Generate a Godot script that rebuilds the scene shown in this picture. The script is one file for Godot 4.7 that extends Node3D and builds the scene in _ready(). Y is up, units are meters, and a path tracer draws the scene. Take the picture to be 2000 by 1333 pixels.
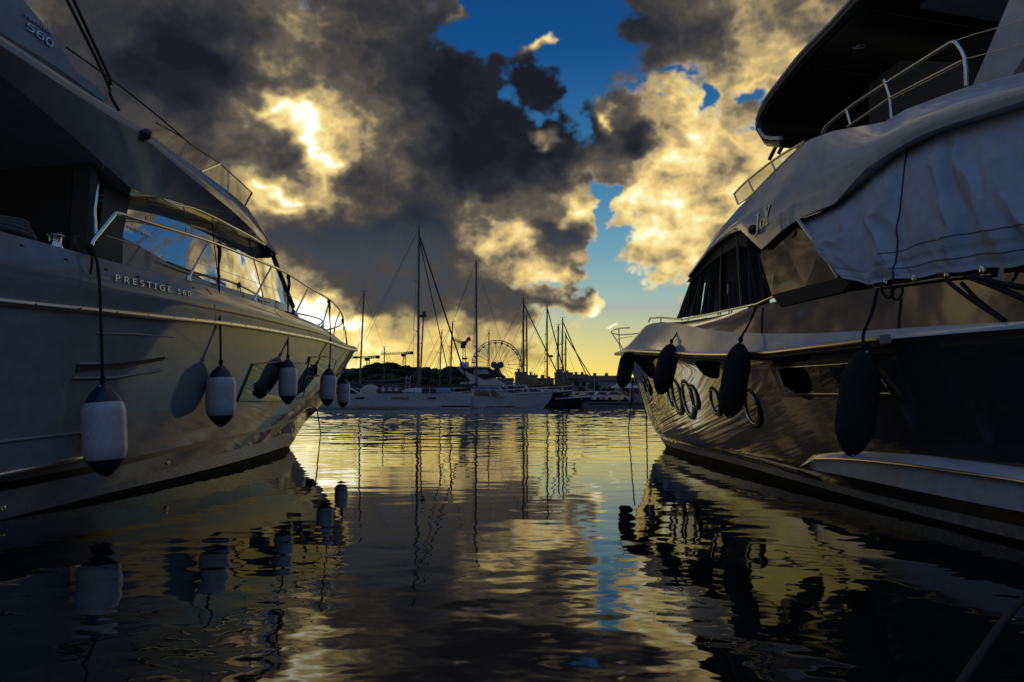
extends Node3D
# A harbour at sunset between two moored motor yachts.

class MB:
	var v := PackedVector3Array()
	var n := PackedVector3Array()
	var uv := PackedVector2Array()
	var ix := PackedInt32Array()
	func quad(a: Vector3, b: Vector3, c: Vector3, d: Vector3) -> void:
		var k := v.size()
		var nn := (c - a).cross(b - a)
		if nn.length() < 1e-12:
			nn = (d - a).cross(c - a)
		nn = nn.normalized()
		for p in [a, b, c, d]:
			v.append(p); n.append(nn); uv.append(Vector2(p.x + p.z, p.y))
		ix.append_array(PackedInt32Array([k, k + 1, k + 2, k, k + 2, k + 3]))
	func tri(a: Vector3, b: Vector3, c: Vector3) -> void:
		var k := v.size()
		var nn := (c - a).cross(b - a).normalized()
		for p in [a, b, c]:
			v.append(p); n.append(nn); uv.append(Vector2(p.x + p.z, p.y))
		ix.append_array(PackedInt32Array([k, k + 1, k + 2]))
	# rows of equal length joined as one smooth sheet
	func grid(rows: Array, closed := false) -> void:
		var k := v.size()
		var R := rows.size()
		var C: int = rows[0].size()
		for r in R:
			var row: PackedVector3Array = rows[r]
			var ra: PackedVector3Array = rows[maxi(r - 1, 0)]
			var rb: PackedVector3Array = rows[mini(r + 1, R - 1)]
			for c in C:
				var c0 := maxi(c - 1, 0)
				var c1 := mini(c + 1, C - 1)
				if closed:
					c0 = c - 1 if c > 0 else C - 2
					c1 = c + 1 if c < C - 1 else 1
				var du := row[c1] - row[c0]
				var dv := rb[c] - ra[c]
				var nn := dv.cross(du)
				if nn.length() < 1e-12:
					nn = (rows[R / 2][c1] - rows[R / 2][c0]).cross(dv) * -1.0
				v.append(row[c]); n.append(nn.normalized()); uv.append(Vector2(float(c) / (C - 1), float(r) / (R - 1)))
		for r in R - 1:
			for c in C - 1:
				var a := k + r * C + c
				ix.append_array(PackedInt32Array([a, a + 1, a + C + 1, a, a + C + 1, a + C]))
	func tube(path: PackedVector3Array, r0: float, r1 := -1.0, sides := 8) -> void:
		if r1 < 0.0:
			r1 = r0
		var rows := []
		var N := path.size()
		var up := Vector3(0.31, 0.9, 0.17)
		for i in N:
			var t := (path[mini(i + 1, N - 1)] - path[maxi(i - 1, 0)]).normalized()
			if absf(t.dot(up)) > 0.97:
				up = Vector3(0.9, 0.1, 0.3)
			var a := t.cross(up).normalized()
			var b := t.cross(a)
			up = -b if i == 0 else up
			var r := lerpf(r0, r1, float(i) / maxf(N - 1, 1))
			var row := PackedVector3Array()
			for s in sides + 1:
				var w := TAU * s / sides
				row.append(path[i] + (a * cos(w) + b * sin(w)) * r)
			rows.append(row)
		grid(rows, true)
		for e in [0, N - 1]:
			for s in sides:
				tri(path[e], rows[e][s], rows[e][s + 1])
	func box(c: Vector3, s: Vector3, bs := Basis()) -> void:
		var p := []
		for i in 8:
			p.append(c + bs * Vector3(s.x * (0.5 if i & 1 else -0.5), s.y * (0.5 if i & 2 else -0.5), s.z * (0.5 if i & 4 else -0.5)))
		quad(p[0], p[2], p[3], p[1]); quad(p[4], p[5], p[7], p[6]); quad(p[0], p[1], p[5], p[4])
		quad(p[2], p[6], p[7], p[3]); quad(p[0], p[4], p[6], p[2]); quad(p[1], p[3], p[7], p[5])
	# profile of (radius, height) turned round the local y axis
	func lathe(prof: PackedVector2Array, o := Vector3.ZERO, bs := Basis(), sides := 20) -> void:
		var rows := []
		for q in prof:
			var row := PackedVector3Array()
			for s in sides + 1:
				var w := TAU * s / sides
				row.append(o + bs * Vector3(cos(w) * q.x, q.y, sin(w) * q.x))
			rows.append(row)
		grid(rows, true)
	# flat outline given thickness
	func prism(pts: PackedVector3Array, off: Vector3) -> void:
		var nn := Vector3.ZERO
		for i in pts.size():
			nn += pts[i].cross(pts[(i + 1) % pts.size()])
		nn = nn.normalized()
		var e0 := (pts[1] - pts[0]).normalized()
		var e1 := nn.cross(e0)
		var flat := PackedVector2Array()
		for p in pts:
			flat.append(Vector2((p - pts[0]).dot(e0), (p - pts[0]).dot(e1)))
		var t := Geometry2D.triangulate_polygon(flat)
		for i in range(0, t.size(), 3):
			tri(pts[t[i]], pts[t[i + 1]], pts[t[i + 2]])
			tri(pts[t[i]] + off, pts[t[i + 2]] + off, pts[t[i + 1]] + off)
		for i in pts.size():
			var j := (i + 1) % pts.size()
			quad(pts[i], pts[j], pts[j] + off, pts[i] + off)
	func mesh() -> ArrayMesh:
		var arr := []
		arr.resize(Mesh.ARRAY_MAX)
		arr[Mesh.ARRAY_VERTEX] = v; arr[Mesh.ARRAY_NORMAL] = n; arr[Mesh.ARRAY_TEX_UV] = uv; arr[Mesh.ARRAY_INDEX] = ix
		var m := ArrayMesh.new()
		m.add_surface_from_arrays(Mesh.PRIMITIVE_TRIANGLES, arr)
		return m

var M := {}
var used := {}

func V(a: Array) -> Vector3:
	return Vector3(a[0], a[1], a[2])

func C(key: String) -> PackedVector3Array:
	var o := PackedVector3Array()
	for p in DATA[key]:
		o.append(V(p))
	return o

func mir(c: PackedVector3Array) -> PackedVector3Array:
	var o := PackedVector3Array()
	for p in c:
		o.append(Vector3(-p.x, p.y, p.z))
	return o

func shift(c: PackedVector3Array, d: Vector3) -> PackedVector3Array:
	var o := PackedVector3Array()
	for p in c:
		o.append(p + d)
	return o

func mixc(a: PackedVector3Array, b: PackedVector3Array, t: float) -> PackedVector3Array:
	var o := PackedVector3Array()
	for i in a.size():
		o.append(a[i].lerp(b[i], t))
	return o

# smooth curve through points
func spline(p: PackedVector3Array, each := 5) -> PackedVector3Array:
	var o := PackedVector3Array()
	for i in p.size() - 1:
		var a := p[maxi(i - 1, 0)]
		var d := p[mini(i + 2, p.size() - 1)]
		for k in each:
			o.append(p[i].cubic_interpolate(p[i + 1], a, d, float(k) / each))
	o.append(p[p.size() - 1])
	return o

# rows interpolated smoothly between section curves
func skin(curves: Array, sub := 4) -> Array:
	var rows := []
	for i in curves.size() - 1:
		var a: PackedVector3Array = curves[maxi(i - 1, 0)]
		var b: PackedVector3Array = curves[i]
		var c: PackedVector3Array = curves[i + 1]
		var d: PackedVector3Array = curves[mini(i + 2, curves.size() - 1)]
		for k in sub:
			var row := PackedVector3Array()
			for j in b.size():
				row.append(b[j].cubic_interpolate(c[j], a[j], d[j], float(k) / sub))
			rows.append(row)
	rows.append(curves[curves.size() - 1])
	return rows

func numbered(called: String) -> String:
	if not used.has(called):
		used[called] = 0
		return called
	used[called] += 1
	return "%s_%03d" % [called, used[called]]

func thing(called: String, label: String, category: String, at := Vector3.ZERO, turn := 0.0, group := "") -> Node3D:
	var o := Node3D.new()
	o.name = numbered(called)
	add_child(o)
	o.position = at
	o.rotation.y = turn
	o.set_meta("label", label)
	o.set_meta("category", category)
	if group:
		o.set_meta("group", group)
	return o

func obj(called: String, mb: MB, m: Material, parent: Node = self) -> MeshInstance3D:
	return put(called, mb.mesh(), m, parent)

func put(called: String, mesh: Mesh, m: Material, parent: Node = self) -> MeshInstance3D:
	var o := MeshInstance3D.new()
	o.name = numbered(called) if parent == self else called
	o.mesh = mesh
	o.material_override = m
	parent.add_child(o, true)
	return o

func struct(called: String, mb: MB, m: Material) -> MeshInstance3D:
	var o := obj(called, mb, m)
	o.set_meta("kind", "structure")
	return o

func tubes(called: String, path: PackedVector3Array, r: float, m: Material, parent: Node, sides := 8) -> MeshInstance3D:
	var b := MB.new()
	b.tube(path, r, -1.0, sides)
	return obj(called, b, m, parent)

func prisms(called: String, pts: PackedVector3Array, off: Vector3, m: Material, parent: Node) -> MeshInstance3D:
	var b := MB.new()
	b.prism(pts, off)
	return obj(called, b, m, parent)

func boxes(called: String, c: Vector3, s: Vector3, m: Material, parent: Node, bs := Basis()) -> MeshInstance3D:
	var b := MB.new()
	b.box(c, s, bs)
	return obj(called, b, m, parent)

func pv(a: Array) -> PackedVector3Array:
	return PackedVector3Array(a)

func noise(freq: float, octaves := 4, seed_ := 1, type := FastNoiseLite.TYPE_SIMPLEX_SMOOTH) -> FastNoiseLite:
	var f := FastNoiseLite.new()
	f.noise_type = type
	f.frequency = freq
	f.seed = seed_
	f.fractal_type = FastNoiseLite.FRACTAL_FBM if octaves > 1 else FastNoiseLite.FRACTAL_NONE
	f.fractal_octaves = octaves
	return f

func tex(freq: float, octaves: int, seed_: int, lo: float, hi: float, size := 512) -> ImageTexture:
	var im := noise(freq, octaves, seed_).get_seamless_image(size, size)
	im.convert(Image.FORMAT_RGB8)
	var out := Image.create(size, size, false, Image.FORMAT_RGB8)
	for y in size:
		for x in size:
			var g := lerpf(lo, hi, im.get_pixel(x, y).r)
			out.set_pixel(x, y, Color(g, g, g))
	return ImageTexture.create_from_image(out)

func bump(freq: float, octaves: int, seed_: int, strength: float, size := 512) -> ImageTexture:
	var im := noise(freq, octaves, seed_).get_seamless_image(size, size)
	im.convert(Image.FORMAT_RGBA8)
	im.bump_map_to_normal_map(strength)
	return ImageTexture.create_from_image(im)

# colours are real-world base colours (linear)
func mat(key: String, c: Color, rough: float, metal := 0.0, spec := 0.5) -> StandardMaterial3D:
	var m := StandardMaterial3D.new()
	m.resource_name = key
	m.albedo_color = c.linear_to_srgb()
	m.roughness = rough
	m.metallic = metal
	m.metallic_specular = spec
	M[key] = m
	return m

func wear(m: StandardMaterial3D, albedo_tex: Texture2D, scale: float, rough_tex: Texture2D = null, normal: Texture2D = null, amount := 0.3) -> void:
	m.uv1_triplanar = true
	m.uv1_scale = Vector3(scale, scale, scale)
	m.albedo_texture = albedo_tex
	if rough_tex:
		m.roughness_texture = rough_tex
	if normal:
		m.normal_enabled = true
		m.normal_texture = normal
		m.normal_scale = amount

const SKY_B := [
	[7.4, 7.4, 7.4, 7.4, 7.4, 7.4, 7.4, 7.4, 7.4, 7.4, 7.4, 7.4, 7.4, 7.4, 7.4, 7.4, 7.4, 7.4, 7.3, 7.3, 7.2, 7, 7, 6.8, 6.5, 6.2, 6, 6, 6, 6, 6, 6, 6, 6, 6, 6, 6, 6, 6, 6, 6],
	[7.6, 7.6, 7.6, 7.6, 7.6, 7.6, 7.6, 7.6, 7.6, 7.6, 7.6, 7.6, 7.6, 7.6, 7.6, 7.6, 7.6, 7.5, 7.4, 7.3, 7.2, 7, 7, 6.8, 6.5, 6.2, 6, 6, 6, 6, 6, 6, 6, 6, 6, 6, 6, 6, 6, 6, 6],
	[7.1, 7.2, 7.2, 7.2, 7.2, 7.2, 7.3, 7.3, 7.3, 7.5, 7.8, 8, 7.9, 7.6, 7.1, 6.8, 6.5, 6.2, 6.1, 6, 5.9, 5.9, 6.4, 6.5, 6.3, 6.1, 6, 6, 6, 6, 6, 6, 6, 6, 6, 6, 6, 6, 6, 6, 6],
	[5.9, 6, 6.1, 6.2, 6.3, 6.4, 6.5, 6.6, 6.6, 7.1, 7.7, 8, 7.8, 7.4, 6.2, 5.5, 4.9, 4.3, 4, 4, 4, 4.2, 5.4, 6, 6, 6, 6, 6, 6, 6, 6, 6, 6, 6, 6, 5.8, 5.7, 5.6, 5.6, 5.5, 5.4],
	[4.6, 4.7, 4.8, 4.9, 4.9, 5, 5.1, 5.2, 5.3, 5.5, 5.5, 5.2, 4.8, 4.4, 4.1, 3.6, 3.1, 3.3, 3.6, 3.9, 4.6, 5.3, 5.8, 6, 6, 6, 6, 6, 6, 6, 6, 6, 6, 6, 6, 5.5, 5, 5, 5, 5, 5],
	[4, 4, 4.1, 4.1, 4.2, 4.3, 4.4, 4.4, 4.5, 4.3, 3.9, 3.3, 2.9, 2.7, 2.7, 2.3, 1.8, 2.4, 3.3, 4.3, 5, 5.5, 5.3, 5.4, 5.7, 6, 6.3, 6.3, 6.4, 6.3, 6.1, 6, 6, 6, 6, 5.5, 5, 5, 5, 5, 5],
	[4, 4, 4, 4, 4, 4, 4, 4, 4, 3.7, 3.1, 2.3, 2, 2, 2.1, 1.6, 1.2, 1.8, 3.2, 5.3, 5, 4.2, 3.7, 3.9, 5, 6.1, 6.9, 7, 7, 6.9, 6.3, 6.1, 6.2, 6.3, 5.9, 5.3, 5, 5, 5, 5, 5],
	[3.2, 3.4, 3.5, 3.7, 3.8, 3.9, 4, 4, 4, 4.8, 5.4, 5.4, 4.1, 3, 2.2, 2, 2.1, 2.7, 3.6, 4.8, 4.3, 3.6, 3.8, 4.3, 4.9, 6.2, 7.2, 7.1, 7, 7, 6.8, 6.8, 6.9, 7, 5.8, 4.9, 4.8, 4.7, 4.5, 4.4, 4.2],
	[3, 3, 3, 3, 3, 3.1, 3.6, 3.9, 3.5, 4.4, 5.3, 5.9, 5.4, 4.3, 2.7, 2.7, 3, 3.4, 3.6, 3.7, 3.2, 3, 4, 4.6, 4.8, 6.2, 7.3, 7.1, 6.9, 6.7, 6.9, 7, 7, 7, 5.8, 4.7, 4, 4, 4, 4, 4],
	[3, 3, 3, 3, 3, 3, 3.2, 3.5, 3.1, 3.6, 4.1, 4.1, 5.8, 6, 4.1, 3.3, 2.9, 2.1, 1.7, 1.7, 1.6, 1.5, 1.8, 2.6, 4, 5.7, 7.1, 7, 6.6, 6, 6.7, 7, 7, 7, 5.6, 4.3, 4, 4, 4, 3.8, 3.6],
	[3, 3, 3, 2.9, 2.6, 2.4, 2.6, 2.9, 3, 3.6, 4.7, 6.1, 5.8, 5.4, 4.2, 3.3, 2.3, 1.1, 0.6, 0.6, 0.6, 0.6, 0.6, 1.4, 3.2, 4.8, 6, 6.3, 6.2, 6, 6.7, 7, 7, 7, 5.3, 3.7, 3.5, 3.4, 3.2, 3, 3],
	[3, 3, 3, 2.9, 2, 1.3, 1.1, 1.4, 1.6, 2.5, 3.7, 5.4, 5, 4.5, 3.9, 2.9, 1.8, 0.6, 0, 0, 0, 0, 0.1, 0.9, 2.6, 3.9, 5.1, 5.7, 5.9, 5.6, 6.5, 7, 7, 7, 5.1, 3, 3, 3, 3, 3, 3.1],
	[3, 3, 3, 2.9, 2, 1.9, 1.3, 1, 1, 1.9, 2.5, 3, 3.6, 3.8, 3.2, 2.6, 1.8, 0.6, 0, 0, 0, 0.1, 0.5, 1.2, 2, 3.5, 5.1, 5.7, 5.6, 5, 6, 6.3, 5.7, 4.9, 3.7, 3, 3, 3.2, 3.4, 3.7, 3.9],
	[3, 3, 3, 3, 2.8, 2.1, 1.7, 1.3, 1.2, 2.4, 3, 3, 3.2, 3, 2.5, 1.9, 1.4, 0.8, 0.7, 1.2, 1.3, 1.3, 1.4, 1.6, 1.9, 2.6, 3.3, 3.7, 4.2, 5, 5.1, 4.7, 4, 3.5, 3.5, 3.6, 3.8, 4, 4, 4, 4],
	[3, 3, 3, 3, 2.9, 2.1, 2, 2, 2, 2.7, 3, 3, 3, 2.7, 2.1, 1.6, 1.3, 1.3, 1.9, 2.9, 3, 2.9, 2.4, 2.1, 2, 2, 2.1, 2.7, 3.5, 4.3, 4.3, 4.1, 4, 4, 4, 4, 4, 4, 4, 4, 4],
	[3, 3, 3, 3, 2.9, 2.1, 2, 2, 2.1, 2.8, 3, 3, 3, 2.7, 2.1, 2, 2.1, 2.6, 2.9, 3, 3, 3, 2.9, 2.7, 2.1, 2, 2.1, 2.7, 3.3, 3.9, 4, 4, 4, 4, 4, 4, 4, 4, 4, 4, 4],
	[3, 3, 3, 3, 2.8, 2.1, 2, 2, 2.1, 2.8, 3, 3, 3, 2.7, 2, 2, 2.2, 2.7, 3, 3, 3, 3, 3, 2.7, 2.2, 2, 2, 2.7, 3.3, 3.9, 4, 4, 4, 4, 4, 4, 4, 4, 4, 4, 4],
	[3, 3, 3, 3, 2.8, 2, 2, 2, 2.1, 2.8, 3, 3, 3, 2.6, 2, 2, 2.2, 2.8, 3, 3, 3, 3, 3, 2.8, 2.2, 2, 2, 2.6, 3.3, 3.9, 4, 4, 4, 4, 4, 4, 4, 4, 4, 4, 4],
	[3, 3, 3, 3, 2.7, 2, 2, 2, 2.2, 2.8, 3, 3, 3, 2.6, 2, 2, 2.2, 2.8, 3, 3, 3, 3, 3, 2.8, 2.2, 2, 2, 2.6, 3.2, 3.9, 4, 4, 4, 4, 4, 4, 4, 4, 4, 4, 4]]
const SKY_C := [
	[0, 0, 0, 0, 0, 0, 0, 0, 0, 0, 0, 0, 0.8, 1.7, 2.3, 2.8, 3.3, 3.5, 4, 4.7, 5.4, 6.2, 7.5, 8.3, 9, 9, 9, 9, 9, 9, 9, 9, 9, 9, 9, 9, 9, 9, 9, 9, 9],
	[0, 0, 0, 0, 0, 0, 0, 0, 0, 0, 0, 0, 0.2, 0.4, 0.5, 0.7, 0.9, 1.9, 2.9, 4, 5.1, 6.2, 7.4, 8.3, 9, 9, 9, 9, 9, 9, 9, 9, 9, 9, 9, 9, 9, 9, 9, 9, 9],
	[0, 0, 0, 0, 0, 0, 0, 0, 0, 0, 0, 0, 0, 0, 0, 0, 0.1, 0.8, 1.6, 2.6, 3.8, 5.1, 6.5, 7.8, 8.9, 9, 9, 9, 9, 9, 9, 9, 9, 9, 9, 9, 9, 9, 9, 9, 9],
	[0, 0, 0, 0, 0, 0, 0, 0, 0, 0, 0, 0, 0, 0, 0, 0, 0, 0, 0.3, 0.9, 2, 3.3, 5.1, 7, 8.8, 9, 8.9, 8.9, 8.8, 8.8, 8.7, 8.7, 8.6, 8.6, 8.5, 8.4, 8.3, 8.2, 8.1, 8, 7.9],
	[0, 0, 0, 0, 0, 0, 0, 0, 0, 0, 0, 0, 0, 0, 0, 0, 0, 0, 0.1, 0.3, 2, 3.8, 4.9, 6.5, 8.8, 8.6, 8.2, 7.7, 7.6, 7.5, 7.4, 7.4, 7.3, 7.2, 7.1, 7, 6.7, 6.3, 5.8, 5.4, 4.8],
	[0, 0, 0, 0, 0, 0, 0, 0, 0, 0, 0, 0, 0, 0, 0, 0, 0, 0, 0.1, 0.2, 1.6, 3.2, 4.1, 5.8, 8.2, 7.3, 6, 5.2, 4.8, 4.6, 4.4, 4.2, 3.9, 3.5, 3.2, 2.8, 2.3, 1.9, 1.3, 1, 0.8],
	[0, 0, 0, 0, 0, 0, 0, 0, 0, 0, 0, 0, 0, 0, 0, 0, 0, 0, 0.3, 0.8, 0.7, 0.8, 2.5, 4.5, 6.9, 4.7, 2.2, 1.4, 1, 1, 0.9, 0.9, 0.8, 0.7, 0.7, 0.6, 0.5, 0.4, 0.3, 0.2, 0],
	[0, 0, 0, 0, 0, 0, 0, 0, 0, 0, 0, 0, 0, 0, 0, 0, 0, 0, 0.2, 0.5, 0.3, 0.3, 1.8, 3.6, 5.7, 3.3, 0.8, 0.5, 0.4, 0.3, 0.3, 0.2, 0.1, 0, 0.1, 0.4, 0, 0, 0, 0, 0],
	[0, 0, 0, 0, 0, 0, 0, 0, 0, 0, 0, 0, 0, 0, 0, 0, 0, 0, 0, 0, 0, 0.2, 1.3, 2.7, 4.3, 2.1, 0, 0, 0, 0, 0, 1, 2.5, 0.5, 2.2, 2.7, 0, 0.5, 0.1, 0, 0],
	[0, 0, 0, 0, 0, 0, 0, 0, 0, 0, 0, 0, 0, 0, 0, 0, 0, 0, 0, 0, 0, 0.1, 0.9, 1.6, 2.5, 1.2, 0, 0, 0, 0.1, 0.2, 1.8, 3.4, 0.6, 2.8, 4.6, 4.5, 4.3, 0.8, 0, 0],
	[0, 0, 0, 0, 0, 0, 0, 0, 0, 0, 0, 0, 0, 0, 0, 0, 0, 0, 0, 0, 0.2, 0.5, 1.1, 1.8, 2.8, 1.7, 0.5, 0.6, 1.1, 2.1, 1.8, 1.3, 0.2, 0, 2.6, 5.4, 6.4, 5.1, 1.1, 0, 0],
	[0, 0, 0, 0, 0, 0, 0, 0, 0, 0, 0, 0, 0, 0, 0, 0, 0, 0, 0, 0, 0.5, 1.1, 1.8, 2.9, 4.1, 3, 1.6, 1.4, 2.1, 3.4, 2.5, 1.3, 0, 0, 2.4, 5.4, 6.4, 5.2, 1.3, 0, 0],
	[0, 0, 0, 0, 0, 0, 0, 0, 0, 0, 0, 0, 0, 0, 0, 0, 0, 0, 0, 0, 0.5, 1.3, 3.2, 4.9, 6.2, 5.1, 3.5, 2.5, 2.6, 3.5, 2.2, 0.9, 0, 0, 2.3, 5.3, 6.3, 4.1, 0.9, 0, 0],
	[0, 0, 0, 0, 0, 0, 0, 0, 0, 0, 0, 0, 0, 0, 0, 0, 0.2, 1, 1.9, 2.9, 3.5, 4.3, 5.9, 6.5, 5.7, 4.2, 2.7, 2.2, 1.7, 0.7, 0.2, 0, 0, 0, 1.1, 1.9, 1, 0, 0, 0, 0],
	[0, 0, 0, 0, 0, 0, 0, 0, 0, 0, 0, 0, 0, 0, 0, 0, 0.5, 2.8, 4.8, 7, 7.7, 8.2, 8.7, 7.7, 4.7, 3.1, 2, 1.4, 0.7, 0, 0, 0, 0, 0, 0, 0, 0, 0, 0, 0, 0],
	[0, 0, 0, 0, 0, 0, 0, 0, 0, 0, 0, 0, 0, 0, 0, 0, 1, 5, 7.3, 8.6, 8.8, 8.9, 9, 7.7, 4.7, 3.1, 1.9, 0.7, 0, 0, 0, 0, 0, 0, 0, 0, 0, 0, 0, 0, 0],
	[0, 0, 0, 0, 0, 0, 0, 0, 0, 0, 0, 0, 0, 0, 0, 0, 1.1, 5.2, 7.7, 8.8, 9, 9, 9, 7.7, 4.8, 3.1, 1.9, 0.7, 0, 0, 0, 0, 0, 0, 0, 0, 0, 0, 0, 0, 0],
	[0, 0, 0, 0, 0, 0, 0, 0, 0, 0, 0, 0, 0, 0, 0, 0, 1.2, 5.3, 7.7, 8.8, 9, 9, 9, 7.8, 4.8, 3.1, 1.9, 0.7, 0, 0, 0, 0, 0, 0, 0, 0, 0, 0, 0, 0, 0],
	[0, 0, 0, 0, 0, 0, 0, 0, 0, 0, 0, 0, 0, 0, 0, 0, 1.2, 5.3, 7.7, 8.8, 9, 9, 9, 7.8, 4.9, 3.2, 2, 0.8, 0, 0, 0, 0, 0, 0, 0, 0, 0, 0, 0, 0, 0]]
const SKY_BLOBS := [
	[-17.58, 21.4, 1.86, 0.79, 3, 0],
	[-18.39, 20.44, 1.15, 1.08, 1.5, 0],
	[-15.81, 18.94, 0.62, 1.62, 3.4, 0],
	[-16.54, 20.2, 0.86, 0.94, 2.5, 0],
	[-17.79, 15.55, 2.3, 0.49, 3.2, 0],
	[-17.46, 14.59, 1.38, 0.23, 3, 0],
	[-14.76, 17.83, 0.55, 0.67, 2, 0],
	[-15.23, 24, 0.87, 1.26, 1.6, 0],
	[3.19, 27.15, 1.1, 0.52, 5, -8],
	[-4.9, 28.76, 0.51, 0.41, 4, -8],
	[2.94, 20.74, 1.01, 0.45, 6, -2],
	[3.37, 22.09, 1.34, 0.74, 1, 5],
	[7.97, 22.3, 0.62, 0.95, 5, -4],
	[-0.21, 13.19, 1.66, 1.04, 2.6, -2],
	[-1.25, 14.46, 0.5, 0.24, 1, 4],
	[3.52, 10.83, 2.31, 0.97, 1.6, -5],
	[5.2, 15.12, 1.98, 1.02, 3.6, -4],
	[6.83, 13.38, 0.98, 0.56, 1, -3],
	[-16.07, 7.62, 2.31, 0.86, 4, 0],
	[-13.74, 6.59, 2.35, 0.64, 3.5, 0],
	[-11.36, 5.25, 4.81, 0.8, 0.8, 0],
	[6.09, 8.04, 0.81, 1.05, 3.5, -7],
	[7.61, 6.15, 0.97, 0.24, 3, -8],
	[11.88, 12.6, 2.76, 1.57, 0.4, -3],
	[10.45, 10.68, 1.2, 0.8, 1, -4],
	[9.53, 16.62, 1.14, 2.3, 1.2, -3],
	[13.29, 22.75, 1.99, 1.43, 0.8, -3],
	[15.87, 22.87, 1.32, 0.71, 0, 8],
	[19.88, 22.06, 1.11, 0.63, 0, 7],
	[12.03, 20.46, 2.39, 0.96, -1.6, 0],
	[15.15, 17.8, 1.74, 1.12, -1.3, 0],
	[16.21, 13.53, 1.52, 1, -1.2, 0],
	[13.51, 14.47, 1.18, 0.54, -1.4, 0],
	[12.53, 24.96, 1.05, 0.56, 0, 6],
	[7.46, 14.74, 0.82, 1.57, 0, 5],
	[7.61, 9.75, 1.05, 1.61, 0, 4],
	[-18.61, 17.49, 2.68, 1.25, -2, 0],
	[-12.38, 17.8, 2.01, 1.51, -1.6, 0],
	[-13.87, 13.29, 3.58, 1.16, -1.2, 0],
	[-6.64, 14.37, 3.72, 2.35, -1.6, 0],
	[-9.82, 9.1, 4.88, 1.2, -1.2, 0],
	[1.65, 8.49, 3.7, 0.81, -3, -5],
	[4.73, 7.74, 1.84, 0.49, -2.5, -6],
	[-1.24, 6.78, 3.71, 0.65, -1, -3],
	[9.39, 20.44, 1.31, 1.41, -3, -5],
	[3.53, 13.84, 2.07, 1.11, -3.4, -4],
	[0, 23.31, 5.06, 3.25, -1, 0],
	[-4.19, 18.35, 2.51, 2.29, -0.8, 0],
	[-8.19, 7.12, 2.84, 0.57, -1, 0],
	[-12.19, 7.43, 2.38, 0.48, -1, 0],
	[-25.65, 21.91, 4.27, 2.98, -1, 0],
	[-29.21, 25.81, 3.01, 1.24, -0.6, 0],
	[10.14, 28.27, 2.46, 1.34, -1, -1],
	[13.78, 26.93, 2.38, 1.35, -0.6, 0],
	[-5.73, 5.12, 3.27, 0.81, 1, 0],
	[-1.64, 5.35, 2.88, 0.82, 1.2, 0],
	[-9.01, 8.51, 6.54, 0.88, -0.8, 0],
	[-4.12, 7.38, 4.94, 0.49, -0.8, 0],
	[5.49, 23.94, 0.75, 3.21, 0, 5],
	[0, 28.65, 5.11, 1.52, 0, 3],
	[5.93, 26.08, 1.68, 2.09, 0, 3],
	[6.21, 12.8, 1.23, 1.59, 0, 3],
	[4.95, 9.6, 2.45, 0.57, 0, 3],
	[-1.67, 14.66, 0.58, 0.32, 1, 5],
	[-10.13, 27.93, 2.5, 1.02, 0.8, 0],
	[-18.14, 27.1, 1.55, 1.97, 0.7, 0],
	[-4.21, 21.39, 2.52, 1.12, 0.6, 0],
	[0, 16.44, 3.76, 0.98, 0.8, 0],
	[-12.45, 21.36, 2.43, 2.18, 0.8, 0],
	[5.02, 18.71, 2.49, 0.77, 0.6, 0],
	[16.49, 24.22, 2.31, 1.39, 0.6, 0]]

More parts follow.
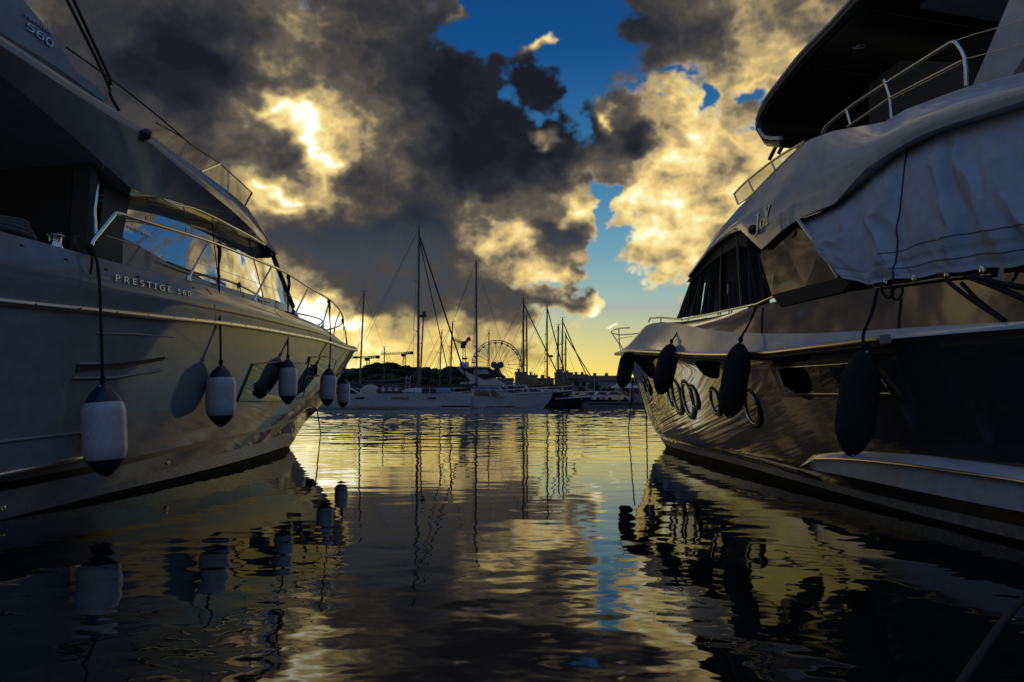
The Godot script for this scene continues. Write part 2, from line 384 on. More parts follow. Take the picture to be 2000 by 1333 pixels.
# curves of the two yachts (their own axes) and places of other things, in metres
const DATA := {
	"l_keel": [[0, -0.45, 0.5], [0.051, -0.45, 0.604], [0.146, -0.45, 0.794], [0.261, -0.45, 1.04], [0.39, -0.45, 1.332], [0.514, -0.45, 1.663], [0.651, -0.45, 2.028], [0.8, -0.45, 2.426], [0.934, -0.45, 2.853], [1.07, -0.45, 3.308], [1.215, -0.45, 3.789], [1.349, -0.45, 4.294], [1.476, -0.45, 4.823], [1.608, -0.45, 5.375], [1.731, -0.45, 5.948], [1.854, -0.45, 6.542], [1.965, -0.45, 7.156], [2.066, -0.45, 7.79], [2.137, -0.45, 8.442], [2.18, -0.45, 9.113], [2.205, -0.45, 9.802], [2.205, -0.45, 10.508], [2.205, -0.45, 11.232], [2.205, -0.45, 11.972], [2.205, -0.45, 12.728], [2.205, -0.45, 13.5]],
	"l_anti": [[0, 0.03, -0.07], [0.06, 0.036, 0.039], [0.169, 0.047, 0.237], [0.303, 0.062, 0.494], [0.45, 0.077, 0.798], [0.604, 0.088, 1.144], [0.76, 0.094, 1.525], [0.92, 0.093, 1.941], [1.081, 0.088, 2.386], [1.239, 0.082, 2.861], [1.394, 0.076, 3.363], [1.546, 0.069, 3.891], [1.692, 0.061, 4.443], [1.835, 0.053, 5.018], [1.979, 0.049, 5.617], [2.115, 0.041, 6.237], [2.241, 0.023, 6.878], [2.346, 0.003, 7.539], [2.409, -0.007, 8.22], [2.447, -0.011, 8.921], [2.476, -0.008, 9.64], [2.486, -0, 10.377], [2.482, 0.01, 11.132], [2.47, 0.022, 11.905], [2.456, 0.033, 12.694], [2.45, 0.04, 13.5]],
	"l_boot": [[0, 0.14, -0.2], [0.074, 0.155, -0.09], [0.192, 0.185, 0.11], [0.327, 0.225, 0.369], [0.475, 0.268, 0.677], [0.628, 0.303, 1.025], [0.783, 0.316, 1.411], [0.94, 0.307, 1.83], [1.098, 0.283, 2.28], [1.253, 0.256, 2.759], [1.405, 0.24, 3.266], [1.556, 0.224, 3.799], [1.701, 0.205, 4.356], [1.845, 0.18, 4.937], [1.988, 0.15, 5.541], [2.124, 0.11, 6.167], [2.249, 0.067, 6.814], [2.354, 0.042, 7.482], [2.416, 0.026, 8.17], [2.455, 0.021, 8.877], [2.483, 0.026, 9.603], [2.493, 0.037, 10.347], [2.488, 0.053, 11.11], [2.476, 0.072, 11.889], [2.462, 0.088, 12.686], [2.456, 0.1, 13.5]],
	"l_str0": [[0, 0.4, -0.5], [0.094, 0.458, -0.388], [0.222, 0.559, -0.183], [0.36, 0.631, 0.082], [0.509, 0.634, 0.396], [0.66, 0.577, 0.752], [0.813, 0.512, 1.146], [0.967, 0.487, 1.574], [1.121, 0.462, 2.034], [1.271, 0.435, 2.524], [1.419, 0.408, 3.042], [1.568, 0.382, 3.586], [1.714, 0.36, 4.156], [1.857, 0.338, 4.75], [2, 0.309, 5.367], [2.136, 0.273, 6.007], [2.261, 0.234, 6.668], [2.365, 0.207, 7.35], [2.426, 0.19, 8.053], [2.465, 0.183, 8.776], [2.493, 0.183, 9.518], [2.502, 0.19, 10.278], [2.497, 0.2, 11.057], [2.484, 0.211, 11.854], [2.471, 0.219, 12.668], [2.464, 0.22, 13.5]],
	"l_str1": [[0, 0.44, -0.55], [0.096, 0.496, -0.438], [0.225, 0.595, -0.232], [0.364, 0.67, 0.034], [0.513, 0.682, 0.349], [0.664, 0.636, 0.707], [0.817, 0.569, 1.102], [0.97, 0.537, 1.532], [1.124, 0.513, 1.993], [1.273, 0.485, 2.485], [1.421, 0.456, 3.004], [1.569, 0.43, 3.551], [1.715, 0.409, 4.122], [1.859, 0.389, 4.718], [2.002, 0.359, 5.338], [2.137, 0.324, 5.98], [2.263, 0.293, 6.644], [2.366, 0.269, 7.328], [2.427, 0.254, 8.034], [2.466, 0.246, 8.759], [2.494, 0.244, 9.503], [2.503, 0.247, 10.267], [2.498, 0.252, 11.048], [2.485, 0.258, 11.848], [2.472, 0.261, 12.665], [2.465, 0.26, 13.5]],
	"l_chine": [[0, 0.58, -0.8], [0.11, 0.597, -0.686], [0.248, 0.63, -0.476], [0.388, 0.673, -0.206], [0.538, 0.71, 0.115], [0.688, 0.724, 0.479], [0.839, 0.711, 0.881], [0.99, 0.682, 1.319], [1.141, 0.659, 1.789], [1.287, 0.639, 2.289], [1.432, 0.616, 2.818], [1.579, 0.592, 3.374], [1.724, 0.567, 3.956], [1.868, 0.539, 4.562], [2.011, 0.504, 5.193], [2.146, 0.461, 5.846], [2.271, 0.41, 6.522], [2.374, 0.36, 7.219], [2.435, 0.328, 7.936], [2.474, 0.314, 8.675], [2.501, 0.315, 9.432], [2.51, 0.328, 10.209], [2.505, 0.348, 11.005], [2.491, 0.37, 11.819], [2.478, 0.39, 12.651], [2.471, 0.4, 13.5]],
	"l_rub": [[0, 1.86, -2.17], [0.18, 1.853, -2.045], [0.356, 1.839, -1.815], [0.507, 1.819, -1.519], [0.659, 1.796, -1.167], [0.803, 1.77, -0.768], [0.948, 1.748, -0.328], [1.086, 1.735, 0.152], [1.223, 1.74, 0.667], [1.354, 1.743, 1.215], [1.483, 1.734, 1.794], [1.623, 1.716, 2.403], [1.769, 1.694, 3.041], [1.914, 1.671, 3.706], [2.056, 1.643, 4.397], [2.19, 1.607, 5.113], [2.314, 1.561, 5.853], [2.412, 1.515, 6.617], [2.469, 1.471, 7.403], [2.51, 1.435, 8.212], [2.536, 1.415, 9.043], [2.543, 1.407, 9.894], [2.536, 1.409, 10.766], [2.521, 1.415, 11.658], [2.507, 1.421, 12.569], [2.5, 1.42, 13.5]],
	"l_deck": [[0, 1.93, -2.12], [0.176, 1.924, -1.995], [0.351, 1.911, -1.767], [0.501, 1.891, -1.471], [0.653, 1.866, -1.12], [0.797, 1.842, -0.723], [0.942, 1.828, -0.283], [1.081, 1.841, 0.194], [1.219, 1.894, 0.708], [1.35, 1.949, 1.254], [1.481, 1.967, 1.832], [1.621, 1.973, 2.439], [1.767, 1.972, 3.074], [1.911, 1.969, 3.737], [2.054, 1.963, 4.426], [2.188, 1.955, 5.14], [2.311, 1.936, 5.877], [2.41, 1.922, 6.639], [2.468, 1.924, 7.423], [2.508, 1.927, 8.229], [2.534, 1.93, 9.057], [2.541, 1.933, 9.905], [2.534, 1.937, 10.775], [2.52, 1.942, 11.664], [2.505, 1.946, 12.572], [2.498, 1.95, 13.5]],
	"l_mid0": [[0, 1.002, -1.348], [0.13, 1.011, -1.229], [0.278, 1.029, -1.012], [0.421, 1.051, -0.731], [0.572, 1.068, -0.398], [0.72, 1.069, -0.02], [0.869, 1.053, 0.398], [1.016, 1.029, 0.852], [1.164, 1.016, 1.34], [1.306, 1.003, 1.859], [1.446, 0.985, 2.408], [1.591, 0.963, 2.985], [1.737, 0.939, 3.59], [1.881, 0.913, 4.22], [2.024, 0.88, 4.874], [2.158, 0.839, 5.553], [2.283, 0.79, 6.254], [2.384, 0.741, 6.978], [2.444, 0.705, 7.723], [2.484, 0.684, 8.49], [2.511, 0.678, 9.276], [2.519, 0.684, 10.083], [2.513, 0.698, 10.909], [2.5, 0.715, 11.754], [2.486, 0.73, 12.618], [2.479, 0.737, 13.5]],
	"l_mid1": [[0, 1.425, -1.751], [0.156, 1.426, -1.629], [0.319, 1.428, -1.406], [0.466, 1.429, -1.117], [0.618, 1.427, -0.775], [0.763, 1.414, -0.387], [0.91, 1.395, 0.042], [1.053, 1.377, 0.508], [1.195, 1.372, 1.01], [1.331, 1.368, 1.543], [1.466, 1.354, 2.107], [1.608, 1.334, 2.7], [1.754, 1.311, 3.321], [1.898, 1.286, 3.968], [2.041, 1.256, 4.64], [2.175, 1.217, 5.337], [2.299, 1.17, 6.057], [2.399, 1.122, 6.801], [2.457, 1.082, 7.566], [2.498, 1.054, 8.354], [2.524, 1.041, 9.162], [2.531, 1.04, 9.99], [2.525, 1.048, 10.839], [2.511, 1.06, 11.707], [2.497, 1.07, 12.594], [2.49, 1.073, 13.5]],
	"l_bul": [[0, 1.899, -2.143], [0.198, 1.892, -2.018], [0.391, 1.879, -1.789], [0.542, 1.859, -1.493], [0.694, 1.835, -1.141], [0.838, 1.81, -0.743], [0.983, 1.792, -0.303], [1.121, 1.793, 0.175], [1.258, 1.825, 0.69], [1.389, 1.856, 1.236], [1.518, 1.862, 1.815], [1.658, 1.857, 2.423], [1.804, 1.847, 3.059], [1.949, 1.835, 3.723], [2.091, 1.819, 4.413], [2.225, 1.798, 5.128], [2.349, 1.767, 5.866], [2.447, 1.739, 6.629], [2.504, 1.72, 7.414], [2.545, 1.706, 8.221], [2.571, 1.698, 9.051], [2.578, 1.696, 9.9], [2.571, 1.699, 10.771], [2.556, 1.705, 11.661], [2.542, 1.71, 12.571], [2.535, 1.712, 13.5]],
	"l_ov_low": [[0.927, 2.959, 2.081], [1.399, 2.88, 3.13], [1.547, 2.879, 3.666], [1.658, 2.885, 4.112], [1.741, 2.864, 4.492], [1.803, 2.849, 4.82], [1.852, 2.834, 5.111], [1.892, 2.81, 5.374], [1.926, 2.781, 5.615], [1.954, 2.74, 5.835], [1.978, 2.748, 6.041], [1.998, 2.804, 6.235], [2.015, 2.859, 6.417], [2.029, 2.912, 6.587], [2.042, 2.963, 6.748], [2.053, 3.011, 6.899], [2.063, 3.052, 7.042], [2.071, 3.091, 7.177], [2.077, 3.129, 7.305], [2.083, 3.165, 7.427], [2.087, 3.201, 7.542], [2.091, 3.235, 7.653], [2.093, 3.269, 7.759], [2.096, 3.301, 7.86], [2.098, 3.332, 7.957], [2.099, 3.362, 8.05], [2.101, 3.391, 8.139], [2.102, 3.419, 8.226], [2.103, 3.446, 8.309], [2.104, 3.473, 8.389], [2.104, 3.498, 8.466], [2.105, 3.523, 8.541], [2.106, 3.546, 8.613], [2.106, 3.569, 8.683], [2.106, 3.569, 9.426], [2.106, 3.569, 10.17], [2.106, 3.569, 10.913], [2.106, 3.569, 11.657], [2.106, 3.569, 12.4]],
	"l_ov_mid": [[1.393, 2.817, 2.739], [1.632, 2.856, 3.451], [1.756, 2.929, 3.946], [1.856, 2.975, 4.371], [1.927, 3.005, 4.729], [1.981, 3.038, 5.043], [2.024, 3.072, 5.325], [2.062, 3.111, 5.583], [2.092, 3.149, 5.818], [2.117, 3.187, 6.035], [2.137, 3.201, 6.233], [2.155, 3.209, 6.418], [2.169, 3.218, 6.59], [2.182, 3.229, 6.752], [2.193, 3.241, 6.905], [2.203, 3.253, 7.05], [2.211, 3.265, 7.187], [2.218, 3.277, 7.316], [2.223, 3.289, 7.438], [2.227, 3.301, 7.554], [2.231, 3.313, 7.665], [2.234, 3.325, 7.771], [2.236, 3.337, 7.872], [2.238, 3.348, 7.969], [2.239, 3.36, 8.062], [2.241, 3.37, 8.152], [2.242, 3.381, 8.238], [2.243, 3.391, 8.32], [2.244, 3.401, 8.4], [2.244, 3.411, 8.477], [2.245, 3.42, 8.551], [2.246, 3.429, 8.623], [2.246, 3.438, 8.692], [2.247, 3.446, 8.76], [2.247, 3.446, 9.488], [2.247, 3.446, 10.216], [2.247, 3.446, 10.944], [2.247, 3.446, 11.672], [2.247, 3.446, 12.4]],
	"l_ov_up": [[0.967, 2.996, 2.081], [1.448, 3.08, 3.159], [1.597, 3.202, 3.706], [1.708, 3.225, 4.158], [1.791, 3.234, 4.541], [1.852, 3.25, 4.871], [1.9, 3.267, 5.165], [1.94, 3.283, 5.432], [1.974, 3.3, 5.677], [2.002, 3.317, 5.901], [2.025, 3.334, 6.107], [2.044, 3.348, 6.299], [2.06, 3.357, 6.477], [2.074, 3.366, 6.645], [2.086, 3.376, 6.802], [2.097, 3.385, 6.951], [2.106, 3.396, 7.092], [2.113, 3.407, 7.225], [2.12, 3.419, 7.352], [2.125, 3.43, 7.471], [2.129, 3.439, 7.585], [2.132, 3.449, 7.694], [2.134, 3.458, 7.798], [2.137, 3.467, 7.897], [2.138, 3.476, 7.993], [2.14, 3.485, 8.084], [2.141, 3.493, 8.172], [2.142, 3.501, 8.257], [2.143, 3.509, 8.338], [2.144, 3.517, 8.417], [2.145, 3.525, 8.493], [2.145, 3.532, 8.566], [2.146, 3.539, 8.637], [2.147, 3.546, 8.706], [2.147, 3.546, 9.445], [2.147, 3.546, 10.184], [2.147, 3.546, 10.922], [2.147, 3.546, 11.661], [2.147, 3.546, 12.4]],
	"l_win_bot": [[0.963, 2.261, 1.562], [1.143, 2.233, 2.063], [1.255, 2.221, 2.437], [1.338, 2.209, 2.75], [1.408, 2.188, 3.033], [1.466, 2.17, 3.287], [1.513, 2.159, 3.515], [1.552, 2.155, 3.725], [1.586, 2.151, 3.92], [1.616, 2.148, 4.103], [1.642, 2.146, 4.276], [1.667, 2.144, 4.44], [1.69, 2.144, 4.598], [1.713, 2.173, 4.752], [1.735, 2.196, 4.899], [1.756, 2.199, 5.041], [1.777, 2.203, 5.177], [1.796, 2.206, 5.308], [1.815, 2.224, 5.435], [1.833, 2.242, 5.558], [1.849, 2.259, 5.675], [1.865, 2.274, 5.789], [1.879, 2.287, 5.897], [1.893, 2.299, 6.002]],
	"l_win_top": [[1.114, 2.877, 2.364], [1.188, 2.886, 2.634], [1.25, 2.897, 2.878], [1.305, 2.903, 3.106], [1.352, 2.91, 3.312], [1.391, 2.918, 3.503], [1.424, 2.928, 3.679], [1.453, 2.937, 3.846], [1.479, 2.932, 4.002], [1.503, 2.928, 4.151], [1.525, 2.924, 4.293], [1.546, 2.921, 4.43], [1.565, 2.918, 4.562], [1.584, 2.916, 4.689], [1.602, 2.906, 4.813], [1.62, 2.896, 4.932], [1.637, 2.886, 5.048], [1.654, 2.876, 5.161], [1.671, 2.864, 5.27], [1.686, 2.846, 5.375], [1.701, 2.828, 5.477], [1.715, 2.811, 5.576], [1.729, 2.794, 5.671], [1.741, 2.778, 5.764]],
	"l_cab_base": [[0.897, 2.189, 1.389], [1.101, 2.141, 1.939], [1.229, 2.11, 2.347], [1.319, 2.089, 2.677], [1.393, 2.072, 2.971], [1.455, 2.058, 3.237], [1.505, 2.049, 3.473], [1.546, 2.044, 3.687], [1.58, 2.042, 3.885], [1.61, 2.041, 4.07], [1.638, 2.042, 4.245], [1.663, 2.042, 4.411], [1.686, 2.042, 4.57], [1.709, 2.042, 4.723], [1.731, 2.04, 4.871], [1.752, 2.036, 5.014], [1.773, 2.031, 5.153], [1.793, 2.025, 5.287], [1.812, 2.021, 5.415], [1.83, 2.017, 5.538], [1.846, 2.016, 5.656], [1.862, 2.015, 5.769], [1.877, 2.015, 5.878], [1.89, 2.015, 5.982]],
	"l_cab_b2": [[1.89, 2.015, 5.982], [1.936, 2.018, 6.37]],
	"l_cab_t2": [[1.741, 2.778, 5.764], [1.788, 2.832, 6.125]],
	"l_cab_m2": [[1.893, 2.299, 6.002], [1.928, 2.334, 6.298]],
	"l_fin": [[1.95, 4.071, 7.812], [1.95, 4.313, 7.457], [1.95, 3.891, 7.158], [1.95, 3.768, 6.923], [1.95, 3.559, 6.638], [1.95, 3.521, 6.421], [1.95, 3.452, 6.293], [1.95, 3.422, 6.343], [1.95, 3.507, 6.825], [1.95, 3.545, 7.326], [1.95, 3.593, 7.78]],
	"l_fin_txt": [[1.95, 3.731, 7.135], [1.95, 3.688, 6.894]],
	"l_fin_txt2": [[1.95, 3.762, 7.146], [1.95, 3.742, 6.907]],
	"l_pole0": [[1.7, 4.413, 6.663], [1.7, 3.79, 6.096], [1.7, 3.646, 6.021], [1.7, 3.544, 5.91]],
	"l_pole1": [[1.7, 4.455, 6.594], [1.7, 3.814, 6.044], [1.7, 3.738, 6.015]],
	"l_toprail": [[1.75, 3.831, 6.572], [1.75, 3.787, 6.196], [1.75, 3.726, 5.798], [1.75, 3.601, 5.189], [1.75, 3.536, 4.973]],
	"l_fws_b": [[1.956, 3.314, 5.85], [1.938, 3.307, 5.709], [1.918, 3.3, 5.559], [1.896, 3.292, 5.403], [1.872, 3.281, 5.241], [1.845, 3.267, 5.072], [1.815, 3.254, 4.892], [1.78, 3.247, 4.695], [1.738, 3.247, 4.476], [1.687, 3.244, 4.241], [1.627, 3.238, 3.988], [1.56, 3.23, 3.716]],
	"l_fws_t": [[1.867, 3.519, 5.624], [1.845, 3.532, 5.465], [1.82, 3.543, 5.299], [1.795, 3.543, 5.132], [1.767, 3.536, 4.961], [1.735, 3.533, 4.776], [1.696, 3.543, 4.567], [1.651, 3.548, 4.348], [1.601, 3.539, 4.125], [1.541, 3.53, 3.883], [1.478, 3.519, 3.628], [1.404, 3.509, 3.349]],
	"l_rail": [[2.437, 1.981, 6.9], [2.435, 2.042, 6.878], [2.415, 2.318, 6.649], [2.406, 2.331, 6.56], [2.347, 2.356, 6.084], [2.21, 2.415, 5.23], [1.896, 2.473, 3.623], [1.779, 2.484, 3.084], [1.576, 2.455, 2.197], [1.342, 2.431, 1.162]],
	"l_nose": [[0.81, 2.499, -0.099], [0.501, 2.51, -0.846], [0.29, 2.469, -1.36], [0.225, 2.395, -1.499], [0.297, 2.271, -1.208], [0.62, 2.081, -0.155]],
	"l_stan0": [[2.144, 2.434, 5.134], [2.2, 2.041, 5.463], [2.207, 1.964, 5.504]],
	"l_stan1": [[1.821, 2.492, 3.506], [1.922, 2.032, 3.981], [1.927, 1.98, 4.007]],
	"l_stan2": [[1.487, 2.47, 2.029], [1.597, 2.075, 2.505], [1.61, 2.003, 2.565]],
	"l_stan3": [[1.24, 2.424, 0.939], [1.307, 2.066, 1.23], [1.318, 1.964, 1.277]],
	"l_wire": [[2.391, 2.122, 6.716], [2.35, 2.131, 6.327], [2.284, 2.146, 5.858], [2.191, 2.167, 5.291], [2.065, 2.188, 4.597], [1.886, 2.21, 3.718], [1.633, 2.227, 2.576], [1.293, 2.231, 1.079]],
	"l_grab": [[2.059, 2.725, 5.717], [2.041, 2.716, 5.576], [2.016, 2.744, 5.403], [1.988, 2.775, 5.218], [1.959, 2.788, 5.034], [1.926, 2.795, 4.84], [1.889, 2.798, 4.634], [1.844, 2.802, 4.41], [1.789, 2.81, 4.163], [1.722, 2.819, 3.888], [1.65, 2.827, 3.596], [1.561, 2.837, 3.268]],
	"l_bar": [[1.991, 2.663, 5.813], [1.968, 2.687, 5.629], [1.94, 2.715, 5.429], [1.908, 2.741, 5.218], [1.873, 2.757, 4.996], [1.832, 2.766, 4.759], [1.784, 2.769, 4.504], [1.724, 2.767, 4.228], [1.651, 2.758, 3.925], [1.571, 2.745, 3.601]],
	"l_low_grab": [[1.869, 2.186, 5.394], [1.847, 2.182, 5.247], [1.824, 2.177, 5.095], [1.8, 2.174, 4.934], [1.775, 2.177, 4.764], [1.749, 2.178, 4.587], [1.723, 2.168, 4.409], [1.695, 2.148, 4.23]],
	"l_wtext": [[1.857, 2.422, 5.877], [1.816, 2.404, 5.581]],
	"l_nav": [[2.138, 3.223, 6.048]],
	"l_winch": [[2.3, 1.973, 7.085], [2.3, 2.034, 7.089]],
	"l_hook": [[2.392, 1.946, 6.967], [2.393, 2.014, 6.981]],
	"l_bundle": [[2.279, 1.966, 7.579], [2.266, 1.979, 7.338]],
	"l_text": [[2.459, 1.763, 6.666], [2.315, 1.794, 5.599]],
	"l_intake_in": [[2.415, 1.083, 6.937], [2.393, 1.094, 6.723], [2.353, 1.123, 6.42], [2.274, 1.21, 5.841], [2.273, 1.176, 5.865], [2.348, 1.085, 6.411], [2.387, 1.051, 6.714], [2.412, 1.025, 6.949]],
	"l_intake_lip": [[2.413, 0.978, 6.981], [2.356, 0.997, 6.521], [2.268, 1.087, 5.889]],
	"l_hw0": [[1.896, 1.241, 3.944], [1.826, 1.271, 3.616], [1.75, 1.304, 3.261], [1.662, 1.34, 2.865], [1.577, 1.346, 2.513], [1.484, 1.354, 2.13], [1.385, 1.361, 1.718], [1.338, 1.199, 1.707], [1.278, 1.036, 1.675], [1.194, 0.872, 1.601], [1.313, 0.85, 2.04], [1.411, 0.829, 2.424], [1.501, 0.81, 2.778], [1.64, 0.81, 3.299], [1.755, 0.809, 3.753], [1.852, 0.809, 4.152], [1.871, 0.95, 4.09], [1.885, 1.094, 4.02]],
	"l_hw1": [[1.447, 1.458, 1.854], [1.381, 1.48, 1.56], [1.31, 1.502, 1.245], [1.234, 1.527, 0.91], [1.182, 1.519, 0.728], [1.126, 1.511, 0.536], [1.066, 1.503, 0.333], [1.019, 1.415, 0.3], [0.968, 1.328, 0.261], [0.915, 1.239, 0.218], [1.098, 1.218, 0.814], [1.232, 1.2, 1.296], [1.339, 1.185, 1.712], [1.346, 1.165, 1.763], [1.354, 1.146, 1.814], [1.361, 1.126, 1.864], [1.391, 1.237, 1.864], [1.419, 1.347, 1.86]],
	"l_trim": [[2.412, 1.334, 6.781], [2.36, 1.368, 6.339], [2.273, 1.397, 5.742]],
	"l_port0": [[1.978, 0.216, 5.412]],
	"l_port1": [[0.987, 0.349, 1.888]],
	"l_port2": [[2.358, 0.088, 7.443]],
	"l_pod_t": [[2.43, 0.568, 6.853], [2.508, 0.56, 7.305], [2.555, 0.543, 7.649], [2.613, 0.506, 8.304], [2.613, 0.506, 9.363], [2.613, 0.506, 10.422], [2.613, 0.506, 11.482], [2.613, 0.506, 12.541], [2.613, 0.506, 13.6]],
	"l_pod_b": [[2.425, 0.386, 6.828], [2.506, 0.358, 7.29], [2.553, 0.333, 7.634], [2.612, 0.266, 8.287], [2.612, 0.266, 9.35], [2.612, 0.266, 10.412], [2.612, 0.266, 11.475], [2.612, 0.266, 12.537], [2.612, 0.266, 13.6]],
	"l_pod_t2": [[2.181, 0.576, 6.602], [2.272, 0.569, 7.087], [2.33, 0.554, 7.457], [2.402, 0.512, 8.154], [2.402, 0.512, 9.243], [2.402, 0.512, 10.332], [2.402, 0.512, 11.422], [2.402, 0.512, 12.511], [2.402, 0.512, 13.6]],
	"l_seam": [[2.212, 1.939, 5.252], [2.216, 1.884, 5.167], [2.221, 1.771, 5.112], [2.178, 1.625, 5.03]],
	"l_drains": [[2.489, 1.862, 7.52], [2.47, 1.841, 7.145], [2.442, 1.839, 6.746], [2.398, 1.849, 6.363], [2.348, 1.851, 5.957], [2.265, 1.898, 5.498]],
	"l_gate": [[2.43, 1.906, 6.839], [2.461, 1.766, 6.852], [2.432, 1.536, 6.798]],
	"l_seam2": [[1.872, 1.947, 3.512], [1.858, 1.873, 3.325], [1.799, 1.731, 3.127]],
	"l_cleat": [[1.792, 1.996, 3.602]],
	"r_keel": [[-0, -0.45, 0.5], [-0.05, -0.45, 0.612], [-0.143, -0.45, 0.817], [-0.24, -0.45, 1.082], [-0.344, -0.45, 1.396], [-0.444, -0.45, 1.752], [-0.548, -0.45, 2.146], [-0.66, -0.45, 2.574], [-0.781, -0.45, 3.034], [-0.903, -0.45, 3.524], [-1.009, -0.45, 4.042], [-1.12, -0.45, 4.586], [-1.236, -0.45, 5.156], [-1.358, -0.45, 5.75], [-1.483, -0.45, 6.367], [-1.608, -0.45, 7.007], [-1.737, -0.45, 7.668], [-1.861, -0.45, 8.35], [-1.973, -0.45, 9.053], [-2.042, -0.45, 9.776], [-2.101, -0.45, 10.518], [-2.161, -0.45, 11.278], [-2.183, -0.45, 12.057], [-2.19, -0.45, 12.854], [-2.198, -0.45, 13.668], [-2.205, -0.45, 14.5]],
	"r_wl": [[-0, 0.03, -0.05], [-0.057, 0.031, 0.062], [-0.161, 0.034, 0.268], [-0.274, 0.037, 0.534], [-0.384, 0.041, 0.849], [-0.505, 0.044, 1.207], [-0.628, 0.047, 1.602], [-0.752, 0.048, 2.032], [-0.877, 0.049, 2.493], [-1.007, 0.049, 2.985], [-1.137, 0.05, 3.504], [-1.263, 0.049, 4.051], [-1.387, 0.047, 4.622], [-1.514, 0.045, 5.218], [-1.648, 0.041, 5.838], [-1.792, 0.035, 6.48], [-1.937, 0.028, 7.144], [-2.072, 0.019, 7.828], [-2.196, 0.01, 8.534], [-2.292, 0.005, 9.259], [-2.359, 0.004, 10.003], [-2.408, 0.007, 10.767], [-2.442, 0.012, 11.548], [-2.451, 0.019, 12.348], [-2.449, 0.025, 13.165], [-2.45, 0.03, 14]],
	"r_boot0": [[-0, 0.08, -0.12], [-0.06, 0.08, -0.007], [-0.164, 0.08, 0.199], [-0.276, 0.08, 0.467], [-0.386, 0.08, 0.784], [-0.507, 0.08, 1.143], [-0.631, 0.081, 1.54], [-0.756, 0.081, 1.972], [-0.882, 0.082, 2.436], [-1.013, 0.084, 2.93], [-1.143, 0.085, 3.452], [-1.27, 0.084, 4.001], [-1.395, 0.08, 4.576], [-1.523, 0.071, 5.175], [-1.657, 0.061, 5.797], [-1.8, 0.053, 6.442], [-1.944, 0.043, 7.109], [-2.079, 0.03, 7.798], [-2.202, 0.028, 8.506], [-2.298, 0.03, 9.235], [-2.366, 0.033, 9.983], [-2.414, 0.038, 10.751], [-2.448, 0.043, 11.536], [-2.457, 0.049, 12.34], [-2.455, 0.055, 13.161], [-2.456, 0.06, 14]],
	"r_boot1": [[-0, 0.18, -0.25], [-0.064, 0.179, -0.136], [-0.168, 0.178, 0.072], [-0.279, 0.177, 0.342], [-0.389, 0.175, 0.662], [-0.51, 0.173, 1.025], [-0.635, 0.171, 1.425], [-0.761, 0.17, 1.861], [-0.889, 0.169, 2.33], [-1.021, 0.169, 2.828], [-1.152, 0.169, 3.355], [-1.28, 0.166, 3.909], [-1.407, 0.159, 4.489], [-1.536, 0.145, 5.093], [-1.671, 0.129, 5.722], [-1.813, 0.117, 6.373], [-1.956, 0.109, 7.046], [-2.089, 0.106, 7.741], [-2.212, 0.106, 8.456], [-2.308, 0.108, 9.191], [-2.375, 0.114, 9.946], [-2.423, 0.123, 10.721], [-2.456, 0.134, 11.514], [-2.466, 0.146, 12.325], [-2.464, 0.159, 13.154], [-2.465, 0.17, 14]],
	"r_chine": [[-0, 0.33, -0.5], [-0.072, 0.327, -0.384], [-0.175, 0.321, -0.172], [-0.283, 0.312, 0.103], [-0.393, 0.303, 0.428], [-0.516, 0.292, 0.797], [-0.642, 0.281, 1.205], [-0.77, 0.27, 1.648], [-0.901, 0.259, 2.125], [-1.035, 0.249, 2.632], [-1.168, 0.24, 3.168], [-1.298, 0.233, 3.732], [-1.427, 0.228, 4.322], [-1.558, 0.227, 4.937], [-1.693, 0.229, 5.576], [-1.834, 0.23, 6.239], [-1.975, 0.225, 6.924], [-2.106, 0.222, 7.631], [-2.228, 0.232, 8.359], [-2.324, 0.246, 9.107], [-2.391, 0.257, 9.875], [-2.438, 0.266, 10.663], [-2.471, 0.275, 11.47], [-2.481, 0.283, 12.295], [-2.479, 0.291, 13.139], [-2.48, 0.3, 14]],
	"r_rub": [[-0, 1.8, -2.03], [-0.13, 1.794, -1.902], [-0.229, 1.783, -1.667], [-0.317, 1.769, -1.364], [-0.429, 1.753, -1.004], [-0.557, 1.735, -0.596], [-0.696, 1.713, -0.145], [-0.843, 1.686, 0.345], [-0.994, 1.649, 0.872], [-1.145, 1.604, 1.432], [-1.292, 1.555, 2.025], [-1.438, 1.502, 2.649], [-1.585, 1.446, 3.301], [-1.731, 1.391, 3.981], [-1.872, 1.336, 4.688], [-2.005, 1.286, 5.42], [-2.129, 1.249, 6.177], [-2.244, 1.241, 6.959], [-2.354, 1.227, 7.763], [-2.449, 1.199, 8.591], [-2.516, 1.17, 9.44], [-2.557, 1.155, 10.311], [-2.586, 1.15, 11.203], [-2.599, 1.151, 12.115], [-2.599, 1.153, 13.048], [-2.6, 1.15, 14]],
	"r_mid0": [[-0, 0.624, -0.742], [-0.082, 0.62, -0.624], [-0.184, 0.613, -0.408], [-0.289, 0.603, -0.129], [-0.399, 0.593, 0.202], [-0.523, 0.581, 0.577], [-0.651, 0.567, 0.992], [-0.783, 0.553, 1.443], [-0.917, 0.537, 1.927], [-1.054, 0.52, 2.443], [-1.19, 0.503, 2.988], [-1.322, 0.487, 3.561], [-1.455, 0.472, 4.161], [-1.588, 0.46, 4.786], [-1.724, 0.45, 5.436], [-1.864, 0.441, 6.11], [-2.002, 0.43, 6.806], [-2.13, 0.426, 7.525], [-2.25, 0.431, 8.265], [-2.346, 0.437, 9.026], [-2.413, 0.44, 9.807], [-2.458, 0.444, 10.608], [-2.491, 0.45, 11.428], [-2.502, 0.457, 12.267], [-2.5, 0.463, 13.124], [-2.501, 0.47, 14]],
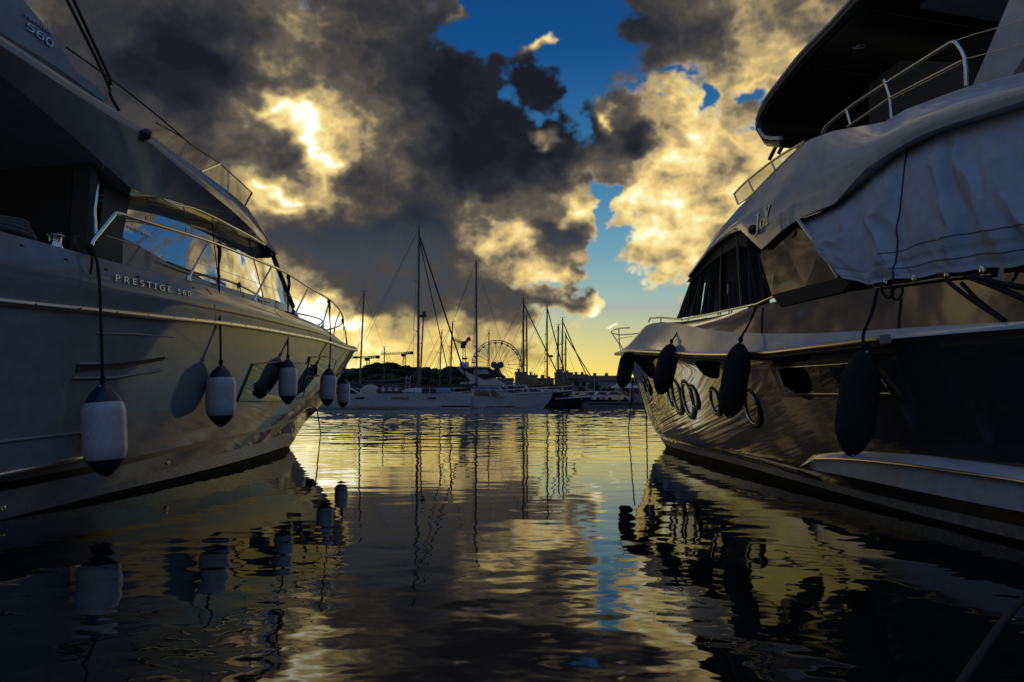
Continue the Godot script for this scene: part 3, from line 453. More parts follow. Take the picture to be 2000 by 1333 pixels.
	"r_mid1": [[-0, 0.992, -0.987], [-0.093, 0.987, -0.867], [-0.195, 0.979, -0.648], [-0.295, 0.968, -0.364], [-0.407, 0.956, -0.028], [-0.531, 0.941, 0.353], [-0.662, 0.925, 0.775], [-0.797, 0.907, 1.233], [-0.936, 0.885, 1.726], [-1.076, 0.859, 2.25], [-1.214, 0.832, 2.804], [-1.35, 0.804, 3.387], [-1.486, 0.776, 3.997], [-1.622, 0.751, 4.633], [-1.76, 0.727, 5.293], [-1.898, 0.705, 5.978], [-2.033, 0.686, 6.686], [-2.158, 0.681, 7.417], [-2.275, 0.68, 8.169], [-2.371, 0.675, 8.943], [-2.438, 0.668, 9.737], [-2.482, 0.666, 10.551], [-2.514, 0.669, 11.385], [-2.525, 0.674, 12.238], [-2.524, 0.679, 13.11], [-2.525, 0.682, 14]],
	"r_mid2": [[-0, 1.359, -1.294], [-0.105, 1.354, -1.172], [-0.206, 1.344, -0.948], [-0.302, 1.332, -0.658], [-0.414, 1.318, -0.315], [-0.539, 1.302, 0.074], [-0.673, 1.283, 0.504], [-0.812, 1.261, 0.972], [-0.955, 1.232, 1.474], [-1.098, 1.198, 2.009], [-1.239, 1.16, 2.575], [-1.378, 1.121, 3.17], [-1.518, 1.081, 3.792], [-1.657, 1.042, 4.441], [-1.796, 1.004, 5.115], [-1.932, 0.969, 5.814], [-2.063, 0.942, 6.536], [-2.186, 0.935, 7.282], [-2.3, 0.928, 8.05], [-2.396, 0.913, 8.839], [-2.463, 0.896, 9.649], [-2.506, 0.888, 10.48], [-2.537, 0.887, 11.331], [-2.549, 0.891, 12.202], [-2.548, 0.894, 13.092], [-2.549, 0.895, 14]],
	"r_mid3": [[-0, 1.653, -1.583], [-0.118, 1.647, -1.458], [-0.218, 1.637, -1.23], [-0.31, 1.623, -0.935], [-0.422, 1.608, -0.586], [-0.549, 1.591, -0.189], [-0.685, 1.57, 0.249], [-0.828, 1.544, 0.726], [-0.976, 1.51, 1.238], [-1.123, 1.469, 1.783], [-1.267, 1.423, 2.359], [-1.41, 1.375, 2.965], [-1.553, 1.324, 3.599], [-1.696, 1.275, 4.26], [-1.836, 1.225, 4.947], [-1.971, 1.18, 5.659], [-2.098, 1.147, 6.395], [-2.217, 1.139, 7.155], [-2.329, 1.127, 7.937], [-2.424, 1.104, 8.742], [-2.491, 1.079, 9.567], [-2.533, 1.066, 10.414], [-2.563, 1.062, 11.281], [-2.575, 1.064, 12.168], [-2.575, 1.067, 13.074], [-2.576, 1.065, 14]],
	"r_bandtop": [[-0, 1.98, -0.68], [-0.2, 1.98, -0.563], [-0.402, 1.981, -0.348], [-0.492, 1.985, -0.07], [-0.639, 1.992, 0.26], [-0.788, 2.001, 0.633], [-0.936, 2.007, 1.046], [-1.079, 2.006, 1.495], [-1.21, 1.989, 1.977], [-1.336, 1.946, 2.491], [-1.468, 1.879, 3.034], [-1.604, 1.795, 3.605], [-1.738, 1.691, 4.202], [-1.866, 1.588, 4.825], [-1.986, 1.501, 5.472], [-2.095, 1.425, 6.143], [-2.197, 1.359, 6.836], [-2.293, 1.31, 7.552], [-2.379, 1.268, 8.289], [-2.449, 1.219, 9.046], [-2.493, 1.188, 9.824], [-2.515, 1.179, 10.622], [-2.519, 1.185, 11.439], [-2.516, 1.199, 12.274], [-2.513, 1.214, 13.128], [-2.52, 1.22, 14]],
	"r_bulw": [[-0, 2.02, 0.5], [-0.226, 2.013, 0.608], [-0.529, 2.001, 0.805], [-0.684, 1.985, 1.061], [-0.844, 1.966, 1.364], [-1.003, 1.944, 1.707], [-1.133, 1.92, 2.087], [-1.246, 1.894, 2.5], [-1.367, 1.866, 2.944], [-1.495, 1.838, 3.416], [-1.612, 1.808, 3.915], [-1.721, 1.776, 4.44], [-1.828, 1.748, 4.989], [-1.932, 1.735, 5.562], [-2.027, 1.72, 6.157], [-2.118, 1.672, 6.774], [-2.207, 1.625, 7.412], [-2.291, 1.584, 8.07], [-2.365, 1.516, 8.748], [-2.418, 1.48, 9.444], [-2.448, 1.481, 10.16], [-2.461, 1.514, 10.893], [-2.462, 1.569, 11.644], [-2.456, 1.635, 12.413], [-2.453, 1.7, 13.198], [-2.46, 1.75, 14]],
	"r_co_up": [[-0.92, 2.643, 2.522], [-1.188, 2.702, 3.301], [-1.355, 2.779, 3.859], [-1.454, 2.845, 4.273], [-1.526, 2.903, 4.622], [-1.587, 2.958, 4.936], [-1.642, 2.995, 5.223], [-1.688, 3.028, 5.481], [-1.726, 3.061, 5.716], [-1.758, 3.096, 5.934], [-1.787, 3.131, 6.136], [-1.813, 3.164, 6.325], [-1.836, 3.155, 6.499], [-1.858, 3.127, 6.663], [-1.877, 3.101, 6.818], [-1.896, 3.06, 6.965], [-1.913, 3.021, 7.103], [-1.929, 2.984, 7.235], [-1.943, 2.949, 7.361], [-1.957, 2.92, 7.48], [-1.97, 2.92, 7.596], [-1.982, 2.919, 7.707], [-1.993, 2.904, 7.812], [-2.003, 2.89, 7.913], [-2.013, 2.876, 8.009], [-2.022, 2.863, 8.102], [-2.03, 2.851, 8.191], [-2.038, 2.836, 8.276], [-2.046, 2.816, 8.358], [-2.053, 2.798, 8.437], [-2.06, 2.781, 8.513], [-2.066, 2.764, 8.586], [-2.072, 2.747, 8.657], [-2.078, 2.729, 8.725], [-2.083, 2.711, 8.791], [-2.089, 2.693, 8.855], [-2.094, 2.675, 8.917], [-2.098, 2.659, 8.977], [-2.103, 2.643, 9.035], [-2.107, 2.627, 9.091], [-2.111, 2.612, 9.146], [-2.114, 2.597, 9.199], [-2.118, 2.583, 9.25], [-2.121, 2.569, 9.3], [-2.124, 2.556, 9.348], [-2.127, 2.543, 9.395], [-2.13, 2.53, 9.441], [-2.132, 2.518, 9.486], [-2.132, 2.518, 10.229], [-2.132, 2.518, 10.972], [-2.132, 2.518, 11.714], [-2.132, 2.518, 12.457], [-2.132, 2.518, 13.2]],
	"r_co_lo": [[-0.966, 2.584, 2.679], [-1.186, 2.638, 3.36], [-1.345, 2.7, 3.897], [-1.439, 2.727, 4.297], [-1.508, 2.741, 4.636], [-1.568, 2.703, 4.938], [-1.619, 2.517, 5.205], [-1.662, 2.371, 5.449], [-1.7, 2.421, 5.683], [-1.733, 2.464, 5.898], [-1.762, 2.483, 6.097], [-1.788, 2.492, 6.283], [-1.811, 2.482, 6.456], [-1.832, 2.473, 6.619], [-1.852, 2.461, 6.774], [-1.87, 2.493, 6.923], [-1.888, 2.524, 7.066], [-1.905, 2.553, 7.201], [-1.92, 2.58, 7.329], [-1.934, 2.607, 7.452], [-1.947, 2.632, 7.569], [-1.959, 2.637, 7.68], [-1.97, 2.637, 7.785], [-1.98, 2.637, 7.886], [-1.99, 2.638, 7.983], [-1.999, 2.629, 8.075], [-2.008, 2.616, 8.164], [-2.016, 2.603, 8.249], [-2.024, 2.591, 8.331], [-2.031, 2.579, 8.41], [-2.038, 2.568, 8.486], [-2.044, 2.557, 8.56], [-2.05, 2.546, 8.631], [-2.056, 2.533, 8.699], [-2.061, 2.52, 8.766], [-2.067, 2.507, 8.83], [-2.071, 2.494, 8.892], [-2.076, 2.482, 8.952], [-2.081, 2.47, 9.01], [-2.085, 2.459, 9.066], [-2.089, 2.448, 9.121], [-2.093, 2.437, 9.174], [-2.096, 2.427, 9.226], [-2.1, 2.417, 9.276], [-2.103, 2.407, 9.325], [-2.106, 2.397, 9.372], [-2.108, 2.388, 9.418], [-2.111, 2.379, 9.463], [-2.111, 2.379, 10.21], [-2.111, 2.379, 10.958], [-2.111, 2.379, 11.705], [-2.111, 2.379, 12.453], [-2.111, 2.379, 13.2]],
	"r_co_wb": [[-1.253, 2.483, 3.181], [-1.432, 2.543, 3.776], [-1.541, 2.616, 4.218], [-1.617, 2.65, 4.578], [-1.68, 2.666, 4.898], [-1.736, 2.638, 5.189], [-1.781, 2.468, 5.44], [-1.818, 2.318, 5.669], [-1.852, 2.367, 5.891], [-1.882, 2.411, 6.097], [-1.908, 2.431, 6.287], [-1.932, 2.443, 6.466], [-1.954, 2.438, 6.633], [-1.974, 2.434, 6.791], [-1.993, 2.428, 6.941], [-2.011, 2.482, 7.087], [-2.027, 2.536, 7.226], [-2.043, 2.581, 7.357], [-2.057, 2.595, 7.48], [-2.07, 2.608, 7.598], [-2.082, 2.615, 7.71], [-2.093, 2.619, 7.816], [-2.104, 2.622, 7.918], [-2.113, 2.617, 8.015], [-2.123, 2.61, 8.109], [-2.131, 2.6, 8.198], [-2.139, 2.588, 8.283], [-2.147, 2.577, 8.366], [-2.154, 2.566, 8.445], [-2.161, 2.556, 8.522], [-2.167, 2.546, 8.595], [-2.173, 2.536, 8.667], [-2.179, 2.527, 8.736], [-2.184, 2.515, 8.802], [-2.189, 2.501, 8.866], [-2.194, 2.489, 8.928], [-2.199, 2.476, 8.988], [-2.203, 2.465, 9.046], [-2.208, 2.453, 9.102], [-2.212, 2.442, 9.157], [-2.215, 2.431, 9.21], [-2.219, 2.421, 9.261], [-2.222, 2.411, 9.311], [-2.225, 2.401, 9.359], [-2.228, 2.392, 9.407], [-2.23, 2.383, 9.452], [-2.233, 2.374, 9.497], [-2.235, 2.365, 9.54], [-2.235, 2.365, 10.272], [-2.235, 2.365, 11.004], [-2.235, 2.365, 11.736], [-2.235, 2.365, 12.468], [-2.235, 2.365, 13.2]],
	"r_co_md": [[-1.277, 2.503, 3.212], [-1.456, 2.573, 3.806], [-1.562, 2.654, 4.244], [-1.637, 2.708, 4.604], [-1.7, 2.743, 4.925], [-1.756, 2.755, 5.217], [-1.801, 2.697, 5.475], [-1.839, 2.632, 5.708], [-1.873, 2.673, 5.929], [-1.902, 2.712, 6.134], [-1.928, 2.737, 6.325], [-1.952, 2.749, 6.503], [-1.973, 2.742, 6.67], [-1.993, 2.736, 6.828], [-2.012, 2.735, 6.977], [-2.03, 2.734, 7.12], [-2.046, 2.733, 7.255], [-2.061, 2.732, 7.383], [-2.075, 2.73, 7.505], [-2.087, 2.729, 7.621], [-2.099, 2.726, 7.732], [-2.11, 2.722, 7.838], [-2.121, 2.716, 7.939], [-2.13, 2.709, 8.036], [-2.14, 2.7, 8.129], [-2.148, 2.69, 8.218], [-2.156, 2.679, 8.303], [-2.164, 2.666, 8.385], [-2.171, 2.654, 8.464], [-2.177, 2.64, 8.54], [-2.184, 2.627, 8.614], [-2.19, 2.613, 8.684], [-2.195, 2.599, 8.753], [-2.201, 2.585, 8.819], [-2.206, 2.571, 8.883], [-2.211, 2.557, 8.944], [-2.215, 2.543, 9.004], [-2.22, 2.529, 9.062], [-2.224, 2.516, 9.118], [-2.228, 2.503, 9.172], [-2.231, 2.49, 9.225], [-2.235, 2.477, 9.276], [-2.238, 2.465, 9.325], [-2.241, 2.451, 9.373], [-2.243, 2.437, 9.42], [-2.246, 2.422, 9.465], [-2.249, 2.406, 9.509], [-2.251, 2.386, 9.552], [-2.251, 2.386, 10.282], [-2.251, 2.386, 11.011], [-2.251, 2.386, 11.741], [-2.251, 2.386, 12.47], [-2.251, 2.386, 13.2]],
	"r_cu_top": [[-1.139, 2.53, 3.005], [-1.195, 2.549, 3.188], [-1.247, 2.567, 3.361], [-1.301, 2.584, 3.536], [-1.351, 2.601, 3.699], [-1.39, 2.62, 3.843], [-1.424, 2.641, 3.974], [-1.453, 2.663, 4.095], [-1.479, 2.679, 4.209], [-1.503, 2.683, 4.316], [-1.525, 2.687, 4.419], [-1.545, 2.692, 4.517], [-1.564, 2.696, 4.613], [-1.582, 2.701, 4.705], [-1.6, 2.705, 4.795], [-1.617, 2.71, 4.883], [-1.634, 2.706, 4.968], [-1.65, 2.674, 5.05], [-1.665, 2.643, 5.129], [-1.679, 2.602, 5.205], [-1.692, 2.534, 5.277], [-1.704, 2.467, 5.347], [-1.716, 2.402, 5.415], [-1.727, 2.339, 5.481]],
	"r_cu_bot": [[-0.722, 2.097, 1.764], [-0.883, 2.054, 2.201], [-0.974, 2.028, 2.499], [-1.05, 2.005, 2.761], [-1.124, 1.984, 3.013], [-1.193, 1.964, 3.25], [-1.252, 1.947, 3.464], [-1.303, 1.931, 3.66], [-1.348, 1.917, 3.84], [-1.389, 1.904, 4.009], [-1.425, 1.893, 4.168], [-1.459, 1.885, 4.316], [-1.489, 1.878, 4.457], [-1.518, 1.871, 4.592], [-1.544, 1.864, 4.72], [-1.569, 1.859, 4.843], [-1.592, 1.858, 4.959], [-1.614, 1.857, 5.071], [-1.634, 1.856, 5.177], [-1.652, 1.855, 5.28], [-1.669, 1.855, 5.379], [-1.686, 1.855, 5.474], [-1.701, 1.854, 5.566], [-1.715, 1.854, 5.655]],
	"r_sw": [[-1.719, 2.312, 5.493], [-1.79, 2.422, 5.945], [-1.838, 2.46, 6.288], [-1.883, 2.12, 6.625], [-1.918, 1.816, 6.904], [-1.849, 1.83, 6.369], [-1.757, 1.847, 5.732]],
	"r_pipe": [[-1.959, 2.414, 6.44], [-2.002, 2.068, 6.781], [-2.03, 1.799, 7.003]],
	"r_cov_top": [[-1.768, 2.493, 6.21], [-1.788, 2.486, 6.357], [-1.806, 2.478, 6.497], [-1.823, 2.474, 6.63], [-1.839, 2.476, 6.753], [-1.853, 2.484, 6.866], [-1.866, 2.504, 6.966], [-1.878, 2.524, 7.063], [-1.889, 2.543, 7.156], [-1.9, 2.562, 7.246], [-1.91, 2.581, 7.333], [-1.92, 2.599, 7.417], [-1.929, 2.617, 7.499], [-1.938, 2.634, 7.578], [-1.947, 2.635, 7.664], [-1.956, 2.635, 7.748], [-1.965, 2.636, 7.829], [-1.973, 2.637, 7.908], [-1.98, 2.637, 7.984], [-1.988, 2.63, 8.061], [-1.995, 2.618, 8.136], [-2.002, 2.607, 8.21], [-2.009, 2.597, 8.28], [-2.015, 2.587, 8.349], [-2.021, 2.577, 8.416], [-2.027, 2.567, 8.48], [-2.033, 2.558, 8.543], [-2.038, 2.549, 8.604], [-2.043, 2.539, 8.663], [-2.048, 2.527, 8.721], [-2.052, 2.515, 8.778], [-2.057, 2.504, 8.832], [-2.061, 2.493, 8.886], [-2.065, 2.483, 8.938], [-2.069, 2.472, 8.988], [-2.073, 2.462, 9.038], [-2.076, 2.453, 9.086], [-2.08, 2.443, 9.132], [-2.083, 2.434, 9.178], [-2.086, 2.425, 9.222]],
	"r_cov_bot": [[-2.218, 1.745, 7.273], [-2.23, 1.711, 7.359], [-2.241, 1.686, 7.446], [-2.253, 1.662, 7.531], [-2.263, 1.639, 7.612], [-2.274, 1.636, 7.691], [-2.284, 1.633, 7.768], [-2.293, 1.627, 7.843], [-2.302, 1.62, 7.916], [-2.311, 1.615, 7.986], [-2.319, 1.609, 8.055], [-2.327, 1.603, 8.121], [-2.335, 1.598, 8.185], [-2.342, 1.593, 8.248], [-2.349, 1.588, 8.308], [-2.355, 1.583, 8.367], [-2.361, 1.579, 8.424], [-2.367, 1.574, 8.48], [-2.373, 1.57, 8.534], [-2.379, 1.565, 8.587], [-2.384, 1.559, 8.638], [-2.389, 1.554, 8.688], [-2.393, 1.549, 8.737], [-2.398, 1.541, 8.784], [-2.402, 1.533, 8.83], [-2.406, 1.532, 8.875], [-2.41, 1.528, 8.919], [-2.414, 1.523, 8.961], [-2.417, 1.519, 9.003], [-2.42, 1.515, 9.044], [-2.423, 1.51, 9.084], [-2.426, 1.506, 9.123], [-2.429, 1.502, 9.161], [-2.432, 1.499, 9.198], [-2.434, 1.495, 9.235], [-2.437, 1.491, 9.27], [-2.439, 1.488, 9.305], [-2.441, 1.484, 9.339], [-2.443, 1.481, 9.373], [-2.445, 1.477, 9.406]],
	"r_box": [[-2.066, 1.775, 6.148], [-2.224, 1.749, 7.248], [-2.238, 1.692, 7.349], [-2.223, 1.643, 7.241], [-2.088, 1.651, 6.295]],
	"r_hawse": [[-2.244, 1.658, 7.602], [-2.251, 1.607, 7.656], [-2.295, 1.581, 8], [-2.329, 1.563, 8.298], [-2.368, 1.522, 8.658], [-2.363, 1.569, 8.611]],
	"r_ht_lo": [[-1.689, 3.298, 5.89], [-1.666, 3.416, 5.601], [-1.653, 3.611, 5.458], [-1.662, 3.74, 5.553], [-1.676, 3.82, 5.716], [-1.69, 3.872, 5.903], [-1.701, 3.923, 6.077], [-1.712, 3.965, 6.247], [-1.721, 3.998, 6.417], [-1.73, 4.022, 6.585], [-1.737, 4.044, 6.745], [-1.745, 4.069, 6.893], [-1.752, 4.095, 7.034], [-1.758, 4.12, 7.169], [-1.763, 4.143, 7.299], [-1.768, 4.164, 7.423], [-1.772, 4.184, 7.542], [-1.775, 4.203, 7.657], [-1.778, 4.222, 7.766], [-1.78, 4.241, 7.871], [-1.782, 4.26, 7.971], [-1.784, 4.279, 8.067], [-1.786, 4.299, 8.16], [-1.788, 4.318, 8.248], [-1.789, 4.337, 8.334], [-1.791, 4.355, 8.417], [-1.792, 4.373, 8.497], [-1.793, 4.391, 8.574], [-1.794, 4.407, 8.649], [-1.795, 4.423, 8.722], [-1.795, 4.423, 9.498], [-1.795, 4.423, 10.273], [-1.795, 4.423, 11.049], [-1.795, 4.423, 11.824], [-1.795, 4.423, 12.6]],
	"r_ht_up": [[-1.688, 3.334, 5.874], [-1.664, 3.456, 5.581], [-1.65, 3.651, 5.43], [-1.659, 3.783, 5.522], [-1.673, 3.863, 5.684], [-1.688, 3.914, 5.873], [-1.699, 3.966, 6.046], [-1.71, 4.01, 6.216], [-1.719, 4.042, 6.386], [-1.728, 4.066, 6.555], [-1.736, 4.089, 6.715], [-1.743, 4.117, 6.862], [-1.75, 4.147, 7], [-1.756, 4.175, 7.133], [-1.762, 4.199, 7.263], [-1.766, 4.22, 7.388], [-1.77, 4.24, 7.508], [-1.774, 4.258, 7.623], [-1.777, 4.276, 7.734], [-1.78, 4.295, 7.84], [-1.782, 4.314, 7.941], [-1.784, 4.334, 8.037], [-1.786, 4.354, 8.129], [-1.787, 4.373, 8.218], [-1.789, 4.393, 8.304], [-1.79, 4.412, 8.387], [-1.791, 4.43, 8.467], [-1.793, 4.448, 8.545], [-1.794, 4.466, 8.62], [-1.795, 4.482, 8.693], [-1.795, 4.482, 9.474], [-1.795, 4.482, 10.256], [-1.795, 4.482, 11.037], [-1.795, 4.482, 11.819], [-1.795, 4.482, 12.6]],
	"r_pole0": [[-1.15, 3.558, 4.9], [-1.15, 3.995, 5.405], [-1.15, 4.389, 5.851]],
	"r_pole1": [[-1.15, 3.571, 5.071], [-1.15, 3.995, 5.607], [-1.15, 4.338, 5.955]],
	"r_pole2": [[-1.15, 3.594, 5.289], [-1.15, 4.065, 5.825], [-1.15, 4.367, 6.089]],
	"r_fw_t": [[-1.535, 3.166, 4.77], [-1.573, 3.189, 4.966], [-1.611, 3.202, 5.163], [-1.646, 3.207, 5.357], [-1.677, 3.211, 5.54], [-1.705, 3.213, 5.715], [-1.731, 3.211, 5.883], [-1.755, 3.205, 6.046], [-1.777, 3.196, 6.203], [-1.797, 3.188, 6.352]],
	"r_fw_b": [[-1.585, 2.996, 4.923], [-1.63, 2.993, 5.154], [-1.665, 3.008, 5.348], [-1.693, 3.036, 5.515], [-1.719, 3.06, 5.676], [-1.743, 3.084, 5.828], [-1.764, 3.106, 5.974], [-1.785, 3.126, 6.115], [-1.803, 3.143, 6.252], [-1.821, 3.161, 6.382]],
	"r_rail_t": [[-1.787, 3.176, 6.582], [-1.793, 3.211, 6.624], [-1.799, 3.225, 6.672], [-1.834, 3.248, 6.956], [-1.895, 3.245, 7.464], [-1.933, 3.239, 7.818], [-1.958, 3.234, 8.058], [-1.963, 3.228, 8.112], [-1.965, 3.208, 8.138], [-1.971, 3.077, 8.199], [-1.972, 2.879, 8.202]],
	"r_rail_m": [[-1.833, 3.094, 6.946], [-1.897, 3.111, 7.484], [-1.932, 3.088, 7.808], [-1.969, 3.062, 8.18]],
	"r_stan0": [[-1.833, 3.246, 6.942], [-1.838, 3.095, 6.988]],
	"r_stan1": [[-1.891, 3.279, 7.425], [-1.897, 3.117, 7.479], [-1.897, 2.946, 7.485]],
	"r_rail_w1": [[-1.963, 3.231, 8.113], [-1.978, 3.193, 8.274], [-2.012, 3.086, 8.648], [-2.048, 2.956, 9.105], [-2.048, 2.956, 12.8]],
	"r_rail_w2": [[-1.971, 3.064, 8.198], [-2.011, 2.944, 8.638], [-2.047, 2.818, 9.095], [-2.047, 2.818, 12.8]],
	"r_console": [[-1.2, 3.346, 6.479], [-1.2, 3.718, 6.501], [-1.2, 3.788, 6.87], [-1.2, 3.459, 7.526], [-1.2, 3.231, 7.535], [-1.2, 3.166, 6.963]],
	"r_arch": [[-1.75, 2.952, 8.039], [-1.75, 3.407, 8.346], [-1.75, 3.648, 8.44], [-1.75, 3.419, 8.806], [-1.75, 3.148, 8.603], [-1.75, 2.91, 8.333]],
	"r_bowrail": [[-1.043, 2.067, 1.508], [-1.082, 2.108, 1.645], [-1.262, 2.033, 2.35], [-1.507, 1.89, 3.36], [-1.547, 1.86, 3.529]],
	"r_bowst": [[-1.27, 2.026, 2.381], [-1.269, 1.966, 2.377]],
	"r_siderail": [[-1.534, 1.862, 3.574], [-1.845, 1.783, 5.08], [-1.969, 1.751, 5.785], [-2.025, 1.772, 6.144]],
	"r_sst0": [[-1.567, 1.852, 3.712], [-1.566, 1.806, 3.709]],
	"r_sst1": [[-1.791, 1.797, 4.795], [-1.79, 1.763, 4.793]],
	"r_sst2": [[-1.803, 1.792, 4.857], [-1.802, 1.758, 4.855]],
	"r_sst3": [[-1.85, 1.779, 5.108], [-1.85, 1.746, 5.106]],
	"r_sst4": [[-1.864, 1.781, 5.179], [-1.863, 1.743, 5.176]],
	"r_name": [[-1.933, 2.409, 5.833], [-1.98, 2.44, 6.152]],
	"r_name_t": [[-1.949, 2.569, 5.939], [-1.985, 2.571, 6.189]],
	"r_dome": [[-1.86, 2.53, 5.617]],
	"r_ports": [[-1.199, 0.886, 2.698, -0.942, -0.229, -0.246, 0.32], [-1.322, 0.841, 3.238, -0.946, -0.229, -0.232, 0.32], [-1.113, 0.904, 2.349, -0.943, -0.223, -0.247, 0.2], [-1.401, 0.865, 3.54, -0.949, -0.224, -0.223, 0.2], [-1.568, 0.812, 4.325, -0.95, -0.23, -0.213, 0.21], [-1.784, 0.743, 5.388, -0.95, -0.239, -0.199, 0.24], [-0.572, 1.121, 0.335, -0.923, -0.245, -0.297, 0.17], [-0.691, 1.058, 0.76, -0.928, -0.24, -0.285, 0.17]],
	"r_hw": [[-2.041, 1.146, 6.064], [-2.118, 1.136, 6.505], [-2.175, 1.128, 6.877], [-2.226, 1.121, 7.207], [-2.248, 1.123, 7.353], [-2.269, 1.124, 7.492], [-2.289, 1.126, 7.624], [-2.274, 1.029, 7.696], [-2.266, 0.935, 7.772], [-2.26, 0.844, 7.848], [-2.228, 0.843, 7.639], [-2.193, 0.843, 7.411], [-2.151, 0.842, 7.157], [-2.1, 0.843, 6.854], [-2.041, 0.844, 6.513], [-1.964, 0.845, 6.116], [-1.985, 0.945, 6.092], [-2.009, 1.046, 6.072]],
	"r_hwi": [[-2.066, 1.108, 6.212], [-2.129, 1.1, 6.581], [-2.179, 1.094, 6.901], [-2.224, 1.089, 7.19], [-2.244, 1.089, 7.323], [-2.263, 1.089, 7.451], [-2.281, 1.09, 7.572], [-2.271, 1.012, 7.629], [-2.263, 0.935, 7.687], [-2.258, 0.86, 7.746], [-2.231, 0.861, 7.567], [-2.202, 0.862, 7.375], [-2.167, 0.863, 7.164], [-2.122, 0.867, 6.892], [-2.072, 0.87, 6.591], [-2.006, 0.874, 6.242], [-2.024, 0.952, 6.229], [-2.043, 1.03, 6.218]],
	"r_sp_t": [[-1.842, 0.225, 6.196], [-1.898, 0.348, 6.444], [-1.966, 0.388, 6.751], [-2.027, 0.413, 7.028], [-2.08, 0.432, 7.278], [-2.125, 0.44, 7.502], [-2.164, 0.446, 7.706], [-2.2, 0.452, 7.893], [-2.232, 0.452, 8.064], [-2.26, 0.449, 8.222], [-2.285, 0.447, 8.368], [-2.308, 0.445, 8.504], [-2.328, 0.442, 8.63], [-2.345, 0.44, 8.747], [-2.361, 0.433, 8.856], [-2.374, 0.426, 8.958], [-2.386, 0.419, 9.055], [-2.397, 0.412, 9.145], [-2.407, 0.405, 9.231], [-2.416, 0.399, 9.313], [-2.416, 0.399, 10.17], [-2.416, 0.399, 11.028], [-2.416, 0.399, 11.885], [-2.416, 0.399, 12.743], [-2.416, 0.399, 13.6]],
	"r_sp_m": [[-1.985, 0.24, 6.388], [-2.049, 0.333, 6.675], [-2.113, 0.356, 6.965], [-2.168, 0.371, 7.224], [-2.216, 0.382, 7.457], [-2.257, 0.385, 7.666], [-2.293, 0.387, 7.858], [-2.326, 0.39, 8.034], [-2.355, 0.389, 8.196], [-2.382, 0.387, 8.345], [-2.405, 0.386, 8.484], [-2.425, 0.384, 8.612], [-2.443, 0.383, 8.732], [-2.459, 0.381, 8.844], [-2.473, 0.374, 8.947], [-2.485, 0.367, 9.044], [-2.496, 0.361, 9.136], [-2.506, 0.354, 9.223], [-2.515, 0.348, 9.305], [-2.524, 0.342, 9.383], [-2.524, 0.342, 10.226], [-2.524, 0.342, 11.07], [-2.524, 0.342, 11.913], [-2.524, 0.342, 12.757], [-2.524, 0.342, 13.6]],
	"r_sp_b": [[-1.956, 0.232, 6.349], [-2.027, 0.233, 6.665], [-2.089, 0.233, 6.947], [-2.143, 0.233, 7.201], [-2.19, 0.231, 7.429], [-2.231, 0.229, 7.635], [-2.267, 0.227, 7.825], [-2.3, 0.225, 8], [-2.329, 0.224, 8.161], [-2.356, 0.222, 8.31], [-2.379, 0.222, 8.449], [-2.4, 0.221, 8.578], [-2.418, 0.22, 8.698], [-2.434, 0.22, 8.81], [-2.449, 0.219, 8.916], [-2.461, 0.217, 9.015], [-2.473, 0.216, 9.108], [-2.483, 0.215, 9.196], [-2.493, 0.214, 9.28], [-2.501, 0.212, 9.359], [-2.501, 0.212, 10.207], [-2.501, 0.212, 11.055], [-2.501, 0.212, 11.904], [-2.501, 0.212, 12.752], [-2.501, 0.212, 13.6]],
	"r_sp_rub": [[-2.07, 0.33, 6.677], [-2.131, 0.354, 6.956], [-2.184, 0.369, 7.205], [-2.231, 0.379, 7.431], [-2.27, 0.384, 7.634], [-2.306, 0.387, 7.82], [-2.338, 0.39, 7.993], [-2.367, 0.39, 8.151], [-2.393, 0.389, 8.298], [-2.417, 0.388, 8.434], [-2.437, 0.387, 8.561], [-2.455, 0.385, 8.679], [-2.471, 0.383, 8.789], [-2.485, 0.379, 8.892], [-2.498, 0.373, 8.988], [-2.509, 0.366, 9.079], [-2.52, 0.36, 9.165], [-2.529, 0.354, 9.246], [-2.537, 0.348, 9.324], [-2.545, 0.343, 9.398], [-2.545, 0.343, 10.238], [-2.545, 0.343, 11.079], [-2.545, 0.343, 11.919], [-2.545, 0.343, 12.76], [-2.545, 0.343, 13.6]],
	"r_pulp": [[-0.365, 1.744, -0.912], [-0.467, 1.851, -0.517], [-0.314, 2.141, -1.113], [-0.374, 2.167, -0.879], [-0.566, 2.128, -0.131], [-0.784, 2.047, 0.714], [-0.736, 1.978, 0.53], [-0.612, 1.842, 0.047]],
	"r_rubgold": [[-1.069, 1.636, 1.034], [-1.316, 1.557, 1.998], [-1.49, 1.494, 2.745], [-1.63, 1.44, 3.37], [-1.745, 1.395, 3.904], [-1.839, 1.358, 4.365], [-1.917, 1.327, 4.77], [-1.983, 1.302, 5.128], [-2.039, 1.281, 5.448], [-2.088, 1.264, 5.738], [-2.131, 1.25, 6.001], [-2.169, 1.241, 6.243], [-2.202, 1.238, 6.465], [-2.233, 1.236, 6.671], [-2.26, 1.234, 6.862], [-2.286, 1.232, 7.041], [-2.309, 1.229, 7.208], [-2.331, 1.227, 7.366], [-2.351, 1.226, 7.514], [-2.37, 1.226, 7.654], [-2.387, 1.223, 7.786], [-2.403, 1.216, 7.911]],
	"r_coil": [[-2.301, 1.628, 7.751], [-2.302, 1.562, 7.757], [-2.307, 1.517, 7.798], [-2.313, 1.514, 7.84], [-2.314, 1.561, 7.853], [-2.312, 1.599, 7.835]],
	"r_strap": [[-2.413, 1.546, 8.737], [-2.413, 1.499, 8.727], [-2.408, 1.448, 8.682]],
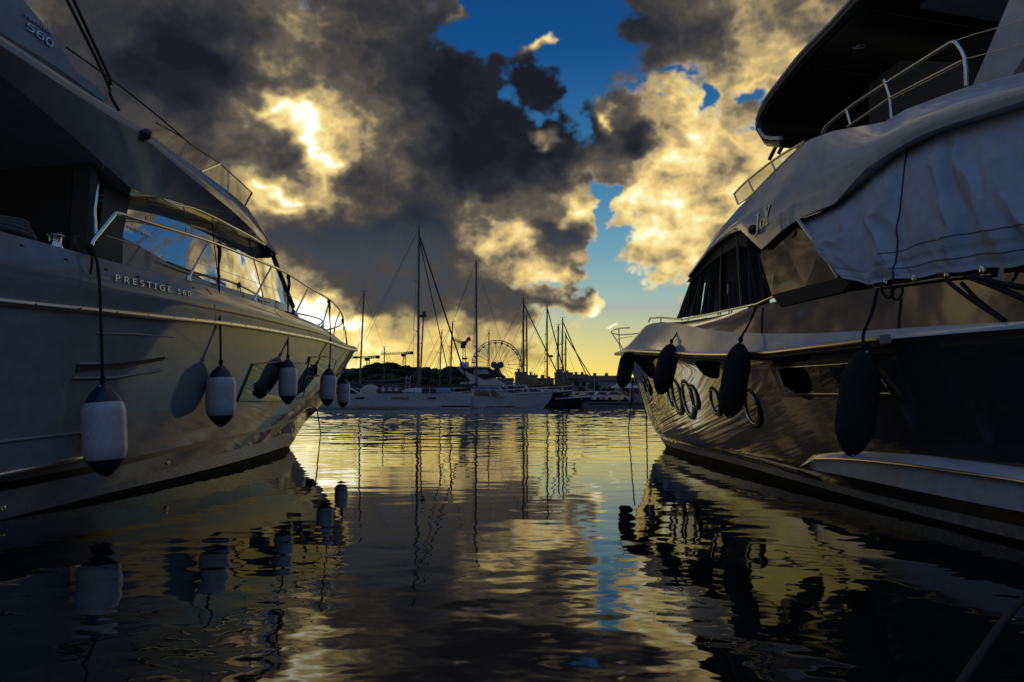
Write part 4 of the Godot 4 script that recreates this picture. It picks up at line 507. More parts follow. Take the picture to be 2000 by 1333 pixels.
	"r_ropes": [[[-2.383, 1.549, 8.349], [-2.401, 1.414, 8.515], [-2.425, 1.249, 8.753]], [[-2.4, 1.537, 8.504], [-2.42, 1.445, 8.698], [-2.44, 1.328, 8.918]], [[-2.406, 1.534, 8.561], [-2.423, 1.463, 8.734], [-2.44, 1.404, 8.923]]],
	"r_cov2_top": [[-2.086, 2.425, 9.222], [-2.089, 2.379, 9.9], [-2.093, 2.379, 10.5], [-2.096, 2.379, 11.1], [-2.099, 2.379, 11.7], [-2.103, 2.379, 12.3], [-2.106, 2.379, 12.9]],
	"r_cov2_bot": [[-2.445, 1.477, 9.406], [-2.445, 1.497, 9.983], [-2.445, 1.517, 10.567], [-2.445, 1.537, 11.15], [-2.445, 1.557, 11.733], [-2.445, 1.577, 12.317], [-2.445, 1.597, 12.9]],
	"fl": [[[-3.069, 0.945, -5.378], [-3.009, 0.241, -5.378], 0.15, [[-3.212, 1.965, -5.378], [-3.171, 1.91, -5.378], [-3.136, 1.752, -5.378], [-3.101, 1.362, -5.378]]], [[-2.994, 1.188, -7.36], [-2.971, 0.54, -7.36], 0.145, [[-3.058, 2.438, -7.36], [-3.043, 1.996, -7.36], [-3.008, 1.463, -7.36]]], [[-2.955, 1.378, -9.43], [-2.938, 0.76, -9.43], 0.121, [[-2.977, 2.463, -9.43], [-2.969, 1.921, -9.43]]], [[-2.894, 1.349, -11.344], [-2.921, 0.728, -11.344], 0.126, [[-2.925, 2.412, -11.344], [-2.89, 1.919, -11.344], [-2.883, 1.577, -11.344]]], [[-3.206, 1.268, -13.696], [-3.224, 0.684, -13.696], 0.122, [[-3.258, 2.369, -13.696], [-3.182, 2.033, -13.696], [-3.184, 1.64, -13.696]]]],
	"fr": [[[2.413, 1.162, -4.882], [2.282, 0.425, -4.882], 0.126, [[2.518, 1.583, -4.882], [2.465, 1.398, -4.882], [2.403, 1.257, -4.882]]], [[2.185, 1.375, -6.819], [2.054, 0.641, -6.819], 0.124, [[2.346, 1.72, -6.819], [2.263, 1.537, -6.819], [2.196, 1.424, -6.819]]], [[2.074, 1.568, -9.276], [1.909, 0.886, -9.276], 0.129, [[2.226, 1.823, -9.276], [2.143, 1.689, -9.276], [2.088, 1.608, -9.276]]], [[2.125, 1.743, -12.959], [1.977, 1.039, -12.959], 0.134, [[2.192, 1.874, -12.959], [2.154, 1.799, -12.959]]]],
	"sails": [{"x": -10.997, "z": -84, "topx": -11.079, "top": 21.478, "aft": 9.6, "fore": 6.1, "fb": 1.75, "r": 0.17, "label": "long white sloop with a tall mast, grey sail cover and two furled headsails", "main": 1}, {"x": -4.222, "z": -86, "topx": -4.357, "top": 17.791, "aft": 6.5, "fore": 4.4, "fb": 1.35, "r": 0.15, "label": "white sailing boat with brown window covers under a tall black mast", "cover": 1}, {"x": -20.849, "z": -98, "topx": -20.422, "top": 15.938, "aft": 6, "fore": 5, "fb": 1.5, "r": 0.13, "label": "sailing boat with a radar dome on its slightly raked mast", "dome": 1}, {"x": -13.265, "z": -103, "topx": -12.811, "top": 13.122, "aft": 5, "fore": 4, "fb": 1.4, "r": 0.13, "label": "sailing boat whose mast carries a radar scanner at its head", "radar": 1}, {"x": -10.582, "z": -104, "topx": -10.226, "top": 11.138, "aft": 4.5, "fore": 3.5, "fb": 1.3, "r": 0.1, "label": "small sailing boat with a thin short mast before the wooded hill"}, {"x": -8.681, "z": -100, "topx": -8.334, "top": 11.968, "aft": 5, "fore": 4, "fb": 1.4, "r": 0.13, "label": "sailing boat with a dark mast crossing the furled headsail of the sloop"}, {"x": -21.074, "z": -118, "topx": -21.047, "top": 9.812, "aft": 4.5, "fore": 3.5, "fb": 1.3, "r": 0.1, "label": "small sailing boat with a short mast standing before the hill's summit"}, {"x": -3.714, "z": -116, "topx": -3.746, "top": 12.247, "aft": 5, "fore": 4, "fb": 1.4, "r": 0.11, "label": "sailing boat whose slim mast stands before the big wheel"}, {"x": 1.503, "z": -96, "topx": 1.556, "top": 14.582, "aft": 6.5, "fore": 5.5, "fb": 1.5, "r": 0.16, "label": "sailing boat with a tall thick mast at the wheel's rim and a furled headsail", "furl": 1}, {"x": 2.162, "z": -103, "topx": 2.111, "top": 13.644, "aft": 6, "fore": 5, "fb": 1.5, "r": 0.14, "label": "sailing boat with a lower mast close beside the thick mast"}, {"x": 4.762, "z": -97, "topx": 4.784, "top": 14.162, "aft": 6, "fore": 2.6, "fb": 1.5, "r": 0.13, "label": "sailing boat with a radar dome on its upright mast and white furled foot", "furl": 1, "dome2": 1}, {"x": 6.468, "z": -101, "topx": 6.565, "top": 11.642, "aft": 5.5, "fore": 3, "fb": 1.4, "r": 0.15, "label": "sailing boat with the first of three masts standing close together"}, {"x": 7.322, "z": -105, "topx": 7.472, "top": 13.133, "aft": 5.5, "fore": 4.4, "fb": 1.4, "r": 0.13, "label": "sailing boat with the tallest of three masts standing close together", "furl": 1}, {"x": 8.069, "z": -108, "topx": 8.137, "top": 11.224, "aft": 5.5, "fore": 5.2, "fb": 1.4, "r": 0.13, "label": "sailing boat with the lowest of three masts standing close together", "furl": 1}],
	"wheel": {"c": [-8.435, 21.312, -400], "r": 14.01},
	"cranes": [{"base": [-104.623, 15.956, -520], "cab": [-105.275, 32.305, -520], "jib": [-123.518, 33.05, -520], "back": [-97.487, 33.796, -520], "label": "tower crane with its jib reaching behind the grey yacht's bow"}, {"base": [-84.303, 17.122, -560], "cab": [-84.971, 37.94, -560], "jib": [-102.613, 38.342, -560], "back": [-78.577, 39.547, -560], "label": "tower crane above the wooded hill beside the sloop's mast"}, {"base": [-32.192, 14.79, -480], "cab": [-32.327, 38.492, -480], "jib": [-35.439, 41.253, -480], "back": [-30.637, 44.017, -480], "label": "tower crane seen end-on between the sloop and the big wheel"}],
	"hill": [[-124.91, 9.334, -250], [-92.79, 9.334, -250], [-71.386, 9.691, -250], [-60.689, 10.226, -250], [-56.426, 11.297, -250], [-52.692, 12.19, -250], [-49.679, 13.62, -250], [-46.474, 14.336, -250], [-42.003, 14.157, -250], [-37.521, 13.084, -250], [-34.837, 12.726, -250], [-31.265, 12.905, -250], [-27.689, 12.547, -250], [-24.646, 11.833, -250], [-21.439, 12.905, -250], [-17.866, 12.905, -250], [-15.181, 12.011, -250], [-12.854, 10.761, -250], [-9.811, 8.265, -250], [-3.565, 6.128, -250], [17.816, 4.705, -250], [53.449, 4.705, -250]],
	"blds": [{"x0": -79.734, "x1": -63.445, "top": 14.468, "z": -300, "roof": "flat", "wall": "render_wall", "label": "long low flat-roofed building beside the wooded hill", "eave": 14.468}, {"x0": -10.241, "x1": 0.439, "top": 7.359, "z": -205, "roof": "flat", "wall": "render_wall", "label": "low dark flat-roofed building behind the flybridge cruiser", "eave": 7.359}, {"x0": 0.814, "x1": 4.071, "top": 8.506, "z": -190, "roof": "flat", "wall": "render_wall", "label": "grey apartment block with roof boxes behind the thick mast", "eave": 8.506}, {"x0": 4.338, "x1": 6.996, "top": 7.91, "z": -196, "roof": "flat", "wall": "render_pale", "label": "pale apartment block stepping down beside the grey block", "eave": 7.91}, {"x0": 7.279, "x1": 11.704, "top": 7.2, "z": -200, "roof": "flat", "wall": "render_wall", "label": "low apartment block behind the dark trees", "eave": 7.2}, {"x0": 11.23, "x1": 15.721, "top": 8.171, "z": -185, "roof": "flat", "wall": "render_wall", "label": "square apartment block behind the three close masts", "eave": 8.171}, {"x0": 15.295, "x1": 19.023, "top": 7.844, "z": -180, "roof": "gable", "wall": "render_wall", "label": "terrace block with chimneys on its tiled roof", "eave": 6.816}, {"x0": 17.136, "x1": 23.647, "top": 6.833, "z": -160, "roof": "gable", "wall": "render_pale", "label": "house with a long tiled roof and white walls beside the trees", "eave": 5.691}, {"x0": 25.242, "x1": 36.407, "top": 6.846, "z": -170, "roof": "gable", "wall": "render_pale", "label": "tiled-roof house behind the bronze yacht's bow", "eave": 5.755}],
	"trees": [{"p": [4.683, 0.8, -140], "h": 3.8, "w": 2.4, "label": "dark round tree beside the low apartment block"}, {"p": [6.605, 0.8, -145], "h": 4.14, "w": 2.69, "label": "dark broad tree next to the white furled sail"}, {"p": [8.388, 0.8, -142], "h": 3.65, "w": 2.23, "label": "dark tree behind the three close masts"}, {"p": [14.849, 0.8, -128], "h": 3.84, "w": 2.74, "label": "dark bushy tree before the white-walled house"}, {"p": [12.87, 0.8, -132], "h": 3.02, "w": 2.26, "label": "low dark tree before the terrace block"}, {"p": [17.437, 0.8, -125], "h": 2.68, "w": 1.96, "label": "low shrubby tree before the tiled roof's gable"}, {"p": [19.276, 0.8, -122], "h": 2.44, "w": 1.57, "label": "small tree beside the terrace parasols"}, {"p": [16.141, 0.8, -126], "h": 2.61, "w": 1.8, "label": "low dark bush between the bushy tree and the gable"}],
	"ropes": {"bow_l": [[-3.435, 1.863, -14.9], [-3.325, 1.29, -13.5], [-3.179, 0.897, -12.4]], "bow_l2": [[-3.495, 0.672, -12.9], [-5.542, 0.028, -21]], "bow_r": [[2.358, 1.238, -14], [3.447, 0.01, -21.5]], "bow_r2": [[2.61, 0.74, -14], [3.363, 0.012, -18]], "near": [[1.866, 0.161, -2.6], [1.565, 0.103, -2.35], [1.198, 0.033, -2]], "bow_up": [[-3.402, 2.438, -14.3], [-3.438, 2.013, -14.9], [-3.45, 1.5, -14.9]]},
	"cars": [[10.454, 0.868, -96, 0], [11.322, 0.869, -97, 1], [12.026, 0.868, -96, 2], [12.91, 0.869, -97, 1], [13.597, 0.868, -96, 0], [14.567, 0.869, -97, 1], [11.695, 0.874, -104, 2], [15.174, 0.874, -104, 0]]}

func _ready() -> void:
	# camera
	var cam := Camera3D.new()
	cam.name = "camera"
	add_child(cam)
	cam.position = Vector3(0, 0.8, 0)
	cam.rotation_degrees = Vector3(4.879, 0, 0)
	cam.fov = 50.91
	cam.near = 0.05
	cam.far = 3000.0
	cam.current = true
	# sky
	var env := Environment.new()
	env.background_mode = Environment.BG_SKY
	var sky := Sky.new()
	sky.sky_material = make_sky()
	env.sky = sky
	env.background_energy_multiplier = 1.0
	env.tonemap_mode = Environment.TONE_MAPPER_LINEAR
	env.tonemap_exposure = 1.0
	env.sdfgi_enabled = true
	env.ssao_enabled = true
	env.ssil_enabled = true
	var we := WorldEnvironment.new()
	we.name = "world"
	we.environment = env
	add_child(we)
	# the sun low behind thin cloud
	var sun := DirectionalLight3D.new()
	sun.name = "sun"
	add_child(sun)
	sun.rotation_degrees = Vector3(-SUN_EL, 180.0 - SUN_AZ, 0)
	sun.light_color = Color(1.0, 0.78, 0.42)
	sun.light_energy = 0.004
	sun.light_angular_distance = 70.0
	sun.shadow_enabled = true
	materials()
	print("sky done")
	water()
	land()
	print("water, land done")
	left_yacht()
	right_yacht()
	fenders()
	print("yachts done")
	far_boats()
	ferris_wheel()
	cranes()
	buildings()
	quay_life()
	ropes()

const RAMP := [[26, 29, 37], [40, 42, 49], [57, 57, 60], [79, 75, 70], [107, 99, 84], [146, 130, 98], [191, 167, 118], [238, 207, 132], [255, 235, 162], [255, 249, 220], [255, 253, 240]]
const CLEAR := [[0, 234, 194, 84], [2.5, 224, 198, 104], [5, 188, 190, 138], [8, 150, 180, 174], [12, 108, 160, 182], [18, 58, 120, 166], [27, 20, 78, 136], [40, 12, 52, 104], [90, 8, 34, 76]]
const DUSK := [[0, 62, 72, 92], [8, 50, 68, 98], [15, 48, 76, 118], [20, 62, 98, 148], [26, 88, 132, 186], [40, 82, 134, 194], [90, 44, 98, 164]]
const SUN_AZ := -15.0
const SUN_EL := 10.0
const SKY_W := 4096

var n_warp: FastNoiseLite
var n_warp2: FastNoiseLite
var n_fine: FastNoiseLite
var n_gen: FastNoiseLite
var n_hole: FastNoiseLite
var n_billow: FastNoiseLite
var ramp_lin := []
var clear_lin := []
var dusk_lin := []

func lin(r: float, g: float, b: float) -> Vector3:
	var c := Color(r / 255.0, g / 255.0, b / 255.0).srgb_to_linear()
	return Vector3(c.r, c.g, c.b)

var fine_b := []
var fine_c := []

# the coarse lay-out of the clouds, every half degree, with the smaller clouds and gaps added
func refine(T: Array, which: int) -> Array:
	var out := []
	for i in 73:
		var row := PackedFloat32Array()
		var el := i * 0.5
		for j in 161:
			var az := j * 0.5 - 40.0
			var gx := minf((az + 40.0) / 2.0, 39.999)
			var gy := minf(el / 2.0, 17.999)
			var x := int(gx)
			var y := int(gy)
			var u := smoothstep(0.0, 1.0, gx - x)
			var w := smoothstep(0.0, 1.0, gy - y)
			var t: float = lerpf(lerpf(T[y][x], T[y][x + 1], u), lerpf(T[y + 1][x], T[y + 1][x + 1], u), w)
			for k in SKY_BLOBS:
				var ux: float = (az - k[0]) / k[2]
				if absf(ux) < 2.4:
					var uy: float = (el - k[1]) / k[3]
					t += k[which] * exp(-ux * ux - uy * uy)
			row.append(t)
		out.append(row)
	return out

func table(T: Array, az: float, el: float) -> float:
	var gx := clampf((az + 40.0) * 2.0, 0.0, 159.999)
	var gy := clampf(el * 2.0, 0.0, 71.999)
	var j := int(gx)
	var i := int(gy)
	var u := gx - j
	var w := gy - i
	var r0: PackedFloat32Array = T[i]
	var r1: PackedFloat32Array = T[i + 1]
	return lerpf(lerpf(r0[j], r0[j + 1], u), lerpf(r1[j], r1[j + 1], u), w)

func by_height(T: Array, el: float) -> Vector3:
	for i in range(1, T.size()):
		if el < T[i][0]:
			return T[i - 1][1].lerp(T[i][1], (el - T[i - 1][0]) / (T[i][0] - T[i - 1][0]))
	return T[T.size() - 1][1]

# the light of the sky (linear) towards azimuth and elevation in degrees: air and clouds
func sky_color(az: float, el: float) -> Color:
	var a := deg_to_rad(az)
	var e := deg_to_rad(el)
	var d := Vector3(sin(a) * cos(e), sin(e), -cos(a) * cos(e))
	var q := Vector3(d.x, d.y * 1.35, d.z)
	var wx := n_warp.get_noise_3dv(q) * 1.7 + n_warp2.get_noise_3dv(q) * 1.9
	var wy := n_warp.get_noise_3dv(q + Vector3(7.3, 0, 0)) * 1.5 + n_warp2.get_noise_3dv(q + Vector3(0, 9.1, 0)) * 1.2
	var low := smoothstep(0.0, 9.0, el)
	wy *= 0.25 + 0.75 * low
	var fine := n_fine.get_noise_3dv(q)
	var b := 0.0
	var c := 0.0
	var sun_a := cos(deg_to_rad(az - SUN_AZ)) * cos(e)
	var sunward := clampf(0.5 + 0.5 * sun_a, 0.0, 1.0)
	var win := (1.0 - smoothstep(37.0, 50.0, absf(az))) * (1.0 - smoothstep(33.0, 44.0, el))
	if win < 1.0:
		var g := n_gen.get_noise_3dv(q)
		var h := n_hole.get_noise_3dv(q)
		b = 2.7 + 5.8 * g + 1.2 * pow(sunward, 4.0) + 1.3 * (1.0 - sunward)
		b = clampf(b, 0.8, 6.6)
		c = 4.9 + 17.0 * h + 2.0 * (1.0 - sunward)
	if win > 0.0:
		var ax := az + wx
		var ey := maxf(el + wy, 0.0)
		var b1 := table(fine_b, ax, ey)
		var c1 := table(fine_c, ax, ey)
		b = lerpf(b, b1, win)
		c = lerpf(c, c1, win)
	var lively := clampf(b / 5.5, 0.3, 1.0)
	var billow := 0.42 - 2.2 * absf(n_billow.get_noise_3dv(q + Vector3(wx, wy, 0) * 0.02))
	b += (fine * 2.6 + billow * 1.5) * lively * (0.25 + 0.75 * low)
	c += fine * 6.5 - billow * 1.8
	var m := smoothstep(3.2, 6.0, c)
	var rim := m * (1.0 - m) * 4.0
	b += rim * 0.9 * pow(sunward, 3.0) * low * smoothstep(1.0, 4.0, b)
	# lit fringes of the smaller cloud heads
	var fringe := 1.0 - absf(n_warp2.get_noise_3dv(q * 1.25 + Vector3(3.0, 1.0, 0.0))) * 6.0
	b += smoothstep(0.45, 1.0, fringe + fine * 0.9) * 0.3 * low * smoothstep(0.6, 2.4, b) * pow(sunward, 2.0)
	# edges: a dark cloud stands in front of a lit one
	var crisp := smoothstep(3.3, 5.4, b + fine * 1.6)
	b = lerpf(b, lerpf(minf(b, 3.3), maxf(b, 5.6), crisp), 0.55)
	b = 3.4 + (b - 3.4) * 1.14
	var base := lerpf(2.45, 0.0, smoothstep(10.0, 17.0, el)) + clampf(fine * 1.6 + billow * 0.8, -0.35, 0.5)
	b = maxf(b, base)
	var bb := clampf(b, 0.0, 10.0)
	var i := mini(int(bb), 9)
	var col: Vector3 = ramp_lin[i].lerp(ramp_lin[i + 1], bb - i)
	col *= 1.0 + maxf(b - 8.2, 0.0) * 0.4
	col.z *= 0.62 + 0.38 * low
	var clear := by_height(clear_lin, el)
	var away := smoothstep(0.08, 0.5, 1.0 - sunward)
	clear = clear.lerp(by_height(dusk_lin, el), away)
	var glow := exp(-pow((az - SUN_AZ) / 26.0, 2.0) - pow(el / 7.0, 2.0))
	clear += Vector3(0.5, 0.36, 0.07) * glow
	col = col.lerp(clear, m)
	return Color(col.x, col.y, col.z)

var haze := Vector3.ZERO

# low down, haze in front of the clouds: no cloud base there is darker than it
func hazy(c: Color, el: float) -> Color:
	if el > 17.0:
		return c
	var mean := (haze.x + haze.y + haze.z) / 3.0
	var k := maxf(0.0, 0.62 - (c.r + c.g + c.b) / 3.0 / mean) * (1.0 - smoothstep(10.0, 17.0, el))
	return Color(c.r + k * haze.x, c.g + k * haze.y, c.b + k * haze.z)

func make_sky() -> PanoramaSkyMaterial:
	n_warp = noise(5.0, 4, 11)
	n_warp2 = noise(15.0, 4, 23)
	n_fine = noise(11.0, 7, 31)
	n_fine.fractal_gain = 0.62
	n_gen = noise(2.3, 4, 47)
	n_hole = noise(1.7, 5, 59)
	for r in RAMP:
		ramp_lin.append(lin(r[0], r[1], r[2]))
	for r in CLEAR:
		clear_lin.append([r[0], lin(r[1], r[2], r[3])])
	for r in DUSK:
		dusk_lin.append([r[0], lin(r[1], r[2], r[3])])
	fine_b = refine(SKY_B, 4)
	fine_c = refine(SKY_C, 5)
	n_billow = noise(10.0, 5, 71)
	var W := SKY_W
	var H := SKY_W / 2
	# all round, coarse
	var cw := 1024
	var ch := 256
	var coarse := Image.create(cw, ch, false, Image.FORMAT_RGBF)
	for y in ch:
		var el := 90.0 - (y + 0.5) / ch * 90.0
		for x in cw:
			var az := (x + 0.5) / cw * 360.0
			coarse.set_pixel(x, y, sky_color(az if az < 180.0 else az - 360.0, el))
	var chan := [PackedFloat32Array(), PackedFloat32Array(), PackedFloat32Array()]
	for y in range(int((90.0 - 20.0) / 90.0 * ch), int((90.0 - 10.0) / 90.0 * ch)):
		for x in range(0, cw, 4):
			var c := coarse.get_pixel(x, y)
			chan[0].append(c.r); chan[1].append(c.g); chan[2].append(c.b)
	for k in 3:
		chan[k].sort()
		haze[k] = chan[k][chan[k].size() / 2]
	for y in range(int((90.0 - 17.0) / 90.0 * ch), ch):
		for x in cw:
			coarse.set_pixel(x, y, hazy(coarse.get_pixel(x, y), 90.0 - (y + 0.5) / ch * 90.0))
	coarse.resize(W, H / 2, Image.INTERPOLATE_CUBIC)
	var im := Image.create(W, H, false, Image.FORMAT_RGBF)
	im.fill(Color(0.045, 0.045, 0.045))
	im.blit_rect(coarse, Rect2i(0, 0, W, H / 2), Vector2i.ZERO)
	# the side towards the sunset once more, at full sharpness
	var half := int(44.0 / 360.0 * W)
	var rows := int(42.0 / 180.0 * H)
	for y in range(H / 2 - rows, H / 2):
		var el := 90.0 - (y + 0.5) / H * 180.0
		for x in range(-half, half):
			im.set_pixel((x + W) % W, y, hazy(sky_color((x + 0.5) / W * 360.0, el), el))
	var s := PanoramaSkyMaterial.new()
	s.panorama = ImageTexture.create_from_image(im)
	return s

func materials() -> void:
	var patch := tex(0.012, 5, 3, 0.86, 1.0)
	var grime := tex(0.02, 6, 5, 0.62, 1.0)
	var gloss := tex(0.02, 5, 9, 0.55, 1.0)
	var peel := bump(0.05, 3, 7, 3.0)
	var weave := bump(0.16, 3, 13, 6.0)
	var m := mat("grey_gelcoat", Color(0.29, 0.297, 0.308), 0.11, 0.0, 0.42)
	m.clearcoat_enabled = true
	m.clearcoat = 0.25
	m.clearcoat_roughness = 0.02
	wear(m, patch, 0.7, gloss, peel, 0.012)
	m = mat("light_stripe", Color(0.5, 0.49, 0.47), 0.3)
	wear(m, grime, 1.3, gloss)
	m = mat("dark_stripe", Color(0.02, 0.02, 0.023), 0.2)
	m = mat("antifoul", Color(0.012, 0.012, 0.012), 0.75)
	wear(m, grime, 2.0)
	m = mat("bronze_hull", Color(0.09, 0.084, 0.086), 0.04, 0.45, 0.6)
	m.clearcoat_enabled = true
	m.clearcoat = 1.0
	m.clearcoat_roughness = 0.03
	wear(m, patch, 0.6, gloss, peel, 0.01)
	m = mat("white_gelcoat", Color(0.62, 0.63, 0.65), 0.2)
	m.clearcoat_enabled = true
	m.clearcoat = 0.6
	m.clearcoat_roughness = 0.05
	wear(m, patch, 0.9, gloss, peel, 0.012)
	mat("chrome", Color(0.74, 0.72, 0.68), 0.14, 1.0)
	mat("letter_metal", Color(0.62, 0.61, 0.59), 0.2, 1.0)
	mat("brass_rub", Color(0.72, 0.68, 0.6), 0.22, 1.0)
	mat("dark_glass", Color(0.006, 0.007, 0.009), 0.015, 0.0, 1.0)
	mat("port_glass", Color(0.006, 0.007, 0.008), 0.02, 0.0, 0.55)
	mat("mirror_glass", Color(0.66, 0.67, 0.69), 0.012, 0.9)
	m = mat("tint_glass", Color(0.03, 0.032, 0.035, 1), 0.02, 0.0, 0.6)
	m.transparency = BaseMaterial3D.TRANSPARENCY_ALPHA
	m.albedo_color.a = 0.45
	m = mat("clear_glass", Color(0.4, 0.42, 0.43, 1), 0.02, 0.0, 0.5)
	m.transparency = BaseMaterial3D.TRANSPARENCY_ALPHA
	m.albedo_color.a = 0.25
	mat("black_rubber", Color(0.012, 0.012, 0.013), 0.6)
	mat("black_paint", Color(0.015, 0.015, 0.017), 0.3)
	mat("interior", Color(0.05, 0.048, 0.045), 0.7)
	m = mat("fender_white", Color(0.62, 0.61, 0.62), 0.42)
	wear(m, patch, 3.0, gloss)
	mat("fender_navy", Color(0.012, 0.015, 0.045), 0.35)
	m = mat("fender_sock", Color(0.012, 0.017, 0.014), 0.95)
	wear(m, grime, 9.0, null, weave, 0.8)
	m.uv1_scale = Vector3(14, 14, 14)
	m = mat("rope_black", Color(0.016, 0.016, 0.017), 0.85)
	wear(m, grime, 12.0, null, weave, 0.7)
	m = mat("rope_grey", Color(0.14, 0.14, 0.145), 0.9)
	wear(m, grime, 12.0, null, weave, 0.8)
	m = mat("rope_brown", Color(0.06, 0.05, 0.035), 0.9)
	wear(m, grime, 12.0, null, weave, 0.9)
	m = mat("canvas_grey", Color(0.43, 0.48, 0.55), 0.85)
	wear(m, patch, 1.2, null, weave, 0.12)
	m.rim_enabled = true
	m.rim = 0.2
	m.rim_enabled = false
	m = mat("canvas_brown", Color(0.035, 0.031, 0.027), 0.8)
	wear(m, patch, 2.0, null, weave, 0.25)
	m = mat("canvas_taupe", Color(0.09, 0.08, 0.068), 0.85)
	wear(m, patch, 2.0, null, weave, 0.2)
	mat("hardtop_dark", Color(0.05, 0.048, 0.047), 0.22)
	m = mat("deck", Color(0.42, 0.41, 0.4), 0.6)
	wear(m, grime, 1.0)
	# far things
	m = mat("boat_white", Color(0.7, 0.74, 0.76), 0.28)
	wear(m, grime, 0.5)
	mat("boat_navy", Color(0.01, 0.012, 0.02), 0.25)
	mat("mast_metal", Color(0.1, 0.11, 0.12), 0.4, 0.5)
	mat("sail_cover", Color(0.05, 0.05, 0.055), 0.9)
	mat("sail_white", Color(0.5, 0.5, 0.48), 0.9)
	mat("canvas_navy", Color(0.015, 0.02, 0.045), 0.9)
	mat("canvas_cream", Color(0.4, 0.37, 0.3), 0.9)
	mat("brown_cover", Color(0.14, 0.1, 0.055), 0.85)
	mat("blue_cover", Color(0.1, 0.2, 0.36), 0.8)
	mat("steel_dark", Color(0.03, 0.03, 0.032), 0.5)
	mat("crane_paint", Color(0.1, 0.075, 0.03), 0.5)
	mat("wheel_white", Color(0.45, 0.45, 0.45), 0.45)
	mat("wheel_blue", Color(0.03, 0.06, 0.16), 0.4)
	m = mat("foliage", Color(0.04, 0.055, 0.025), 0.9)
	m.backlight_enabled = true
	m.backlight = Color(0.05, 0.07, 0.02)
	m = mat("hill_soil", Color(0.035, 0.035, 0.022), 0.95)
	wear(m, grime, 0.05)
	mat("bark", Color(0.06, 0.045, 0.035), 0.95)
	m = mat("concrete", Color(0.22, 0.21, 0.2), 0.85)
	wear(m, grime, 0.35)
	m = mat("render_wall", Color(0.26, 0.24, 0.22), 0.85)
	wear(m, grime, 0.15)
	m = mat("render_pale", Color(0.42, 0.39, 0.36), 0.85)
	wear(m, grime, 0.15)
	m = mat("roof_tile", Color(0.16, 0.09, 0.06), 0.85)
	wear(m, grime, 0.4)
	mat("window_dark", Color(0.02, 0.022, 0.025), 0.08)
	mat("car_silver", Color(0.4, 0.4, 0.41), 0.25, 0.4)
	mat("car_dark", Color(0.03, 0.03, 0.035), 0.2)
	mat("car_white", Color(0.6, 0.6, 0.6), 0.25)
	mat("car_red", Color(0.2, 0.02, 0.02), 0.25)
	mat("tyre", Color(0.015, 0.015, 0.015), 0.9)
	mat("sign_red", Color(0.25, 0.015, 0.015), 0.5)
	m = mat("water", Color(0.005, 0.008, 0.008), 0.02, 0.0, 0.42)

func wave(n1: FastNoiseLite, n2: FastNoiseLite, n3: FastNoiseLite, np: FastNoiseLite, x: float, z: float) -> float:
	var calm := 0.62 + 0.75 * np.get_noise_2d(x * 0.35, z)
	return (n1.get_noise_2d(x, z * 1.15) * 0.0110 + n2.get_noise_2d(x * 0.7, z * 1.4) * 0.0052 + n3.get_noise_2d(x * 0.8, z * 1.2) * 0.0021) * calm

func water() -> void:
	var n1 := noise(0.5, 2, 101)
	var n2 := noise(1.5, 2, 102)
	var n3 := noise(4.2, 3, 103)
	var np := noise(0.06, 2, 104)
	var b := MB.new()
	var rows := []
	var R := 900
	var Cn := 560
	for r in R:
		var D := 1.1 * exp(log(128.0 / 1.1) * r / (R - 1))
		var row := PackedVector3Array()
		row.resize(Cn)
		var half := D * 1.15 + 3.0
		for c in Cn:
			var x := half * (2.0 * c / (Cn - 1) - 1.0)
			row[c] = Vector3(x, wave(n1, n2, n3, np, x, -D) * (0.9 + maxf(0.0, D - 14.0) / 20.0), -D)
		rows.append(row)
	rows.reverse()
	b.grid(rows)
	# calm water beyond, and behind the camera
	var k := 160.0
	b.quad(Vector3(-k, -0.16, -128), Vector3(k, -0.16, -128), Vector3(k, -0.16, 60), Vector3(-k, -0.16, 60))
	struct("water", b, M.water)

func both(rows_of: Array, called: String, m: Material, parent: Node, sub := 4) -> MeshInstance3D:
	var b := MB.new()
	b.grid(skin(rows_of, sub))
	var other := []
	for c in rows_of:
		other.append(mir(c))
	b.grid(skin(other, sub))
	return obj(called, b, m, parent)

func pair(rows_of: Array, called: String, m: Material, parent: Node, sub := 4) -> MeshInstance3D:
	var b := MB.new()
	b.grid(skin(rows_of, sub))
	var other := []
	for c in rows_of:
		other.append(mir(c))
	var b2 := MB.new()
	b2.grid(skin(other, sub))
	obj(called, b2, m, parent)
	return obj(called, b, m, parent)

func across(a: PackedVector3Array, rise: float, called: String, m: Material, parent: Node) -> MeshInstance3D:
	var rows := []
	for k in 9:
		var t := k / 8.0
		var row := PackedVector3Array()
		for p in a:
			row.append(Vector3(lerpf(p.x, -p.x, t), p.y + rise * sin(PI * t), p.z))
		rows.append(row)
	var b := MB.new()
	b.grid(rows)
	return obj(called, b, m, parent)

func lettering(text: String, called: String, from: Vector3, to: Vector3, height: float, depth: float, m: Material, parent: Node, serif := false, slant := 0.0, keep_up := Vector3.UP) -> void:
	var tm := TextMesh.new()
	var f := SystemFont.new()
	f.font_names = PackedStringArray(["Droid Serif" if serif else "Droid Sans"])
	tm.font = f
	tm.text = text
	tm.font_size = 64
	tm.pixel_size = 0.01
	tm.depth = 0.06
	tm.curve_step = 2.0
	var box := tm.get_aabb()
	var right := (to - from)
	var along := right.normalized()
	var up := (keep_up - along * keep_up.dot(along)).normalized()
	var out := along.cross(up)
	var o := MeshInstance3D.new()
	o.name = called
	o.mesh = tm
	o.material_override = m
	parent.add_child(o, true)
	var sx := right.length() / box.size.x
	var sy := height / box.size.y
	var bs := Basis(along * sx, up * sy + along * slant * sy, out * depth / 0.06)
	o.transform = Transform3D(bs, (from + to) * 0.5 + up * height * 0.5 - bs * box.get_center())

